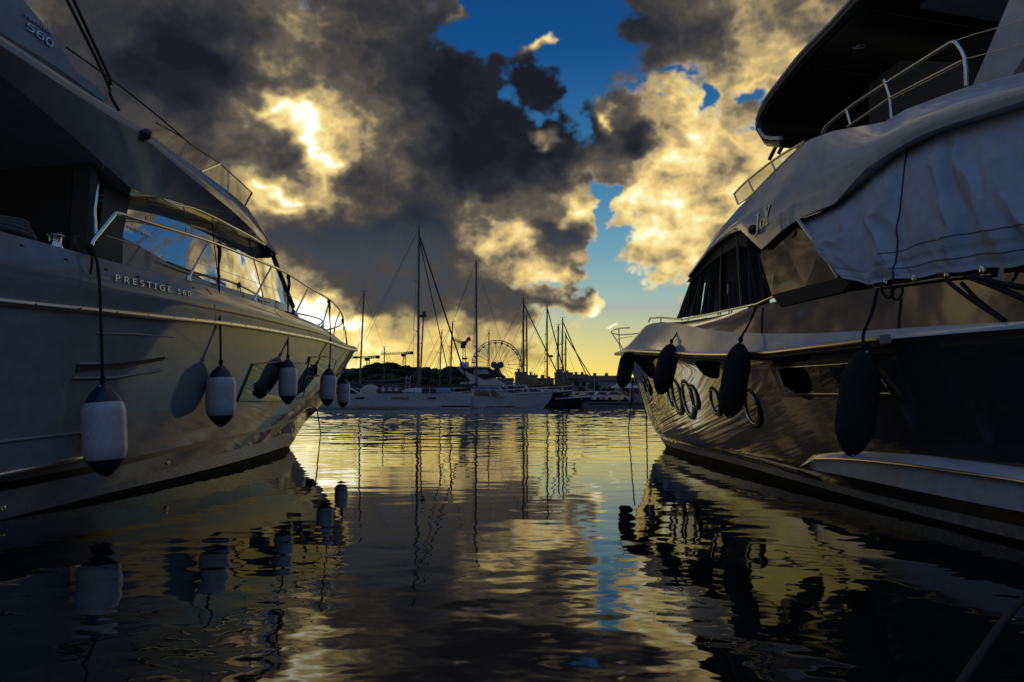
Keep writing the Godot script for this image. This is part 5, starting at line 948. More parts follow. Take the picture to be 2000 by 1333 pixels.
# a closed outline following the hull, laid a little proud of it
func panel(called: String, pts: PackedVector3Array, outward: float, m: Material, parent: Node, rim := 0.0, rim_m: Material = null) -> MeshInstance3D:
	var nn := Vector3.ZERO
	for i in pts.size():
		nn += pts[i].cross(pts[(i + 1) % pts.size()])
	nn = nn.normalized()
	if signf(nn.x) != signf(pts[0].x):
		nn = -nn
	var p2 := shift(pts, nn * outward)
	var o := prisms(called, p2, -nn * 0.05, m, parent)
	if rim > 0.0:
		var loop := p2.duplicate()
		loop.append(p2[0])
		tubes("window_frame", loop, rim, rim_m, o, 6)
	return o

func left_yacht() -> void:
	var y := thing("motor_yacht", "large grey motor yacht with chrome rails and white fenders over its side", "yacht", Vector3(-3.93, 0, -12.7), deg_to_rad(-14.0))
	both([C("l_keel"), C("l_anti")], "underwater_hull", M.antifoul, y)
	both([C("l_anti"), C("l_boot")], "waterline_stripe", M.light_stripe, y)
	both([C("l_boot"), C("l_str0")], "lower_hull", M.grey_gelcoat, y)
	both([C("l_str0"), C("l_str1")], "dark_stripe", M.dark_stripe, y)
	both([C("l_str1"), C("l_chine")], "chine_panel", M.grey_gelcoat, y)
	both([C("l_chine"), C("l_mid0"), C("l_mid1"), C("l_rub")], "hull", M.grey_gelcoat, y, 5)
	both([C("l_rub"), C("l_bul"), C("l_deck")], "bulwark", M.grey_gelcoat, y, 5)
	across(C("l_deck"), 0.06, "deck", M.deck, y)
	var hull_end := MB.new()
	var e := []
	for k in ["l_anti", "l_boot", "l_str0", "l_chine", "l_mid0", "l_mid1", "l_rub", "l_deck"]:
		var p: Vector3 = C(k)[25]
		e.append(pv([p, Vector3(-p.x, p.y, p.z)]))
	hull_end.grid(e)
	obj("transom", hull_end, M.grey_gelcoat, y)
	# rubbing strake
	for s in [1, -1]:
		var c := spline(C("l_rub"), 4)
		if s < 0:
			c = mir(c)
		tubes("rubbing_strake", shift(c, Vector3(0.012 * s, 0, 0)), 0.028, M.brass_rub, y, 8)
	for k in 60:
		var c := spline(C("l_rub"), 8)
		var q := c[60 + k * 2] + Vector3(0.04, 0.004, 0)
		if k % 2 == 0:
			var b := MB.new()
			b.lathe(PackedVector2Array([Vector2(0.006, 0), Vector2(0.004, 0.004), Vector2(0, 0.005)]), q, Basis(Vector3(0, 0, 1), PI * -0.5), 8)
			obj("strake_screw", b, M.steel_dark, y)
	# engine intake: a recess with its lips
	var it := C("l_intake_in")
	panel("air_intake", it, 0.0, M.black_rubber, y)
	tubes("intake_lip", C("l_intake_lip"), 0.012, M.grey_gelcoat, y)
	tubes("intake_lip", shift(pv([it[0], it[1]]), Vector3(0.006, 0.006, 0)), 0.012, M.grey_gelcoat, y)
	tubes("side_crease", shift(C("l_trim"), Vector3(0.0, 0, 0)), 0.008, M.grey_gelcoat, y)
	panel("hull_window", C("l_hw0"), 0.0, M.dark_glass, y, 0.008, M.black_paint)
	panel("hull_window", C("l_hw1"), 0.0, M.dark_glass, y, 0.008, M.black_paint)
	for k in ["l_port0", "l_port1", "l_port2"]:
		var b := MB.new()
		var rr := 0.018
		b.lathe(PackedVector2Array([Vector2(rr * 0.5, 0.0), Vector2(rr * 0.6, 0.02), Vector2(rr, 0.02), Vector2(rr * 1.1, 0.0)]), C(k)[0], Basis(Vector3(0, 0, 1), -PI * 0.5), 14)
		obj("hull_fitting", b, M.chrome, y)
	# quarter pod with its own strake
	var pb := MB.new()
	var pt := C("l_pod_t")
	var pbm := C("l_pod_b")
	var pt2 := C("l_pod_t2")
	pb.grid([pt2, pt]); pb.grid([pt, mixc(pt, pbm, 0.5), pbm]); pb.grid([pbm, shift(pbm, Vector3(-0.25, -0.02, 0))])
	pb.quad(pt2[0], pt[0], pbm[0], pbm[0] + Vector3(-0.25, -0.02, 0))
	var pod := obj("quarter_pod", pb, M.grey_gelcoat, y)
	tubes("pod_strake", shift(pbm, Vector3(0.01, 0.0, 0)), 0.018, M.brass_rub, pod)
	tubes("pod_ledge", shift(pt, Vector3(0.0, 0.0, 0)), 0.012, M.grey_gelcoat, pod)
	# cabin
	var bot := C("l_win_bot")
	var top := C("l_win_top")
	var base := C("l_cab_base")
	pair([base, mixc(base, bot, 0.5), bot], "cabin_side", M.grey_gelcoat, y, 2)
	var glass := pair([bot, mixc(bot, top, 0.5), top], "side_window", M.mirror_glass, y, 3)
	for k in [4, 10]:
		tubes("window_post", shift(pv([bot[k], mixc(bot, top, 0.5)[k], top[k]]), Vector3(0.003, 0, 0)), 0.004, M.dark_stripe, glass, 6)
	# windscreen closing the front
	var wb := MB.new()
	var ws := []
	for k in 9:
		var t := k / 8.0
		ws.append(pv([Vector3(lerpf(bot[0].x, -bot[0].x, t), bot[0].y, bot[0].z - 0.95 * sin(PI * t)), Vector3(lerpf(top[0].x, -top[0].x, t), top[0].y, top[0].z - 0.8 * sin(PI * t))]))
	wb.grid(ws)
	obj("windscreen", wb, M.mirror_glass, y)
	for s in [1.0, -1.0]:
		tubes("windscreen_pillar", pv([Vector3(bot[0].x * s, bot[0].y, bot[0].z), Vector3(top[0].x * s, top[0].y, top[0].z)]), 0.035, M.black_paint, y)
	var trunk := MB.new()
	var tr := []
	for k in 9:
		var t := k / 8.0
		tr.append(pv([Vector3(lerpf(base[0].x, -base[0].x, t) * 1.25, 1.95, base[0].z - 1.5 * sin(PI * t)), Vector3(lerpf(base[0].x, -base[0].x, t) * 1.1, 2.1, base[0].z - 1.25 * sin(PI * t)), Vector3(lerpf(bot[0].x, -bot[0].x, t), bot[0].y, bot[0].z - 0.95 * sin(PI * t))]))
	trunk.grid(tr)
	obj("cabin_trunk", trunk, M.grey_gelcoat, y)
	# aft pillar of the cabin and the saloon doors
	var ab := C("l_cab_b2"); var at_ := C("l_cab_t2"); var am := C("l_cab_m2")
	pair([ab, am, at_], "cabin_pillar", M.interior, y, 2)
	var zb := ab[1].z
	boxes("saloon_door", Vector3(0.0, 2.55, zb - 0.02), Vector3(3.5, 1.35, 0.03), M.dark_glass, y)
	for k in 13:
		boxes("door_blind_slat", Vector3(0.0, 2.16 + k * 0.085, zb + 0.02), Vector3(3.4, 0.083, 0.012), M.canvas_brown, y, Basis(Vector3(1, 0, 0), 0.08))
	boxes("saloon_door_frame", Vector3(1.82, 2.55, zb), Vector3(0.18, 1.35, 0.08), M.interior, y)
	for xx in [0.62, -0.6]:
		boxes("saloon_door_frame", Vector3(xx, 2.55, zb + 0.01), Vector3(0.05, 1.35, 0.05), M.black_paint, y)
	tubes("door_handrail", pv([Vector3(1.98, 2.2, zb + 0.02), Vector3(1.95, 2.45, zb + 0.02), Vector3(1.86, 2.78, zb - 0.1)]), 0.016, M.chrome, y)
	# flybridge moulding
	var lo := C("l_ov_low"); var md := C("l_ov_mid"); var up := C("l_ov_up")
	both([lo, mixc(lo, md, 0.5), md], "flybridge_side", M.grey_gelcoat, y, 3)
	both([md, shift(mixc(md, up, 0.5), Vector3(0.03, 0, 0)), up], "flybridge_coaming", M.grey_gelcoat, y, 3)
	across(lo, 0.03, "soffit", M.grey_gelcoat, y)
	across(shift(up, Vector3(0, -0.12, 0)), 0.02, "flybridge_deck", M.deck, y)
	var fronts := MB.new()
	var fr := []
	for c in [lo, md, up]:
		var row := PackedVector3Array()
		for k in 9:
			var t := k / 8.0
			row.append(Vector3(lerpf(c[0].x, -c[0].x, t), c[0].y, c[0].z - 0.75 * sin(PI * t)))
		fr.append(row)
	fronts.grid(fr)
	var flats := MB.new()
	flats.grid([fr[0], pv([fr[0][0], fr[0][0].lerp(fr[0][8], .125), fr[0][0].lerp(fr[0][8], .25), fr[0][0].lerp(fr[0][8], .375), fr[0][0].lerp(fr[0][8], .5), fr[0][0].lerp(fr[0][8], .625), fr[0][0].lerp(fr[0][8], .75), fr[0][0].lerp(fr[0][8], .875), fr[0][8]])])
	obj("flybridge_front", fronts, M.grey_gelcoat, y)
	obj("brow_underside", flats, M.grey_gelcoat, y)
	var arch := prisms("radar_arch", C("l_fin"), Vector3(-0.16, 0, 0), M.grey_gelcoat, y)
	var ft := C("l_fin_txt"); var ft2 := C("l_fin_txt2")
	lettering("560", "number", ft[0] + Vector3(0.012, -0.055, 0), ft[1] + Vector3(0.012, -0.055, 0), 0.062, 0.012, M.letter_metal, arch)
	lettering("PRESTIGE", "lettering", ft2[0] + Vector3(0.012, 0.0, 0), ft2[1] + Vector3(0.012, 0.0, 0), 0.024, 0.012, M.letter_metal, arch)
	tubes("bimini_pole", spline(C("l_pole0")), 0.016, M.black_paint, y)
	tubes("bimini_pole", C("l_pole1"), 0.016, M.black_paint, y)
	tubes("flybridge_rail", spline(C("l_toprail")), 0.009, M.black_paint, y)
	# flybridge wind deflector
	var wb2 := C("l_fws_b"); var wt := C("l_fws_t")
	var defl := pair([wb2, wt], "wind_deflector", M.tint_glass, y, 3)
	tubes("deflector_edge", wt, 0.008, M.black_paint, defl, 6)
	tubes("deflector_edge", pv([wb2[11], wt[11]]), 0.012, M.black_paint, defl, 6)
	tubes("deflector_post", pv([wb2[6].lerp(wt[6], 0.1), wt[7]]), 0.013, M.chrome, defl, 6)
	var nv := C("l_nav")[0]
	var nb := MB.new()
	nb.lathe(PackedVector2Array([Vector2(0, -0.05), Vector2(0.035, -0.045), Vector2(0.05, -0.02), Vector2(0.05, 0.02), Vector2(0.03, 0.045), Vector2(0, 0.05)]), nv, Basis(Vector3(0, 0, 1), -PI * 0.4), 16)
	var nav := obj("navigation_light", nb, M.black_paint, y)
	boxes("light_foot", nv + Vector3(-0.03, -0.03, 0.03), Vector3(0.05, 0.08, 0.06), M.black_rubber, nav)
	# rails
	var rl := C("l_rail")
	var rail := tubes("hand_rail", pv([rl[0], rl[1], rl[2].lerp(rl[1], 0.06), rl[2], rl[3]]), 0.018, M.chrome, y)
	var path := PackedVector3Array()
	for k in range(3, 10):
		path.append(rl[k])
	path.append_array(C("l_nose"))
	path = spline(path, 5)
	tubes("hand_rail", path, 0.016, M.chrome, y)
	tubes("hand_rail", mir(path), 0.016, M.chrome, y)
	for k in 4:
		tubes("stanchion", C("l_stan%d" % k), 0.013, M.chrome, y)
		tubes("stanchion", mir(C("l_stan%d" % k)), 0.013, M.chrome, y)
		var foot := MB.new()
		foot.lathe(PackedVector2Array([Vector2(0.028, 0), Vector2(0.026, 0.02), Vector2(0.016, 0.05)]), C("l_stan%d" % k)[2], Basis(), 12)
		obj("stanchion_foot", foot, M.chrome, y)
	var ns := C("l_nose")
	for s in [1.0, -1.0]:
		tubes("stanchion", pv([ns[1] * Vector3(s, 1, 1), ns[1] * Vector3(s, 1, 1) + Vector3(-0.03 * s, -0.25, 0.12), ns[1] * Vector3(s, 0, 1) + Vector3(-0.05 * s, 1.95, 0.15)]), 0.013, M.chrome, y)
	tubes("lifeline", spline(C("l_wire")), 0.003, M.chrome, y, 5)
	tubes("eyebrow_rail", spline(C("l_grab"), 3), 0.012, M.chrome, y)
	var bar := C("l_bar")
	tubes("shade_track", bar, 0.008, M.black_paint, y)
	for k in [0, 3, 6, 9]:
		tubes("track_bracket", pv([bar[k], bar[k] + Vector3(-0.02, 0.05, 0)]), 0.006, M.black_paint, y, 6)
	tubes("grab_rail", spline(C("l_low_grab"), 3), 0.011, M.black_paint, y)
	tubes("deck_seam", C("l_seam"), 0.004, M.dark_stripe, y, 6)
	for q in C("l_drains"):
		var b := MB.new()
		b.lathe(PackedVector2Array([Vector2(0, 0.004), Vector2(0.012, 0.003), Vector2(0.014, 0)]), q, Basis(Vector3(0, 0, 1), -PI * 0.5) * Basis.from_scale(Vector3(0.6, 1, 1.5)), 12)
		obj("deck_drain", b, M.black_rubber, y)
	tubes("gate_seam", C("l_gate"), 0.004, M.dark_stripe, y, 5)
	tubes("deck_seam", C("l_seam2"), 0.004, M.dark_stripe, y, 5)
	# lettering on the side
	var tl := C("l_text")
	var a := tl[0]
	var bb := tl[1]
	lettering("P R E S T I G E", "lettering", a, a.lerp(bb, 0.705), 0.05, 0.01, M.letter_metal, y)
	lettering("5 6 0", "number", a.lerp(bb, 0.8), bb, 0.05, 0.01, M.letter_metal, y)
	var wtx := C("l_wtext")
	lettering("PRESTIGE", "lettering", wtx[0] + Vector3(0.012, 0, 0), wtx[1] + Vector3(0.012, 0, 0), 0.035, 0.006, M.letter_metal, y)
	# deck fittings
	var wn := C("l_winch")
	var wnb := MB.new()
	wnb.lathe(PackedVector2Array([Vector2(0.055, 0), Vector2(0.055, 0.02), Vector2(0.042, 0.03), Vector2(0.042, 0.085), Vector2(0.06, 0.09), Vector2(0.06, 0.1), Vector2(0, 0.102)]), Vector3(wn[0].x, 1.945, wn[0].z), Basis(), 20)
	obj("mooring_winch", wnb, M.chrome, y)
	var hk := C("l_hook")
	tubes("gate_hook", spline(pv([hk[0], hk[0] + Vector3(0, 0.04, 0.03), hk[1] + Vector3(0, 0.03, 0.03), hk[1] + Vector3(0, 0.04, -0.02)])), 0.007, M.black_paint, y)
	var bd := C("l_bundle")
	var bun := thing("rope_bundle", "grey coil of mooring rope lying on the grey yacht's side deck", "rope", y.position, y.rotation.y)
	for k in 4:
		var loop := PackedVector3Array()
		for q in 17:
			var w := TAU * q / 16.0
			loop.append(bd[0].lerp(bd[1], 0.5) + Vector3(cos(w) * (0.12 - k * 0.012), 0.005 + k * 0.028 + sin(w * 2.0 + k) * 0.006, sin(w) * (0.2 - k * 0.02)))
		tubes("rope_turn", loop, 0.018, M.rope_grey, bun)
	var cl := C("l_cleat")[0]
	var clb := MB.new()
	clb.tube(pv([cl + Vector3(0, 0.05, -0.12), cl + Vector3(0, 0.05, 0.12)]), 0.014)
	clb.tube(pv([cl + Vector3(0, -0.03, -0.04), cl + Vector3(0, 0.05, -0.04)]), 0.012)
	clb.tube(pv([cl + Vector3(0, -0.03, 0.04), cl + Vector3(0, 0.05, 0.04)]), 0.012)
	obj("cleat", clb, M.chrome, y)

func right_yacht() -> void:
	var y := thing("motor_yacht", "dark bronze motor yacht with white sheer band, hardtop and round portholes", "yacht", Vector3(2.78, 0, -13.0), deg_to_rad(15.0))
	both([C("r_keel"), C("r_wl")], "underwater_hull", M.antifoul, y)
	both([C("r_wl"), C("r_boot0")], "waterline", M.antifoul, y)
	both([C("r_boot0"), C("r_boot1")], "waterline_stripe", M.light_stripe, y)
	both([C("r_boot1"), C("r_chine"), C("r_mid0"), C("r_mid1"), C("r_mid2"), C("r_mid3"), C("r_rub")], "hull", M.bronze_hull, y, 4)
	var rub := C("r_rub"); var bt := C("r_bandtop"); var bw := C("r_bulw")
	both([rub, mixc(rub, bt, 0.5), bt], "sheer_band", M.white_gelcoat, y, 4)
	both([bt, mixc(bt, bw, 0.5), bw], "bulwark", M.bronze_hull, y, 3)
	across(bw, 0.02, "deck", M.deck, y)
	across(bt, 0.0, "foredeck", M.deck, y)
	# bow platform lip
	var lip := MB.new()
	var front := PackedVector3Array()
	for k in 12:
		front.append(rub[k])
	var fr2 := mir(front)
	lip.grid([shift(front, Vector3(0, 0.03, 0)), shift(fr2, Vector3(0, 0.03, 0))])
	lip.grid([shift(front, Vector3(0, -0.03, 0)), shift(fr2, Vector3(0, -0.03, 0))])
	obj("bow_platform", lip, M.white_gelcoat, y)
	tubes("bow_edge", spline(shift(front, Vector3(-0.01, 0, 0)), 3), 0.035, M.white_gelcoat, y, 8)
	tubes("bow_edge", spline(shift(fr2, Vector3(0.01, 0, 0)), 3), 0.035, M.white_gelcoat, y, 8)
	var strake := tubes("rubbing_strake", spline(shift(C("r_rubgold"), Vector3(-0.01, 0.0, 0)), 2), 0.026, M.brass_rub, y, 8)
	var rg := C("r_rubgold")
	boxes("strake_end", rg[21] + Vector3(-0.02, 0, 0), Vector3(0.03, 0.06, 0.1), M.chrome, strake)
	tubes("under_strake", spline(shift(C("r_rubgold"), Vector3(0.0, -0.04, 0)), 2), 0.022, M.black_rubber, y, 8)
	# portholes
	for q in DATA.r_ports:
		var o := Vector3(q[0], q[1], q[2])
		var r: float = q[6]
		var ny := Vector3(q[3], q[4] * 0.8, q[5]).normalized()
		var nx := ny.cross(Vector3.UP).normalized()
		var bs := Basis(nx, ny, nx.cross(ny))
		var g := MB.new()
		g.lathe(PackedVector2Array([Vector2(0, 0.006), Vector2(r * 0.62, 0.006), Vector2(r * 0.67, 0.005)]), o, bs, 28)
		var ph := obj("porthole", g, M.port_glass, y)
		var ring := MB.new()
		ring.lathe(PackedVector2Array([Vector2(r * 0.645, 0.014), Vector2(r * 0.65, 0.024), Vector2(r * 0.68, 0.026), Vector2(r * 0.69, 0.018)]), o, bs, 28)
		obj("porthole_ring", ring, M.chrome, ph)
		var bez := MB.new()
		bez.lathe(PackedVector2Array([Vector2(r * 0.66, 0.0), Vector2(r * 0.66, 0.02), Vector2(r * 0.84, 0.018), Vector2(r * 0.87, 0.012), Vector2(r * 0.9, -0.04)]), o, bs, 28)
		obj("porthole_bezel", bez, M.black_rubber, ph)
	panel("hull_window", C("r_hw"), 0.0, M.black_paint, y)
	panel("window_pane", C("r_hwi"), 0.0, M.dark_glass, y, 0.008, M.chrome)
	# spray sponson
	var st := C("r_sp_t"); var sm := C("r_sp_m"); var sb := C("r_sp_b")
	var spb := MB.new()
	spb.grid(skin([shift(st, Vector3(0.14, 0.0, 0)), st, sm], 3)); spb.grid(skin([sm, mixc(sm, sb, 0.5), sb], 3)); spb.grid([sb, shift(sb, Vector3(0.25, -0.03, 0))])
	var sp := obj("side_sponson", spb, M.white_gelcoat, y)
	tubes("sponson_strake", spline(C("r_sp_rub"), 2), 0.012, M.brass_rub, sp, 8)
	# pilothouse
	var up := C("r_co_up"); var md := C("r_co_md"); var lo := C("r_co_lo"); var wbe := C("r_co_wb")
	both([up, md, wbe], "flybridge_coaming", M.white_gelcoat, y, 4)
	pair([wbe, lo, shift(lo, Vector3(0.2, 0.0, 0))], "coaming_underside", M.white_gelcoat, y, 1)
	var roof := PackedVector3Array()
	for p in up:
		roof.append(p + Vector3(0, -0.1, 0))
	across(roof, 0.0, "flybridge_deck", M.deck, y)
	var brow := MB.new()
	var br := []
	for c in [up, md, wbe]:
		var row := PackedVector3Array()
		for k in 11:
			var t := k / 10.0
			row.append(Vector3(lerpf(c[0].x, -c[0].x, t), c[0].y + 0.12 * sin(PI * t), c[0].z - 0.75 * sin(PI * t)))
		br.append(row)
	brow.grid(br)
	obj("brow", brow, M.white_gelcoat, y)
	# curtained front windows
	var ct := C("r_cu_top"); var cb := C("r_cu_bot")
	curtain(y, ct, cb, 0.0, 0.24, 7)
	curtain(y, ct, cb, 0.245, 0.52, 7)
	curtain(y, ct, cb, 0.515, 0.64, 3, 0.62)
	curtain(y, ct, cb, 0.62, 1.0, 11)
	curtain(y, shift(ct, Vector3(0.3, 0, 0)), shift(cb, Vector3(0.3, 0, 0)), 0.5, 0.72, 5)
	for k in [11, 16]:
		tubes("window_mullion", pv([ct[k], cb[k]]), 0.02, M.black_paint, y)
	var hdr := MB.new()
	var h1 := PackedVector3Array(); var h2 := PackedVector3Array()
	for k in range(2, 20):
		h1.append(ct[k]); h2.append(ct[k].lerp(cb[k], 0.22) + Vector3(-0.01, 0, 0))
	hdr.grid([h1, h2])
	obj("roller_blind", hdr, M.canvas_taupe, y)
	panel("side_window", C("r_sw"), 0.01, M.dark_glass, y, 0.008, M.black_rubber)
	# cabin body behind the windows and the cover
	var body := MB.new()
	body.box(Vector3(0, 2.1, 8.2), Vector3(3.2, 0.85, 3.6))
	obj("cabin_body", body, M.interior, y)
	tubes("cover_pole", spline(C("r_pipe")), 0.016, M.white_gelcoat, y)
	var bx := C("r_box")
	var bagc := MB.new()
	bagc.prism(shift(bx, Vector3(0.02, 0, 0)), Vector3(0.22, 0, 0))
	obj("deck_bag", bagc, M.canvas_brown, y)
	# hawse opening and coil
	var hz := panel("hawse_opening", C("r_hawse"), 0.006, M.black_rubber, y)
	var hw := C("r_hawse")
	tubes("hawse_frame", shift(pv([hw[0], hw[1], hw[2], hw[3], hw[4], hw[5]]), Vector3(-0.012, 0, 0)), 0.007, M.chrome, hz, 6)
	for k in [0.12, 0.4, 0.68, 0.95]:
		var p := hw[1].lerp(hw[4], k) + Vector3(-0.02, 0.035, 0)
		var rb := MB.new()
		rb.lathe(PackedVector2Array([Vector2(0.016, -0.02), Vector2(0.02, 0), Vector2(0.016, 0.02), Vector2(0, 0.022)]), p, Basis(), 12)
		obj("hawse_roller", rb, M.chrome, hz)
	# name
	var nm := C("r_name"); var nt := C("r_name_t")
	var upv := (nt[0] - nm[0]).normalized()
	var nx := Vector3(-0.05, 0, 0)
	lettering("J", "lettering", nm[0] + nx, nm[0].lerp(nm[1], 0.3) + nx, 0.2, 0.016, M.chrome, y, true, 0.25, Vector3.UP)
	lettering("o", "lettering", nm[0].lerp(nm[1], 0.3) + nx + Vector3(0, 0.03, 0), nm[0].lerp(nm[1], 0.62) + nx + Vector3(0, 0.03, 0), 0.085, 0.016, M.chrome, y, true, 0.25, Vector3.UP)
	lettering("Y", "lettering", nm[0].lerp(nm[1], 0.55) + nx + Vector3(0, 0.03, 0), nm[1] + nx + Vector3(0, 0.03, 0), 0.17, 0.016, M.chrome, y, true, 0.25, Vector3.UP)
	var dm := MB.new()
	dm.lathe(PackedVector2Array([Vector2(0.05, -0.02), Vector2(0.05, 0.02), Vector2(0.035, 0.05), Vector2(0, 0.06)]), C("r_dome")[0], Basis(Vector3(0, 0, 1), PI * 0.5), 16)
	obj("horn_speaker", dm, M.black_paint, y)
	# hardtop
	var hl := C("r_ht_lo"); var hu := C("r_ht_up")
	var hlo := PackedVector3Array(); var hup := PackedVector3Array()
	for k in range(0, hl.size()):
		hlo.append(hl[k]); hup.append(hu[k] + Vector3(0, 0.05, 0))
	var top := across(hup, 0.08, "hardtop", M.hardtop_dark, y)
	pair([hlo, shift(mixc(hlo, hup, 0.5), Vector3(-0.04, 0, 0)), hup], "hardtop_edge", M.hardtop_dark, top, 3)
	tubes("hardtop_lip", spline(shift(hup, Vector3(-0.01, 0.015, 0)), 3), 0.022, M.white_gelcoat, top, 8)
	across(shift(hlo, Vector3(0.02, 0.0, 0)), 0.03, "hardtop_lining", M.hardtop_dark, top)
	for f in [0.22, 0.36, 0.5, 0.66, 0.82, 0.94]:
		var i := int(f * (hlo.size() - 1))
		var p := hlo[i] + Vector3(0.12, -0.005, 0)
		tubes("hardtop_rib", pv([p, Vector3(0, p.y + 0.0, p.z), Vector3(-p.x, p.y, p.z)]), 0.025, M.black_paint, top, 8)
	for f in [[0.4, 0.49], [0.54, 0.65], [0.7, 0.8]]:
		var i0 := int(f[0] * (hlo.size() - 1))
		var i1 := int(f[1] * (hlo.size() - 1))
		prisms("roof_panel", pv([hlo[i0] + Vector3(0.5, -0.01, 0), hlo[i1] + Vector3(0.5, -0.01, 0), Vector3(0.8, hlo[i1].y - 0.01, hlo[i1].z), Vector3(0.8, hlo[i0].y - 0.01, hlo[i0].z)]), Vector3(0, -0.02, 0), M.canvas_grey, top)
	var dl := MB.new()
	dl.lathe(PackedVector2Array([Vector2(0, -0.02), Vector2(0.05, -0.02), Vector2(0.06, 0)]), hlo[9] + Vector3(0.35, 0.0, 0), Basis(), 14)
	obj("ceiling_fitting", dl, M.chrome, top)
	for k in 3:
		tubes("hardtop_pole", C("r_pole%d" % k), 0.022, M.black_paint, y)
		tubes("hardtop_pole", mir(C("r_pole%d" % k)), 0.022, M.black_paint, y)
	tubes("hardtop_brace", pv([C("r_pole1")[1], C("r_pole2")[0].lerp(C("r_pole2")[1], 0.5)]), 0.014, M.chrome, y)
	prisms("arch_leg", C("r_arch"), Vector3(0.3, 0, 0), M.white_gelcoat, y)
	# flybridge windscreen and rails
	var ft := C("r_fw_t"); var fb := C("r_fw_b")
	var fw := pair([fb, ft], "wind_deflector", M.tint_glass, y, 3)
	tubes("deflector_rail", spline(ft, 3), 0.012, M.chrome, fw)
	tubes("deflector_rail", fb, 0.008, M.chrome, fw)
	for k in [0, 2, 5, 8]:
		tubes("deflector_post", pv([fb[k], ft[k]]), 0.01, M.chrome, fw, 6)
	var rt := C("r_rail_t"); var rm := C("r_rail_m")
	tubes("hand_rail", spline(rt, 3), 0.014, M.chrome, y)
	tubes("mid_rail", rm, 0.012, M.chrome, y)
	for k in 2:
		tubes("stanchion", C("r_stan%d" % k), 0.013, M.chrome, y)
	tubes("lifeline", C("r_rail_w1"), 0.004, M.chrome, y, 5)
	tubes("lifeline", C("r_rail_w2"), 0.004, M.chrome, y, 5)
	# bow and side rails
	tubes("bow_rail", C("r_bowrail"), 0.013, M.chrome, y)
	tubes("bow_rail", mir(C("r_bowrail")), 0.013, M.chrome, y)
	tubes("rail_post", C("r_bowst"), 0.01, M.chrome, y)
	tubes("side_rail", C("r_siderail"), 0.013, M.chrome, y)
	for k in 5:
		tubes("rail_post", C("r_sst%d" % k), 0.009, M.chrome, y)
	# pulpit basket at the bow
	var pu := MB.new()
	for s in [1.0, -1.0]:
		pu.tube(spline(pv([Vector3(0.42 * s, 2.2, -0.6), Vector3(0.42 * s, 2.24, -1.2), Vector3(0.3 * s, 2.22, -1.75), Vector3(0.0, 2.2, -1.98)])), 0.012)
		pu.tube(pv([Vector3(0.32 * s, 2.22, -1.7), Vector3(0.2 * s, 1.98, -1.6), Vector3(0.2 * s, 1.8, -1.5)]), 0.011)
		pu.tube(pv([Vector3(0.42 * s, 2.24, -1.1), Vector3(0.3 * s, 1.98, -1.35), Vector3(0.2 * s, 1.84, -1.4)]), 0.011)
		pu.tube(pv([Vector3(0.28 * s, 2.03, -1.62), Vector3(0.36 * s, 2.05, -1.2), Vector3(0.36 * s, 2.04, -0.6)]), 0.006)
	obj("pulpit", pu, M.chrome, y)
	for f in [[9, 0.0], [11, 0.0]]:
		tubes("bulwark_seam", shift(pv([bw[f[0]], mixc(bt, bw, 0.5)[f[0]], bt[f[0]]]), Vector3(-0.004, 0, 0)), 0.004, M.black_rubber, y, 5)
	# console under its cover, canvas cover over the side deck
	var cs := C("r_console")
	var ck := thing("covered_console", "helm console under a taupe canvas cover on the flybridge", "console", y.position, y.rotation.y)
	prisms("cover", cs, Vector3(1.1, 0, 0), M.canvas_taupe, ck)
	var cv := thing("boat_cover", "pale blue-grey canvas cover hanging over the dark yacht's side deck", "cover", y.position, y.rotation.y)
	cover(cv, C("r_cov_top"), C("r_cov_bot"))
	var coil := thing("rope_coil", "small loop of black rope hanging under the hawse opening", "rope", y.position, y.rotation.y)
	tubes("rope", spline(C("r_coil"), 4), 0.009, M.rope_black, coil)
	var strap := thing("cover_strap", "pale webbing strap dangling from the canvas cover's lower corner", "strap", y.position, y.rotation.y)
	var sc := spline(C("r_strap"), 4)
	var sbm := MB.new()
	sbm.grid([sc, shift(sc, Vector3(0.0, 0.004, 0.03))])
	sbm.grid([shift(sc, Vector3(0.004, 0, 0)), shift(sc, Vector3(0.004, 0.004, 0.03))])
	obj("webbing", sbm, M.canvas_grey, strap)
	for r in DATA.r_ropes:
		var t := thing("mooring_rope", ["steep black mooring rope running down the bulwark from the hawse opening", "thick black mooring rope leading aft in the middle of three", "black mooring rope leading aft just under the canvas cover"][DATA.r_ropes.find(r)], "rope", y.position, y.rotation.y, "ropes from the hawse opening")
		tubes("rope", spline(pv([V(r[0]), V(r[1]), V(r[2])]), 6), 0.013, M.rope_black, t)

func curtain(y: Node, top: PackedVector3Array, bot: PackedVector3Array, a: float, b: float, folds: int, t0 := 0.0) -> void:
	var rows := []
	var N := folds * 8
	for r in 14:
		var t := lerpf(t0, 1.0, r / 13.0)
		var row := PackedVector3Array()
		for c in N + 1:
			var u := lerpf(a, b, float(c) / N) * (top.size() - 1)
			var i := mini(int(u), top.size() - 2)
			var p := top[i].lerp(top[i + 1], u - i)
			var q := bot[i].lerp(bot[i + 1], u - i)
			var w := p.lerp(q, t)
			var f := sin(c * TAU / 8.0 + sin(t * 3.0 + c) * 0.6) * 0.02 + sin(c * 0.37 + t * 4.0) * 0.012
			row.append(w + Vector3(0.03 + f, 0, -f * 0.4))
		rows.append(row)
	var mb := MB.new()
	mb.grid(rows)
	obj("curtain", mb, M.canvas_brown, y)

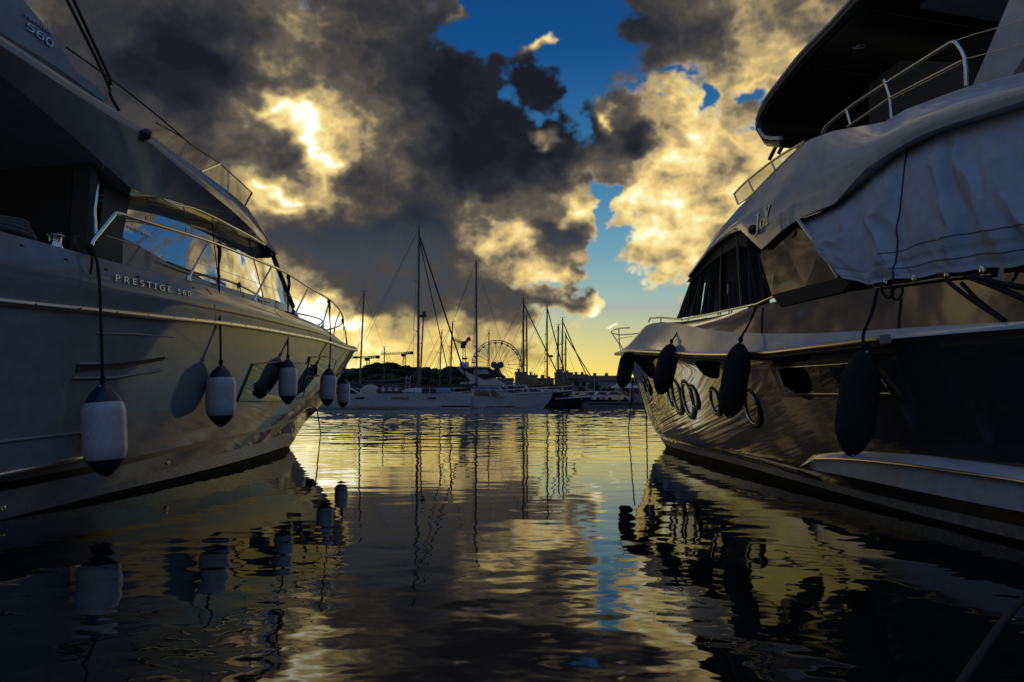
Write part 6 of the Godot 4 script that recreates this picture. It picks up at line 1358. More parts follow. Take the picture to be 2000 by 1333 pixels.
func cover(parent: Node, top: PackedVector3Array, bot: PackedVector3Array) -> void:
	var nz := noise(1.1, 3, 77)
	var rows := []
	var t2 := spline(top, 4)
	var b2 := spline(bot, 4)
	for r in 60:
		var t := r / 59.0
		var row := PackedVector3Array()
		for c in t2.size():
			var u := float(c) / (t2.size() - 1)
			var p := t2[c].lerp(b2[c], t)
			var bulge := sin(PI * t) * 0.05
			# folds hang from the top edge and lean aft, drawn tighter towards the bottom corner
			var lean := u * (46.0 - 14.0 * t) + t * 9.0 * (1.0 - u) + nz.get_noise_2d(u * 4.0, t * 0.6) * 4.0
			var sharp := absf(fposmod(lean / TAU, 1.0) - 0.5) * 2.0
			var amp := 0.5 + 0.5 * nz.get_noise_2d(floorf(lean / TAU) * 3.7, 2.0)
			var f := pow(sharp, 1.7) * 0.12 * amp + pow(absf(sin(lean * 0.8 + 1.0)), 4.0) * 0.02
			f *= smoothstep(0.0, 0.25, t) * (1.0 - 0.55 * smoothstep(0.75, 1.0, t))
			f += nz.get_noise_2d(u * 4.0, t * 1.2 + 9.0) * 0.02 * smoothstep(0.0, 0.15, t)
			f += exp(-pow((t - 0.87) / 0.012, 2.0)) * -0.012 + exp(-pow((t - 0.97) / 0.01, 2.0)) * -0.01
			row.append(p + Vector3(-bulge - f, sin(u * 40.0) * 0.006 * t, 0))
		rows.append(row)
	var mb := MB.new()
	mb.grid(rows)
	obj("canvas", mb, M.canvas_grey, parent)
	var aft := MB.new()
	var at2 := spline(C("r_cov2_top"), 8); var ab2 := spline(C("r_cov2_bot"), 8)
	var arows := []
	for r in 20:
		var t := r / 19.0
		var row := PackedVector3Array()
		for c in at2.size():
			row.append(at2[c].lerp(ab2[c], t) + Vector3(-sin(PI * t) * 0.05 - pow(absf(sin(c * 0.45 + t * 2.0)), 3.0) * 0.03 * sin(PI * t), 0, 0))
		arows.append(row)
	aft.grid(arows)
	obj("aft_canvas", aft, M.canvas_grey, parent)
	var seam := PackedVector3Array()
	for r in range(0, 60):
		var q := lerpf(0.36, 0.2, pow(r / 59.0, 1.4)) * (t2.size() - 1)
		seam.append(rows[r][int(q)].lerp(rows[r][int(q) + 1], q - int(q)) + Vector3(-0.004, 0, 0))
	tubes("seam", seam, 0.006, M.black_rubber, parent, 6)
	for tt in [46, 54]:
		var line := PackedVector3Array()
		for c in range(int(t2.size() * 0.21), int(t2.size() * 0.77)):
			line.append(rows[tt][c] + Vector3(-0.004, 0, 0))
		tubes("stitched_seam", line, 0.002, M.black_rubber, parent, 5)
	var edge := PackedVector3Array()
	for r in range(0, 60):
		var q := lerpf(0.8, 0.76, r / 59.0) * (t2.size() - 1)
		edge.append(rows[r][int(q)].lerp(rows[r][int(q) + 1], q - int(q)) + Vector3(-0.006, 0, 0))
	tubes("edge_piping", edge, 0.012, M.canvas_grey, parent, 6)

func fender_of(d: Array, label: String, group: String, dark: bool, called: String) -> void:
	var top := V(d[0]); var bot := V(d[1])
	var r: float = d[2]
	var f := thing(called, label, "fender", bot, 0.0, group)
	var ax := (top - bot)
	var h := ax.length()
	var yv := ax.normalized()
	var xv := yv.cross(Vector3(0.1, 0, 1)).normalized()
	var bs := Basis(xv, yv, xv.cross(yv))
	var capc: Material = M.fender_sock if dark else M.fender_navy
	var bodyc: Material = M.fender_sock if dark else M.fender_white
	var y0 := 0.19 * h if not dark else 0.13 * h
	var y1 := 0.79 * h if not dark else 0.87 * h
	var b := MB.new()
	var prof := PackedVector2Array()
	for k in 25:
		var t := k / 24.0
		var edge := minf(t, 1.0 - t)
		var s := 1.0 - 0.14 * pow(1.0 - clampf(edge / 0.22, 0.0, 1.0), 2.2)
		if dark:
			s = 1.0 - 0.3 * pow(1.0 - clampf(edge / 0.26, 0.0, 1.0), 2.0)
		prof.append(Vector2(r * s, lerpf(y0, y1, t)))
	b.lathe(prof, Vector3.ZERO, bs, 36)
	obj("body", b, bodyc, f)
	for e in [0, 1]:
		var q := MB.new()
		var pr := PackedVector2Array()
		var ya: float = y1 if e else y0
		var yb: float = h * 0.985 if e else h * 0.015
		var ra: float = r * (0.86 if not dark else 0.7)
		for k in 13:
			var t := k / 12.0
			pr.append(Vector2(lerpf(ra, r * 0.16, pow(t, 0.9)) + sin(PI * t) * r * 0.1, lerpf(ya, yb, t)))
		pr.append(Vector2(0.0, yb))
		q.lathe(pr, Vector3.ZERO, bs, 30)
		var capn := obj("cap", q, capc, f)
		var eye := MB.new()
		eye.lathe(PackedVector2Array([Vector2(0.0, 0.0), Vector2(r * 0.07, 0.0), Vector2(r * 0.07, -0.01)]), bs * Vector3(0, lerpf(ya, yb, 0.86), 0) + Vector3(0, 0, r * 0.29), Basis(Vector3(1, 0, 0), PI * 0.5), 12)
		obj("eyelet", eye, M.fender_white, capn)
	var path := PackedVector3Array()
	for p in d[3]:
		path.append(V(p) - bot)
	path.append(top - bot + Vector3(0, -0.01, 0))
	var rope := tubes("rope", spline(path, 4), 0.011, M.rope_black, f)
	var knot := MB.new()
	knot.lathe(PackedVector2Array([Vector2(0, -0.03), Vector2(0.02, -0.02), Vector2(0.024, 0.005), Vector2(0.014, 0.03), Vector2(0, 0.035)]), top - bot + Vector3(0, 0.02, 0), Basis(), 10)
	obj("knot", knot, M.rope_black, rope)
	if not dark:
		var kn2 := MB.new()
		kn2.lathe(PackedVector2Array([Vector2(0, -0.05), Vector2(0.024, -0.03), Vector2(0.028, 0.005), Vector2(0.02, 0.03), Vector2(0, 0.04)]), path[0], Basis(), 10)
		obj("hitch", kn2, M.rope_black, rope)
		var sleeve := tubes("rope_tail", spline(pv([path[0] + Vector3(0.02, 0, 0.02), path[0] + Vector3(0.03, -0.1, 0.02), path[0] + Vector3(0.02, -0.2, 0.02)]), 4), 0.009, M.rope_black, rope)
		sleeve.name = "rope_tail"

func fenders() -> void:
	var names := ["white fender hanging beside the air intake on the grey yacht, next to its quarter pod", "white fender hanging below the last letters on the grey yacht's side", "white fender hanging in front of the grey yacht's longer hull window", "white fender hanging beside the small forward hull window of the grey yacht", "white fender hanging off the very bow of the grey yacht"]
	for i in 5:
		fender_of(DATA.fl[i], names[i], "white fenders along the grey yacht", false, "fender")
	var dark := ["long dark fender in a knitted sock beside the rectangular hull window", "dark sock-covered fender hanging between two small round portholes", "dark sock-covered fender hanging beside the pair of large oval portholes", "dark sock-covered fender at the tip of the bronze yacht's bow"]
	for i in 4:
		fender_of(DATA.fr[i], dark[i], "dark fenders along the bronze yacht", true, "fender")

func land() -> void:
	var q := MB.new()
	q.box(Vector3(0, -0.6, -455), Vector3(1400, 2.9, 684))
	struct("quay", q, M.concrete)
	var j := MB.new()
	j.box(Vector3(39.1, -0.6, -99.6), Vector3(60, 2.86, 27))
	j.box(Vector3(39.1, 0.77, -86.0), Vector3(60.1, 0.16, 0.4))
	struct("quay_mole", j, M.concrete)
	# wooded hill
	var hp := C("hill")
	hp = spline(hp, 6)
	var nz := noise(0.05, 4, 301)
	var rows := []
	for r in 24:
		var t := r / 23.0
		var row := PackedVector3Array()
		for p in hp:
			var z := -215.0 - t * 150.0
			var s := smoothstep(0.0, 0.233, t) * (1.0 - 0.5 * smoothstep(0.35, 1.0, t))
			var y := 0.8 + (p.y - 2.3) * s + nz.get_noise_2d(p.x, z) * 0.4
			row.append(Vector3(p.x * -z / 250.0, y, z))
		rows.append(row)
	var hb := MB.new()
	hb.grid(rows)
	struct("hill", hb, M.hill_soil)
	# the wood on it: clumps of leaves
	var clump := leaf_clump(1.0, 70, 5)
	var mm := MultiMesh.new()
	mm.transform_format = MultiMesh.TRANSFORM_3D
	mm.mesh = clump
	var rng := RandomNumberGenerator.new()
	rng.seed = 8
	var spots := []
	for k in 2600:
		var r := rng.randi_range(2, 16)
		var c := rng.randi_range(0, hp.size() - 1)
		var p: Vector3 = rows[r][c]
		if p.x > 15.0 and rng.randf() < 0.5:
			continue
		var s := rng.randf_range(0.7, 1.6)
		spots.append(Transform3D(Basis(Vector3.UP, rng.randf() * TAU).scaled(Vector3(s * 1.2, s, s * 1.2)), p + Vector3(rng.randf_range(-1.5, 1.5), s * 0.45, 0)))
	mm.instance_count = spots.size()
	for k in spots.size():
		mm.set_instance_transform(k, spots[k])
	var o := MultiMeshInstance3D.new()
	o.name = "wood"
	o.multimesh = mm
	o.material_override = M.foliage
	add_child(o)
	o.set_meta("kind", "stuff")
	o.set_meta("label", "dark pine wood covering the low hill behind the harbour")
	o.set_meta("category", "wood")

func leaf_clump(r: float, count: int, seed_: int) -> ArrayMesh:
	var rng := RandomNumberGenerator.new()
	rng.seed = seed_
	var b := MB.new()
	for k in count:
		var d := Vector3(rng.randfn(), rng.randfn(), rng.randfn()).normalized()
		var p := d * r * pow(rng.randf(), 0.4) * Vector3(1, 0.8, 1)
		var a := Vector3(rng.randfn(), rng.randfn(), rng.randfn()).normalized() * r * 0.3
		var c := a.cross(Vector3(rng.randfn(), rng.randfn(), rng.randfn()).normalized()).normalized() * r * 0.2
		b.quad(p - a, p + c, p + a, p - c)
	return b.mesh()

# a simple round-bilged hull along +X: half breadth and height by station
func boat_hull(L: float, beam: float, fb: float, rake: float, sheer: float, plumb := false) -> Array:
	var wl := PackedVector3Array(); var mid := PackedVector3Array(); var deck := PackedVector3Array(); var keel := PackedVector3Array()
	for k in 25:
		var u := k / 24.0
		var w := 1.0 - pow(maxf(u - 0.35, 0.0) / 0.65, 2.2)
		w *= 0.86 + 0.14 * smoothstep(0.0, 0.4, u)
		var over := rake * pow(u, 6.0)
		var x := u * L
		deck.append(Vector3(x + over, fb + sheer * pow(u, 2.0), beam * 0.5 * w))
		mid.append(Vector3(x + over * 0.5, fb * 0.5, beam * 0.5 * w * (0.96 - 0.25 * pow(u, 3.0))))
		wl.append(Vector3(x, 0.05, beam * 0.5 * maxf(w - 0.12 * pow(u, 2.0), 0.0) * 0.88))
		keel.append(Vector3(x, -0.5, beam * 0.2 * w))
	return [keel, wl, mid, deck]

func zmir(c: PackedVector3Array) -> PackedVector3Array:
	var o := PackedVector3Array()
	for p in c:
		o.append(Vector3(p.x, p.y, -p.z))
	return o

func put_hull(t: Node, h: Array, m: Material, deckm: Material, stripe: Material = null) -> void:
	var b := MB.new()
	for s in 2:
		var cs := []
		for c in h:
			cs.append(c if s == 0 else zmir(c))
		b.grid(skin(cs, 3))
	var e := []
	for c in h:
		e.append(pv([c[0], Vector3(c[0].x, c[0].y, -c[0].z)]))
	b.grid(e)
	obj("hull", b, m, t)
	var d := MB.new()
	d.grid([h[3], mixc(h[3], zmir(h[3]), 0.5), zmir(h[3])])
	obj("deck", d, deckm, t)
	if stripe:
		for s in 2:
			var a: PackedVector3Array = mixc(h[1], h[2], 0.22)
			var a2: PackedVector3Array = mixc(h[1], h[2], 0.4)
			if s == 1:
				a = zmir(a); a2 = zmir(a2)
			var off := Vector3(0, 0, 0.025 if s == 0 else -0.025)
			var sb := MB.new()
			sb.grid([shift(a, off), shift(a2, off)])
			obj("waterline_stripe", sb, stripe, t)

func sailing_boat(d: Dictionary) -> void:
	var L: float = d.aft + d.fore
	var fb: float = d.fb
	var beam := L * 0.29
	var t := thing("sailing_boat", d.label, "sailing boat", Vector3(d.x - d.aft, 0, d.z), 0.0, "sailing boats across the harbour")
	var main: bool = d.has("main")
	var h := boat_hull(L, beam, fb, 0.15 if main else 0.9, 0.1 if main else 0.35)
	put_hull(t, h, M.boat_white, M.boat_white, M.boat_navy)
	var mx: float = d.aft
	# coachroof
	var cr := MB.new()
	var rows := []
	for k in 3:
		var s: float = [1.0, 0.92, 0.6][k]
		var row := PackedVector3Array()
		for q in 21:
			var u := q / 20.0
			var w := sin(PI * pow(u, 0.75)) * 0.3 * beam * s + 0.01
			row.append(Vector3(lerpf(L * 0.28, L * 0.8, u), fb + [0.0, 0.3, 0.48][k] * pow(sin(PI * clampf(u, 0.02, 0.98)), 0.6), w))
		rows.append(row)
	cr.grid(rows)
	var r2 := []
	for row in rows:
		r2.append(zmir(row))
	cr.grid(r2)
	cr.grid([rows[2], zmir(rows[2])])
	var coach := obj("coachroof", cr, M.boat_white, t)
	if main:
		for p in [[0.44, 0.56]]:
			prisms("cabin_window", pv([Vector3(L * 0.36, fb + 0.12, beam * 0.3), Vector3(L * 0.5, fb + 0.28, beam * 0.305), Vector3(L * 0.64, fb + 0.12, beam * 0.27), Vector3(L * 0.5, fb + 0.08, beam * 0.31)]), Vector3(0, 0, 0.02), M.window_dark, coach)
		for p in [[0.17, 0.24, 0.0], [0.44, 0.56, 0.0], [0.7, 0.755, 0.0]]:
			var i0 := int(p[0] * 24)
			var za: float = h[2][i0].z + 0.09
			var zb: float = h[2][int(p[1] * 24)].z + 0.09
			prisms("portlight", pv([Vector3(L * p[0], fb * 0.66, za - 0.05), Vector3(L * p[1], fb * 0.66, zb - 0.05), Vector3(L * p[1], fb * 0.78, zb - 0.04), Vector3(L * p[0], fb * 0.78, za - 0.04)]), Vector3(0, 0, 0.05), M.window_dark, t)
	# mast with spreaders
	var foot := Vector3(mx, fb + 0.3, 0)
	var head := Vector3(mx + d.topx - d.x, d.top, 0)
	var mb := MB.new()
	mb.tube(pv([foot, foot.lerp(head, 0.5), head]), d.r, d.r * 0.75, 10)
	var mast := obj("mast", mb, M.mast_metal, t)
	for f in [0.36, 0.66]:
		var p := foot.lerp(head, f)
		tubes("spreader", pv([p + Vector3(-0.35, 0.06, beam * 0.4), p, p + Vector3(-0.35, 0.06, -beam * 0.4)]), 0.035, M.mast_metal, mast, 6)
	tubes("wind_vane", pv([head + Vector3(-0.35, 0.12, 0), head + Vector3(0.45, 0.16, 0)]), 0.03, M.steel_dark, mast, 5)
	tubes("antenna", pv([head, head + Vector3(0.0, 0.8, 0)]), 0.018, M.steel_dark, mast, 5)
	# boom with sail cover
	var boom_l := minf(d.aft * 0.72, 6.2)
	var by := fb + 1.15
	tubes("boom", pv([Vector3(mx - 0.15, by, 0), Vector3(mx - boom_l, by + 0.05, 0)]), 0.09, M.mast_metal, t, 8)
	var sc := MB.new()
	sc.tube(pv([Vector3(mx - 0.1, by + (1.3 if main else 0.5), 0), Vector3(mx - 0.6, by + (0.75 if main else 0.32), 0), Vector3(mx - boom_l * 0.45, by + 0.36, 0), Vector3(mx - boom_l, by + 0.25, 0)]), 0.3 if main else 0.17, 0.2 if main else 0.1, 10)
	obj("sail_cover", sc, M.sail_cover, t)
	# standing rigging
	var bow := Vector3(L + (0.1 if main else 0.6), fb + 0.15, 0)
	if main or d.has("furl"):
		tubes("furled_headsail", pv([head.lerp(foot, 0.04), bow.lerp(head, 0.5) + Vector3(-0.1, -0.15, 0), bow]), 0.1 if main else 0.08, M.sail_cover, t, 8)
		if main:
			tubes("furled_headsail", pv([head.lerp(foot, 0.06), Vector3(mx + (L - mx) * 0.66, fb + 0.2, 0)]), 0.065, M.sail_cover, t, 8)
	else:
		tubes("forestay", pv([head, bow]), 0.018, M.steel_dark, t, 5)
	tubes("backstay", pv([head, Vector3(0.2, fb + 0.1, beam * 0.3)]), 0.016, M.steel_dark, t, 5)
	tubes("backstay", pv([head, Vector3(0.2, fb + 0.1, -beam * 0.3)]), 0.016, M.steel_dark, t, 5)
	for s in [1.0, -1.0]:
		for f in [0.66, 1.0]:
			tubes("shroud", pv([foot.lerp(head, f), foot.lerp(head, 0.36) + Vector3(-0.35, 0.06, s * beam * 0.4), Vector3(mx - 0.2, fb, s * beam * 0.44)]), 0.014, M.steel_dark, t, 5)
	# guard rail
	for s in [1.0, -1.0]:
		var g := PackedVector3Array()
		for k in range(1, 25, 2):
			g.append(Vector3(h[3][k].x, h[3][k].y + 0.6, h[3][k].z * s * 0.96))
		tubes("guard_wire", g, 0.012, M.chrome, t, 5)
		for k in range(1, 25, 4):
			tubes("guard_post", pv([Vector3(h[3][k].x, h[3][k].y, h[3][k].z * s * 0.96), Vector3(h[3][k].x, h[3][k].y + 0.6, h[3][k].z * s * 0.96)]), 0.018, M.chrome, t, 5)
	if d.has("dome") or d.has("dome2"):
		var f := 0.36 if d.has("dome") else 0.42
		var p := foot.lerp(head, f) + Vector3(-0.75 if d.has("dome") else 0.5, 0, 0)
		var db := MB.new()
		db.lathe(PackedVector2Array([Vector2(0, -0.15), Vector2(0.28, -0.12), Vector2(0.3, 0.05), Vector2(0.2, 0.17), Vector2(0, 0.2)]), p, Basis(), 12)
		db.tube(pv([p, foot.lerp(head, f)]), 0.05)
		obj("radar_dome", db, M.steel_dark, mast)
	if d.has("radar"):
		var rb := MB.new()
		rb.box(head + Vector3(-0.1, 0.1, 0), Vector3(1.1, 0.35, 0.4))
		rb.box(head + Vector3(0.1, 0.5, 0), Vector3(0.5, 0.5, 0.3))
		obj("radar_scanner", rb, M.steel_dark, mast)
	if main:
		# sprayhood, cockpit tent, boarding ladder
		tent(t, L * 0.2, L * 0.32, fb, 1.15, beam * 0.34, M.canvas_cream)
		tent(t, L * 0.33, L * 0.5, fb + 0.05, 1.2, beam * 0.3, M.sail_cover)
		var lad := MB.new()
		for s in [0.0, 0.45]:
			lad.tube(pv([Vector3(L * 0.53 + s, fb, beam * 0.42), Vector3(L * 0.545 + s, fb + 2.1, beam * 0.42)]), 0.035)
		for k in 4:
			lad.tube(pv([Vector3(L * 0.535, fb + 0.4 + k * 0.45, beam * 0.42), Vector3(L * 0.535 + 0.45, fb + 0.4 + k * 0.45, beam * 0.42)]), 0.025)
		obj("boarding_ladder", lad, M.boat_white, t)
		for q in [[0.68, M.canvas_navy, 1.1], [0.8, M.blue_cover, 0.9], [0.6, M.boat_white, 1.2]]:
			var hb := MB.new()
			hb.lathe(PackedVector2Array([Vector2(q[2], 0), Vector2(q[2] * 0.95, 0.25), Vector2(q[2] * 0.6, 0.5), Vector2(0, 0.58)]), Vector3(L * q[0], fb + 0.15, 0.4), Basis.from_scale(Vector3(1.2, 1, 0.6)), 12)
			obj("deck_cover", hb, q[1], t)
	if d.has("cover"):
		var cx := MB.new()
		cx.prism(pv([Vector3(L * 0.56, fb, 1.2), Vector3(L * 0.56, fb + 1.0, 1.0), Vector3(L * 0.78, fb + 1.0, 1.0), Vector3(L * 0.9, fb + 0.1, 0.9)]), Vector3(0, 0, -2.0))
		var cc := obj("deck_house", cx, M.boat_white, t)
		prisms("window_cover", pv([Vector3(L * 0.58, fb + 0.2, 1.22), Vector3(L * 0.58, fb + 0.88, 1.05), Vector3(L * 0.72, fb + 0.88, 1.05), Vector3(L * 0.75, fb + 0.2, 1.2)]), Vector3(0, 0, 0.03), M.brown_cover, cc)
		prisms("window_cover", pv([Vector3(L * 0.77, fb + 0.2, 1.2), Vector3(L * 0.745, fb + 0.88, 1.05), Vector3(L * 0.785, fb + 0.88, 1.03), Vector3(L * 0.86, fb + 0.2, 1.12)]), Vector3(0, 0, 0.03), M.brown_cover, cc)

func tent(t: Node, x0: float, x1: float, y: float, hgt: float, w: float, m: Material) -> void:
	var rows := []
	for k in 9:
		var u := k / 8.0
		var row := PackedVector3Array()
		var top := hgt * pow(sin(PI * (0.12 + 0.76 * u)), 0.5)
		for q in 9:
			var a := PI * q / 8.0
			row.append(Vector3(lerpf(x0, x1, u), y + top * pow(sin(a), 0.6), w * cos(a)))
		rows.append(row)
	var b := MB.new()
	b.grid(rows)
	var o := obj("cockpit_tent", b, m, t)
	for k in 3:
		var xa := lerpf(x0, x1, 0.12 + k * 0.28)
		prisms("tent_window", pv([Vector3(xa, y + 0.25, w + 0.02), Vector3(xa + (x1 - x0) * 0.08, y + hgt * 0.72, w * 0.86 + 0.03), Vector3(xa + (x1 - x0) * 0.22, y + 0.25, w + 0.02)]), Vector3(0, 0, 0.015), M.canvas_cream, o)

func motor_cruiser(label: String, at: Vector3, L: float, fb: float, hullm: Material, fly: bool, cab: Material, turn := 0.0) -> void:
	var t := thing("motor_cruiser", label, "motor boat", at, turn, "motor boats across the harbour")
	var beam := L * 0.3
	var h := boat_hull(L, beam, fb, 1.3, fb * 0.35)
	put_hull(t, h, hullm, M.boat_white)
	var band := MB.new()
	for s in [1.0, -1.0]:
		var g := PackedVector3Array()
		for p in h[3]:
			g.append(Vector3(p.x, p.y, p.z * s))
		band.tube(g, 0.09, 0.09, 6)
	obj("gunwale", band, M.boat_white, t)
	var z := beam * 0.34
	var y := fb
	# raked deckhouse
	var house := prisms("deckhouse", pv([Vector3(L * 0.15, y, z), Vector3(L * 0.2, y + 1.35, z * 0.9), Vector3(L * 0.5, y + 1.35, z * 0.9), Vector3(L * 0.72, y + 0.45, z * 0.9), Vector3(L * 0.85, y + 0.3, z * 0.7), Vector3(L * 0.86, y, z * 0.7)]), Vector3(0, 0, -2.0 * z * 0.9), M.boat_white, t)
	for q in [[0.24, 0.34], [0.36, 0.47]]:
		prisms("side_window", pv([Vector3(L * q[0], y + 0.5, z), Vector3(L * (q[0] + 0.01), y + 1.15, z * 0.93), Vector3(L * q[1], y + 1.15, z * 0.93), Vector3(L * (q[1] + 0.05), y + 0.5, z)]), Vector3(0, 0, 0.03), cab, house)
	prisms("windscreen", pv([Vector3(L * 0.52, y + 1.24, z * 0.92), Vector3(L * 0.69, y + 0.52, z * 0.92), Vector3(L * 0.55, y + 0.52, z * 0.99)]), Vector3(0, 0, 0.03), M.window_dark, house)
	if fly:
		prisms("flybridge", pv([Vector3(L * 0.06, y + 1.4, z), Vector3(L * 0.06, y + 1.7, z), Vector3(L * 0.46, y + 2.15, z), Vector3(L * 0.58, y + 1.5, z), Vector3(L * 0.5, y + 1.36, z)]), Vector3(0, 0, -2.0 * z), M.boat_white, t)
		prisms("arch", pv([Vector3(L * 0.2, y + 1.7, z), Vector3(L * 0.02, y + 3.6, z * 0.95), Vector3(L * 0.1, y + 3.62, z * 0.95), Vector3(L * 0.34, y + 1.8, z)]), Vector3(0, 0, -2.0 * z), M.boat_white, t)
		var top := prisms("canopy_top", pv([Vector3(L * 0.02, y + 3.55, z), Vector3(L * 0.03, y + 3.72, z), Vector3(L * 0.38, y + 3.65, z), Vector3(L * 0.4, y + 3.55, z)]), Vector3(0, 0, -2.0 * z), M.boat_white, t)
		prisms("canopy_side", pv([Vector3(L * 0.16, y + 2.9, z + 0.02), Vector3(L * 0.06, y + 3.5, z + 0.02), Vector3(L * 0.39, y + 3.5, z + 0.02), Vector3(L * 0.58, y + 2.4, z + 0.02), Vector3(L * 0.34, y + 2.2, z + 0.02)]), Vector3(0, 0, -0.05), M.canvas_navy, top)
		for q in [[0.21, 0.27], [0.285, 0.36]]:
			prisms("canopy_window", pv([Vector3(L * q[0], y + 2.75, z + 0.03), Vector3(L * q[0], y + 3.3, z + 0.03), Vector3(L * q[1], y + 3.3, z + 0.03), Vector3(L * (q[1] + 0.03), y + 2.75, z + 0.03)]), Vector3(0, 0, 0.03), M.canvas_cream, top)
		for xx in [0.08, 0.13]:
			var db := MB.new()
			db.lathe(PackedVector2Array([Vector2(0.3, 0), Vector2(0.32, 0.4), Vector2(0.2, 0.62), Vector2(0, 0.66)]), Vector3(L * xx, y + 3.7, 0), Basis(), 12)
			obj("radar_dome", db, M.boat_white, top)
		tubes("radar_bar", pv([Vector3(L * 0.08, y + 4.75, 0), Vector3(L * 0.135, y + 4.75, 0)]), 0.14, M.steel_dark, top, 6)
	for s in [1.0, -1.0]:
		var g := PackedVector3Array()
		for k in range(10, 25, 2):
			g.append(Vector3(h[3][k].x, h[3][k].y + 0.65, h[3][k].z * s * 0.95))
		tubes("bow_rail", g, 0.025, M.chrome, t, 5)
		for k in range(10, 25, 4):
			tubes("rail_post", pv([Vector3(h[3][k].x, h[3][k].y, h[3][k].z * s * 0.95), Vector3(h[3][k].x, h[3][k].y + 0.65, h[3][k].z * s * 0.95)]), 0.02, M.chrome, t, 5)

func far_boats() -> void:
	for d in DATA.sails:
		sailing_boat(d)
	motor_cruiser("white flybridge cruiser with a dark canopy and twin radar domes", Vector3(-7.2, 0, -90.5), 11.2, 1.55, M.boat_white, true, M.blue_cover, 0.06)
	motor_cruiser("dark-hulled cruiser with a flared bow beside the white flybridge cruiser", Vector3(-3.0, 0, -93.5), 9.6, 1.7, M.boat_navy, false, M.window_dark, 0.06)
	motor_cruiser("small white cruiser next to the dark-hulled cruiser's bow", Vector3(0.6, 0, -96.5), 7.6, 1.2, M.boat_white, false, M.window_dark, 0.05)
	motor_cruiser("small dark-bottomed cruiser moored nearest the stone quay", Vector3(2.4, 0, -94.5), 7.4, 1.15, M.boat_navy, false, M.window_dark, 0.05)
	motor_cruiser("open cruiser with a navy canopy behind the sloop's stern", Vector3(-25.0, 0, -90.0), 8.6, 1.4, M.boat_white, false, M.window_dark, 0.0)
	var c := thing("boat_canopy", "navy cockpit canopy with a pale arch astern of the sloop", "canopy", Vector3(-22.2, 1.4, -88.6))
	var rows := []
	for k in 7:
		var u := k / 6.0
		var row := PackedVector3Array()
		for q in 9:
			var a := PI * q / 8.0
			row.append(Vector3(u * 4.4, 1.9 * pow(sin(a), 0.5) * (0.75 + 0.25 * sin(PI * u)), 1.3 * cos(a)))
		rows.append(row)
	var b := MB.new()
	b.grid(rows)
	obj("canvas", b, M.canvas_navy, c)
	tubes("arch", spline(pv([Vector3(0.4, 0.0, 1.35), Vector3(0.8, 1.2, 1.4), Vector3(2.0, 1.25, 1.4), Vector3(3.6, 0.5, 1.4), Vector3(4.3, 0.0, 1.35)])), 0.12, M.boat_white, c)

func ferris_wheel() -> void:
	var c := V(DATA.wheel.c)
	var r: float = DATA.wheel.r
	var w := thing("ferris_wheel", "big wheel with hanging gondolas and a blue heart-shaped hub", "ferris wheel", Vector3(c.x, 0.85, c.z), 0.12)
	var hub := Vector3(0, c.y - 0.85, 0)
	for z in [-0.9, 0.9]:
		var ring := PackedVector3Array(); var inner := PackedVector3Array()
		for k in 73:
			var a := TAU * k / 72.0
			ring.append(hub + Vector3(cos(a) * r, sin(a) * r, z)); inner.append(hub + Vector3(cos(a) * r * 0.915, sin(a) * r * 0.915, z))
		tubes("rim", ring, 0.16, M.wheel_white, w, 6)
		tubes("inner_rim", inner, 0.11, M.wheel_white, w, 6)
	for k in 24:
		var a := TAU * k / 24.0 + 0.06
		var d := Vector3(cos(a), sin(a), 0)
		for z in [-0.9, 0.9]:
			tubes("spoke", pv([hub + Vector3(0, 0, z * 2.2), hub + d * r + Vector3(0, 0, z)]), 0.06, M.wheel_white, w, 5)
		tubes("cross_bar", pv([hub + d * r + Vector3(0, 0, -0.9), hub + d * r + Vector3(0, 0, 0.9)]), 0.08, M.wheel_white, w, 5)
		tubes("rim_strut", pv([hub + d * r + Vector3(0, 0, 0.9), hub + d * r * 0.915 + Vector3(0, 0, 0.9)]), 0.09, M.wheel_white, w, 5)
		var g := MB.new()
		var p := hub + d * r * 0.975 + Vector3(0, -1.35, 0)
		g.lathe(PackedVector2Array([Vector2(0, -0.35), Vector2(0.45, -0.32), Vector2(0.72, 0.05), Vector2(0.75, 0.4), Vector2(0.6, 0.42), Vector2(0.5, 0.1)]), p, Basis(), 10)
		g.tube(pv([p + Vector3(-0.6, 0.4, 0), p + Vector3(-0.5, 1.2, 0)]), 0.05, -1, 5)
		g.tube(pv([p + Vector3(0.6, 0.4, 0), p + Vector3(0.5, 1.2, 0)]), 0.05, -1, 5)
		g.box(p + Vector3(0, 1.25, 0), Vector3(1.3, 0.14, 1.0))
		obj("gondola", g, M.steel_dark, w)
	for x in [-1.85, 1.85]:
		var hb := MB.new()
		hb.lathe(PackedVector2Array([Vector2(0, 0.15), Vector2(1.75, 0.12), Vector2(1.85, -0.1), Vector2(1.75, -0.3), Vector2(0, -0.32)]), hub + Vector3(x, 0.1, 2.4), Basis(Vector3(1, 0, 0), PI * 0.5), 24)
		obj("hub_disc", hb, M.wheel_blue, w)
	for z in [-2.6, 2.6]:
		for x in [-9.0, -3.5, 3.5, 9.0]:
			tubes("leg", pv([hub + Vector3(0, 0, z), Vector3(x, 0, z * 2.2)]), 0.34, M.steel_dark, w, 8)

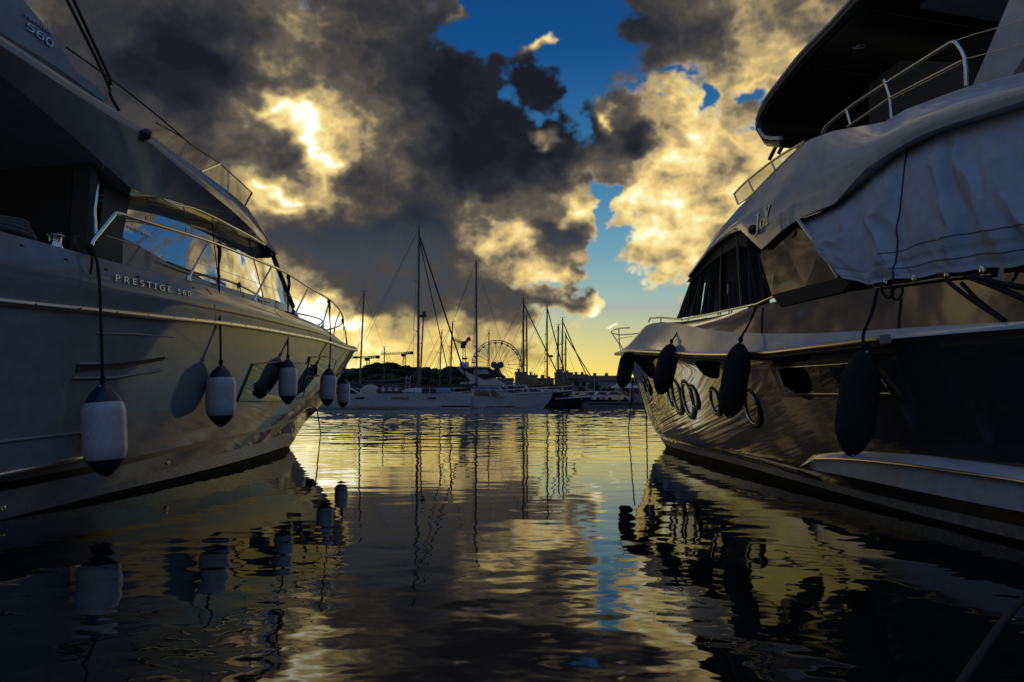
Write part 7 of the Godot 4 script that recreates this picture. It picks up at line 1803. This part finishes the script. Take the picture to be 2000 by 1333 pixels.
func lattice(a: Vector3, b: Vector3, wd: float, r: float, n: int) -> MB:
	var m := MB.new()
	var t := (b - a).normalized()
	var s := t.cross(Vector3(0.02, 0.3, 0.95)).normalized() * wd * 0.5
	var u := t.cross(s).normalized() * wd * 0.5
	var cs := [s + u, s - u, -s - u, -s + u]
	for k in 4:
		m.tube(pv([a + cs[k], b + cs[k]]), r, -1, 4)
	for i in n:
		var p := a.lerp(b, float(i) / n)
		var q := a.lerp(b, float(i + 1) / n)
		for k in 4:
			m.tube(pv([p + cs[k], q + cs[(k + 1) % 4]]), r * 0.6, -1, 4)
	return m

func cranes() -> void:
	for d in DATA.cranes:
		var base := V(d.base); var cab := V(d.cab); var jib := V(d.jib); var back := V(d.back)
		var t := thing("tower_crane", d.label, "crane", Vector3(base.x, 0.85, base.z), 0.0, "tower cranes behind the harbour")
		var o := Vector3(base.x, 0.85, base.z)
		cab -= o; jib -= o; back -= o
		cab.x = 0.0
		obj("tower", lattice(Vector3.ZERO, cab, 1.9, 0.17, int(cab.y / 2.4)), M.crane_paint, t)
		var end_on: bool = jib.distance_to(cab) < 6.0
		if end_on:
			jib += Vector3(-2.0, 0, 22.0)
			back += Vector3(1, 0, -8.0)
		obj("jib", lattice(cab + Vector3(0, 1.0, 0), jib, 1.1, 0.1, 14), M.crane_paint, t)
		obj("counter_jib", lattice(cab + Vector3(0, 0.8, 0), back, 1.3, 0.22, 4), M.crane_paint, t)
		boxes("counterweight", back + Vector3(0, -0.3, 0), Vector3(2.6, 2.2, 1.6), M.steel_dark, t)
		boxes("cab", cab + Vector3(-0.6, -0.4, 0.9), Vector3(3.2, 2.4, 2.0), M.steel_dark, t)
		if end_on:
			boxes("slewing_platform", cab + Vector3(0, 1.8, 0), Vector3(3.2, 2.6, 3.0), M.steel_dark, t)
			tubes("luffing_mast", pv([cab + Vector3(0, 1, 0), back + Vector3(0.3, 1.2, 0)]), 0.45, M.steel_dark, t, 6)
		for k in 9:
			var p := (cab + Vector3(0, 1.0, 0)).lerp(jib, 0.1 + k * 0.1)
			tubes("jib_light", pv([p + Vector3(0, 0.5, 0), p + Vector3(0.1, 1.5, 0)]), 0.16, M.crane_paint, t, 4)

func buildings() -> void:
	for d in DATA.blds:
		var w: float = d.x1 - d.x0
		var g := 0.85
		var eave: float = d.eave - g
		var dep := minf(w, 14.0)
		var t := thing("building", d.label, "building", Vector3(d.x0, g, d.z))
		var wall: Material = M[d.wall]
		var wb := boxes("wall", Vector3(w / 2, eave / 2, -dep / 2), Vector3(w, eave, dep), wall, t)
		if d.roof == "gable":
			var hr: float = d.top - d.eave
			prisms("roof", pv([Vector3(-0.4, eave - 0.1, 0.5), Vector3(-0.4, eave + hr, -dep / 2), Vector3(-0.4, eave - 0.1, -dep - 0.5)]), Vector3(w + 0.8, 0, 0), M.roof_tile, t)
			for k in 2:
				boxes("chimney", Vector3(w * (0.27 + 0.41 * k), eave + hr + 0.05, -dep / 2 - 0.4), Vector3(0.7, 1.1, 0.6), wall, t)
		else:
			boxes("parapet", Vector3(w / 2, eave + 0.15, -dep / 2), Vector3(w + 0.25, 0.35, dep + 0.25), wall, t)
			boxes("roof_box", Vector3(w * 0.3, eave + 0.75, -dep / 2), Vector3(w * 0.22, 0.95, 2.5), wall, t)
			boxes("roof_box", Vector3(w * 0.72, eave + 0.55, -dep / 2), Vector3(w * 0.12, 0.6, 1.5), wall, t)
			tubes("roof_aerial", pv([Vector3(w * 0.5, eave, -2), Vector3(w * 0.5, eave + 2.4, -2)]), 0.05, M.steel_dark, t, 5)
		var floors := maxi(1, int(eave / 2.7))
		var n := maxi(2, int(w / 2.3))
		for f in floors:
			for k in n:
				var x := w * (k + 0.5) / n
				var y := eave * (f + 0.55) / floors
				var win := boxes("window", Vector3(x, y, 0.02), Vector3(1.0, 1.25, 0.06), M.window_dark, t)
				boxes("window_frame", Vector3(x, y - 0.68, 0.07), Vector3(1.25, 0.1, 0.16), M.render_pale, win)

func quay_life() -> void:
	for d in DATA.trees:
		var p := V(d.p)
		var h: float = d.h
		var w: float = d.w
		var t := thing("tree", d.label, "tree", Vector3(p.x, 0.85, p.z), 0.0, "trees along the far quay")
		var tb := MB.new()
		tb.tube(pv([Vector3.ZERO, Vector3(0.05, h * 0.3, 0), Vector3(-0.05, h * 0.6, 0.05)]), 0.16, 0.07, 7)
		for k in 5:
			var a := k * 1.3
			tb.tube(pv([Vector3(0, h * 0.3, 0), Vector3(cos(a) * w * 0.3, h * (0.55 + 0.06 * k), sin(a) * w * 0.3)]), 0.07, 0.02, 5)
		obj("trunk", tb, M.bark, t)
		var rng := RandomNumberGenerator.new()
		rng.seed = int(p.x * 100.0) + 5000
		var cb := MB.new()
		for k in 16:
			var d2 := Vector3(rng.randfn(), rng.randfn(), rng.randfn()).normalized() * pow(rng.randf(), 0.4)
			var o := Vector3(d2.x * w * 0.38, h * 0.62 + d2.y * h * 0.27, d2.z * w * 0.38)
			for q in 60:
				var e := Vector3(rng.randfn(), rng.randfn(), rng.randfn()).normalized() * pow(rng.randf(), 0.35) * w * 0.2
				var a := Vector3(rng.randfn(), rng.randfn(), rng.randfn()).normalized() * 0.16
				var c := a.cross(Vector3(rng.randfn(), rng.randfn(), rng.randfn()).normalized()).normalized() * 0.1
				cb.quad(o + e - a, o + e + c, o + e + a, o + e - c)
		obj("crown", cb, M.foliage, t)
	var cl := ["silver car parked at the open end of the row, beside the small cruisers", "dark car parked second from the small cruisers", "white car parked third along the quay row", "dark car parked in the middle of the quay row", "silver car parked beside the terrace end of the row", "dark car parked closest to the terrace parasols", "white car parked in the row behind the dark car", "silver car parked in the back row before the tiled-roof house"]
	var ci := 0
	var cm := [M.car_silver, M.car_dark, M.car_white]
	for q in DATA.cars:
		var k: int = q[3]
		var t := thing("parked_car", cl[ci], "car", Vector3(q[0], 0.83, q[2]), 0.5, "cars parked on the far quay")
		ci += 1
		var bb := MB.new()
		bb.prism(pv([Vector3(-2.0, 0.3, 0.8), Vector3(-2.05, 0.75, 0.8), Vector3(-1.2, 0.9, 0.8), Vector3(1.1, 0.92, 0.8), Vector3(2.05, 0.72, 0.8), Vector3(2.05, 0.3, 0.8)]), Vector3(0, 0, -1.6))
		obj("body", bb, cm[k], t)
		var rb := MB.new()
		rb.prism(pv([Vector3(-1.5, 0.9, 0.7), Vector3(-1.0, 1.42, 0.6), Vector3(0.5, 1.45, 0.6), Vector3(1.2, 0.92, 0.7)]), Vector3(0, 0, -1.35))
		var cabn := obj("cabin", rb, cm[k], t)
		prisms("side_glass", pv([Vector3(-1.3, 0.95, 0.73), Vector3(-0.9, 1.34, 0.65), Vector3(0.4, 1.36, 0.65), Vector3(0.95, 0.95, 0.73)]), Vector3(0, 0, 0.02), M.window_dark, cabn)
		prisms("windscreen", pv([Vector3(1.24, 0.95, 0.62), Vector3(0.56, 1.42, 0.54), Vector3(0.56, 1.42, -0.54), Vector3(1.24, 0.95, -0.62)]), Vector3(0.02, 0.02, 0), M.window_dark, cabn)
		for x in [-1.25, 1.3]:
			for z in [0.75, -0.75]:
				var wb := MB.new()
				wb.lathe(PackedVector2Array([Vector2(0, 0.1), Vector2(0.28, 0.1), Vector2(0.32, 0.05), Vector2(0.32, -0.08), Vector2(0, -0.1)]), Vector3(x, 0.32, z), Basis(Vector3(1, 0, 0), PI * 0.5), 14)
				obj("wheel", wb, M.tyre, t)
	# terrace parasols, sign and lamp posts
	var px := [13.4, 14.9, 16.4]
	var pl := ["white terrace parasol beside the red round sign", "white terrace parasol between two others on the quay", "white terrace parasol behind the bronze yacht's bow"]
	for k in 3:
		var t := thing("parasol", pl[k], "parasol", Vector3(px[k], 0.83, -90.0 - k), 0.0, "parasols on the quay terrace")
		tubes("pole", pv([Vector3.ZERO, Vector3(0, 2.3, 0)]), 0.04, M.boat_white, t)
		var cb := MB.new()
		cb.lathe(PackedVector2Array([Vector2(1.1, 1.75), Vector2(0.6, 2.05), Vector2(0.0, 2.35)]), Vector3.ZERO, Basis(), 8)
		obj("canopy", cb, M.sail_white, t)
	var sg := thing("round_sign", "red round sign on a post at the quay edge", "sign", Vector3(14.6, 0.83, -86.6))
	tubes("post", pv([Vector3.ZERO, Vector3(0, 1.2, 0)]), 0.03, M.steel_dark, sg)
	var sb := MB.new()
	sb.lathe(PackedVector2Array([Vector2(0, 0.02), Vector2(0.3, 0.02), Vector2(0.3, -0.02), Vector2(0, -0.02)]), Vector3(0, 1.2, 0.05), Basis(Vector3(1, 0, 0), PI * 0.5), 20)
	obj("disc", sb, M.sign_red, sg)
	for k in 2:
		var lp := thing("lamp_post", ["slim lamp post among the terrace parasols", "slim lamp post behind the parked cars"][k], "lamp post", Vector3([14.5, 11.6][k], 0.83, [-88.0, -101.0][k]))
		tubes("pole", pv([Vector3.ZERO, Vector3(0, 3.4, 0)]), 0.05, M.boat_white, lp)
		boxes("lamp_head", Vector3(0.2, 3.42, 0), Vector3(0.6, 0.1, 0.2), M.steel_dark, lp)

func ropes() -> void:
	var d: Dictionary = DATA.ropes
	var list := [["bow_l2", "dark mooring line slanting into the water under the grey yacht's bow", 0.014], ["bow_r", "dark mooring line slanting into the water under the bronze yacht's bow", 0.014], ["bow_r2", "dark anchor line hanging straight from the bronze yacht's stem", 0.014], ["near", "brown mooring rope crossing the water close to the bronze yacht", 0.012], ["bow_up", "thin line from the grey yacht's pulpit down past its bow", 0.007]]
	for q in list:
		var p := PackedVector3Array()
		for a in d[q[0]]:
			p.append(V(a))
		if q[0] != "near" and q[0] != "bow_up":
			p[p.size() - 1].y -= 0.3
		var t := thing("mooring_line", q[1], "rope")
		tubes("rope", p if p.size() < 3 else spline(p, 6), q[2], M.rope_brown if q[0] == "near" else M.rope_black, t)
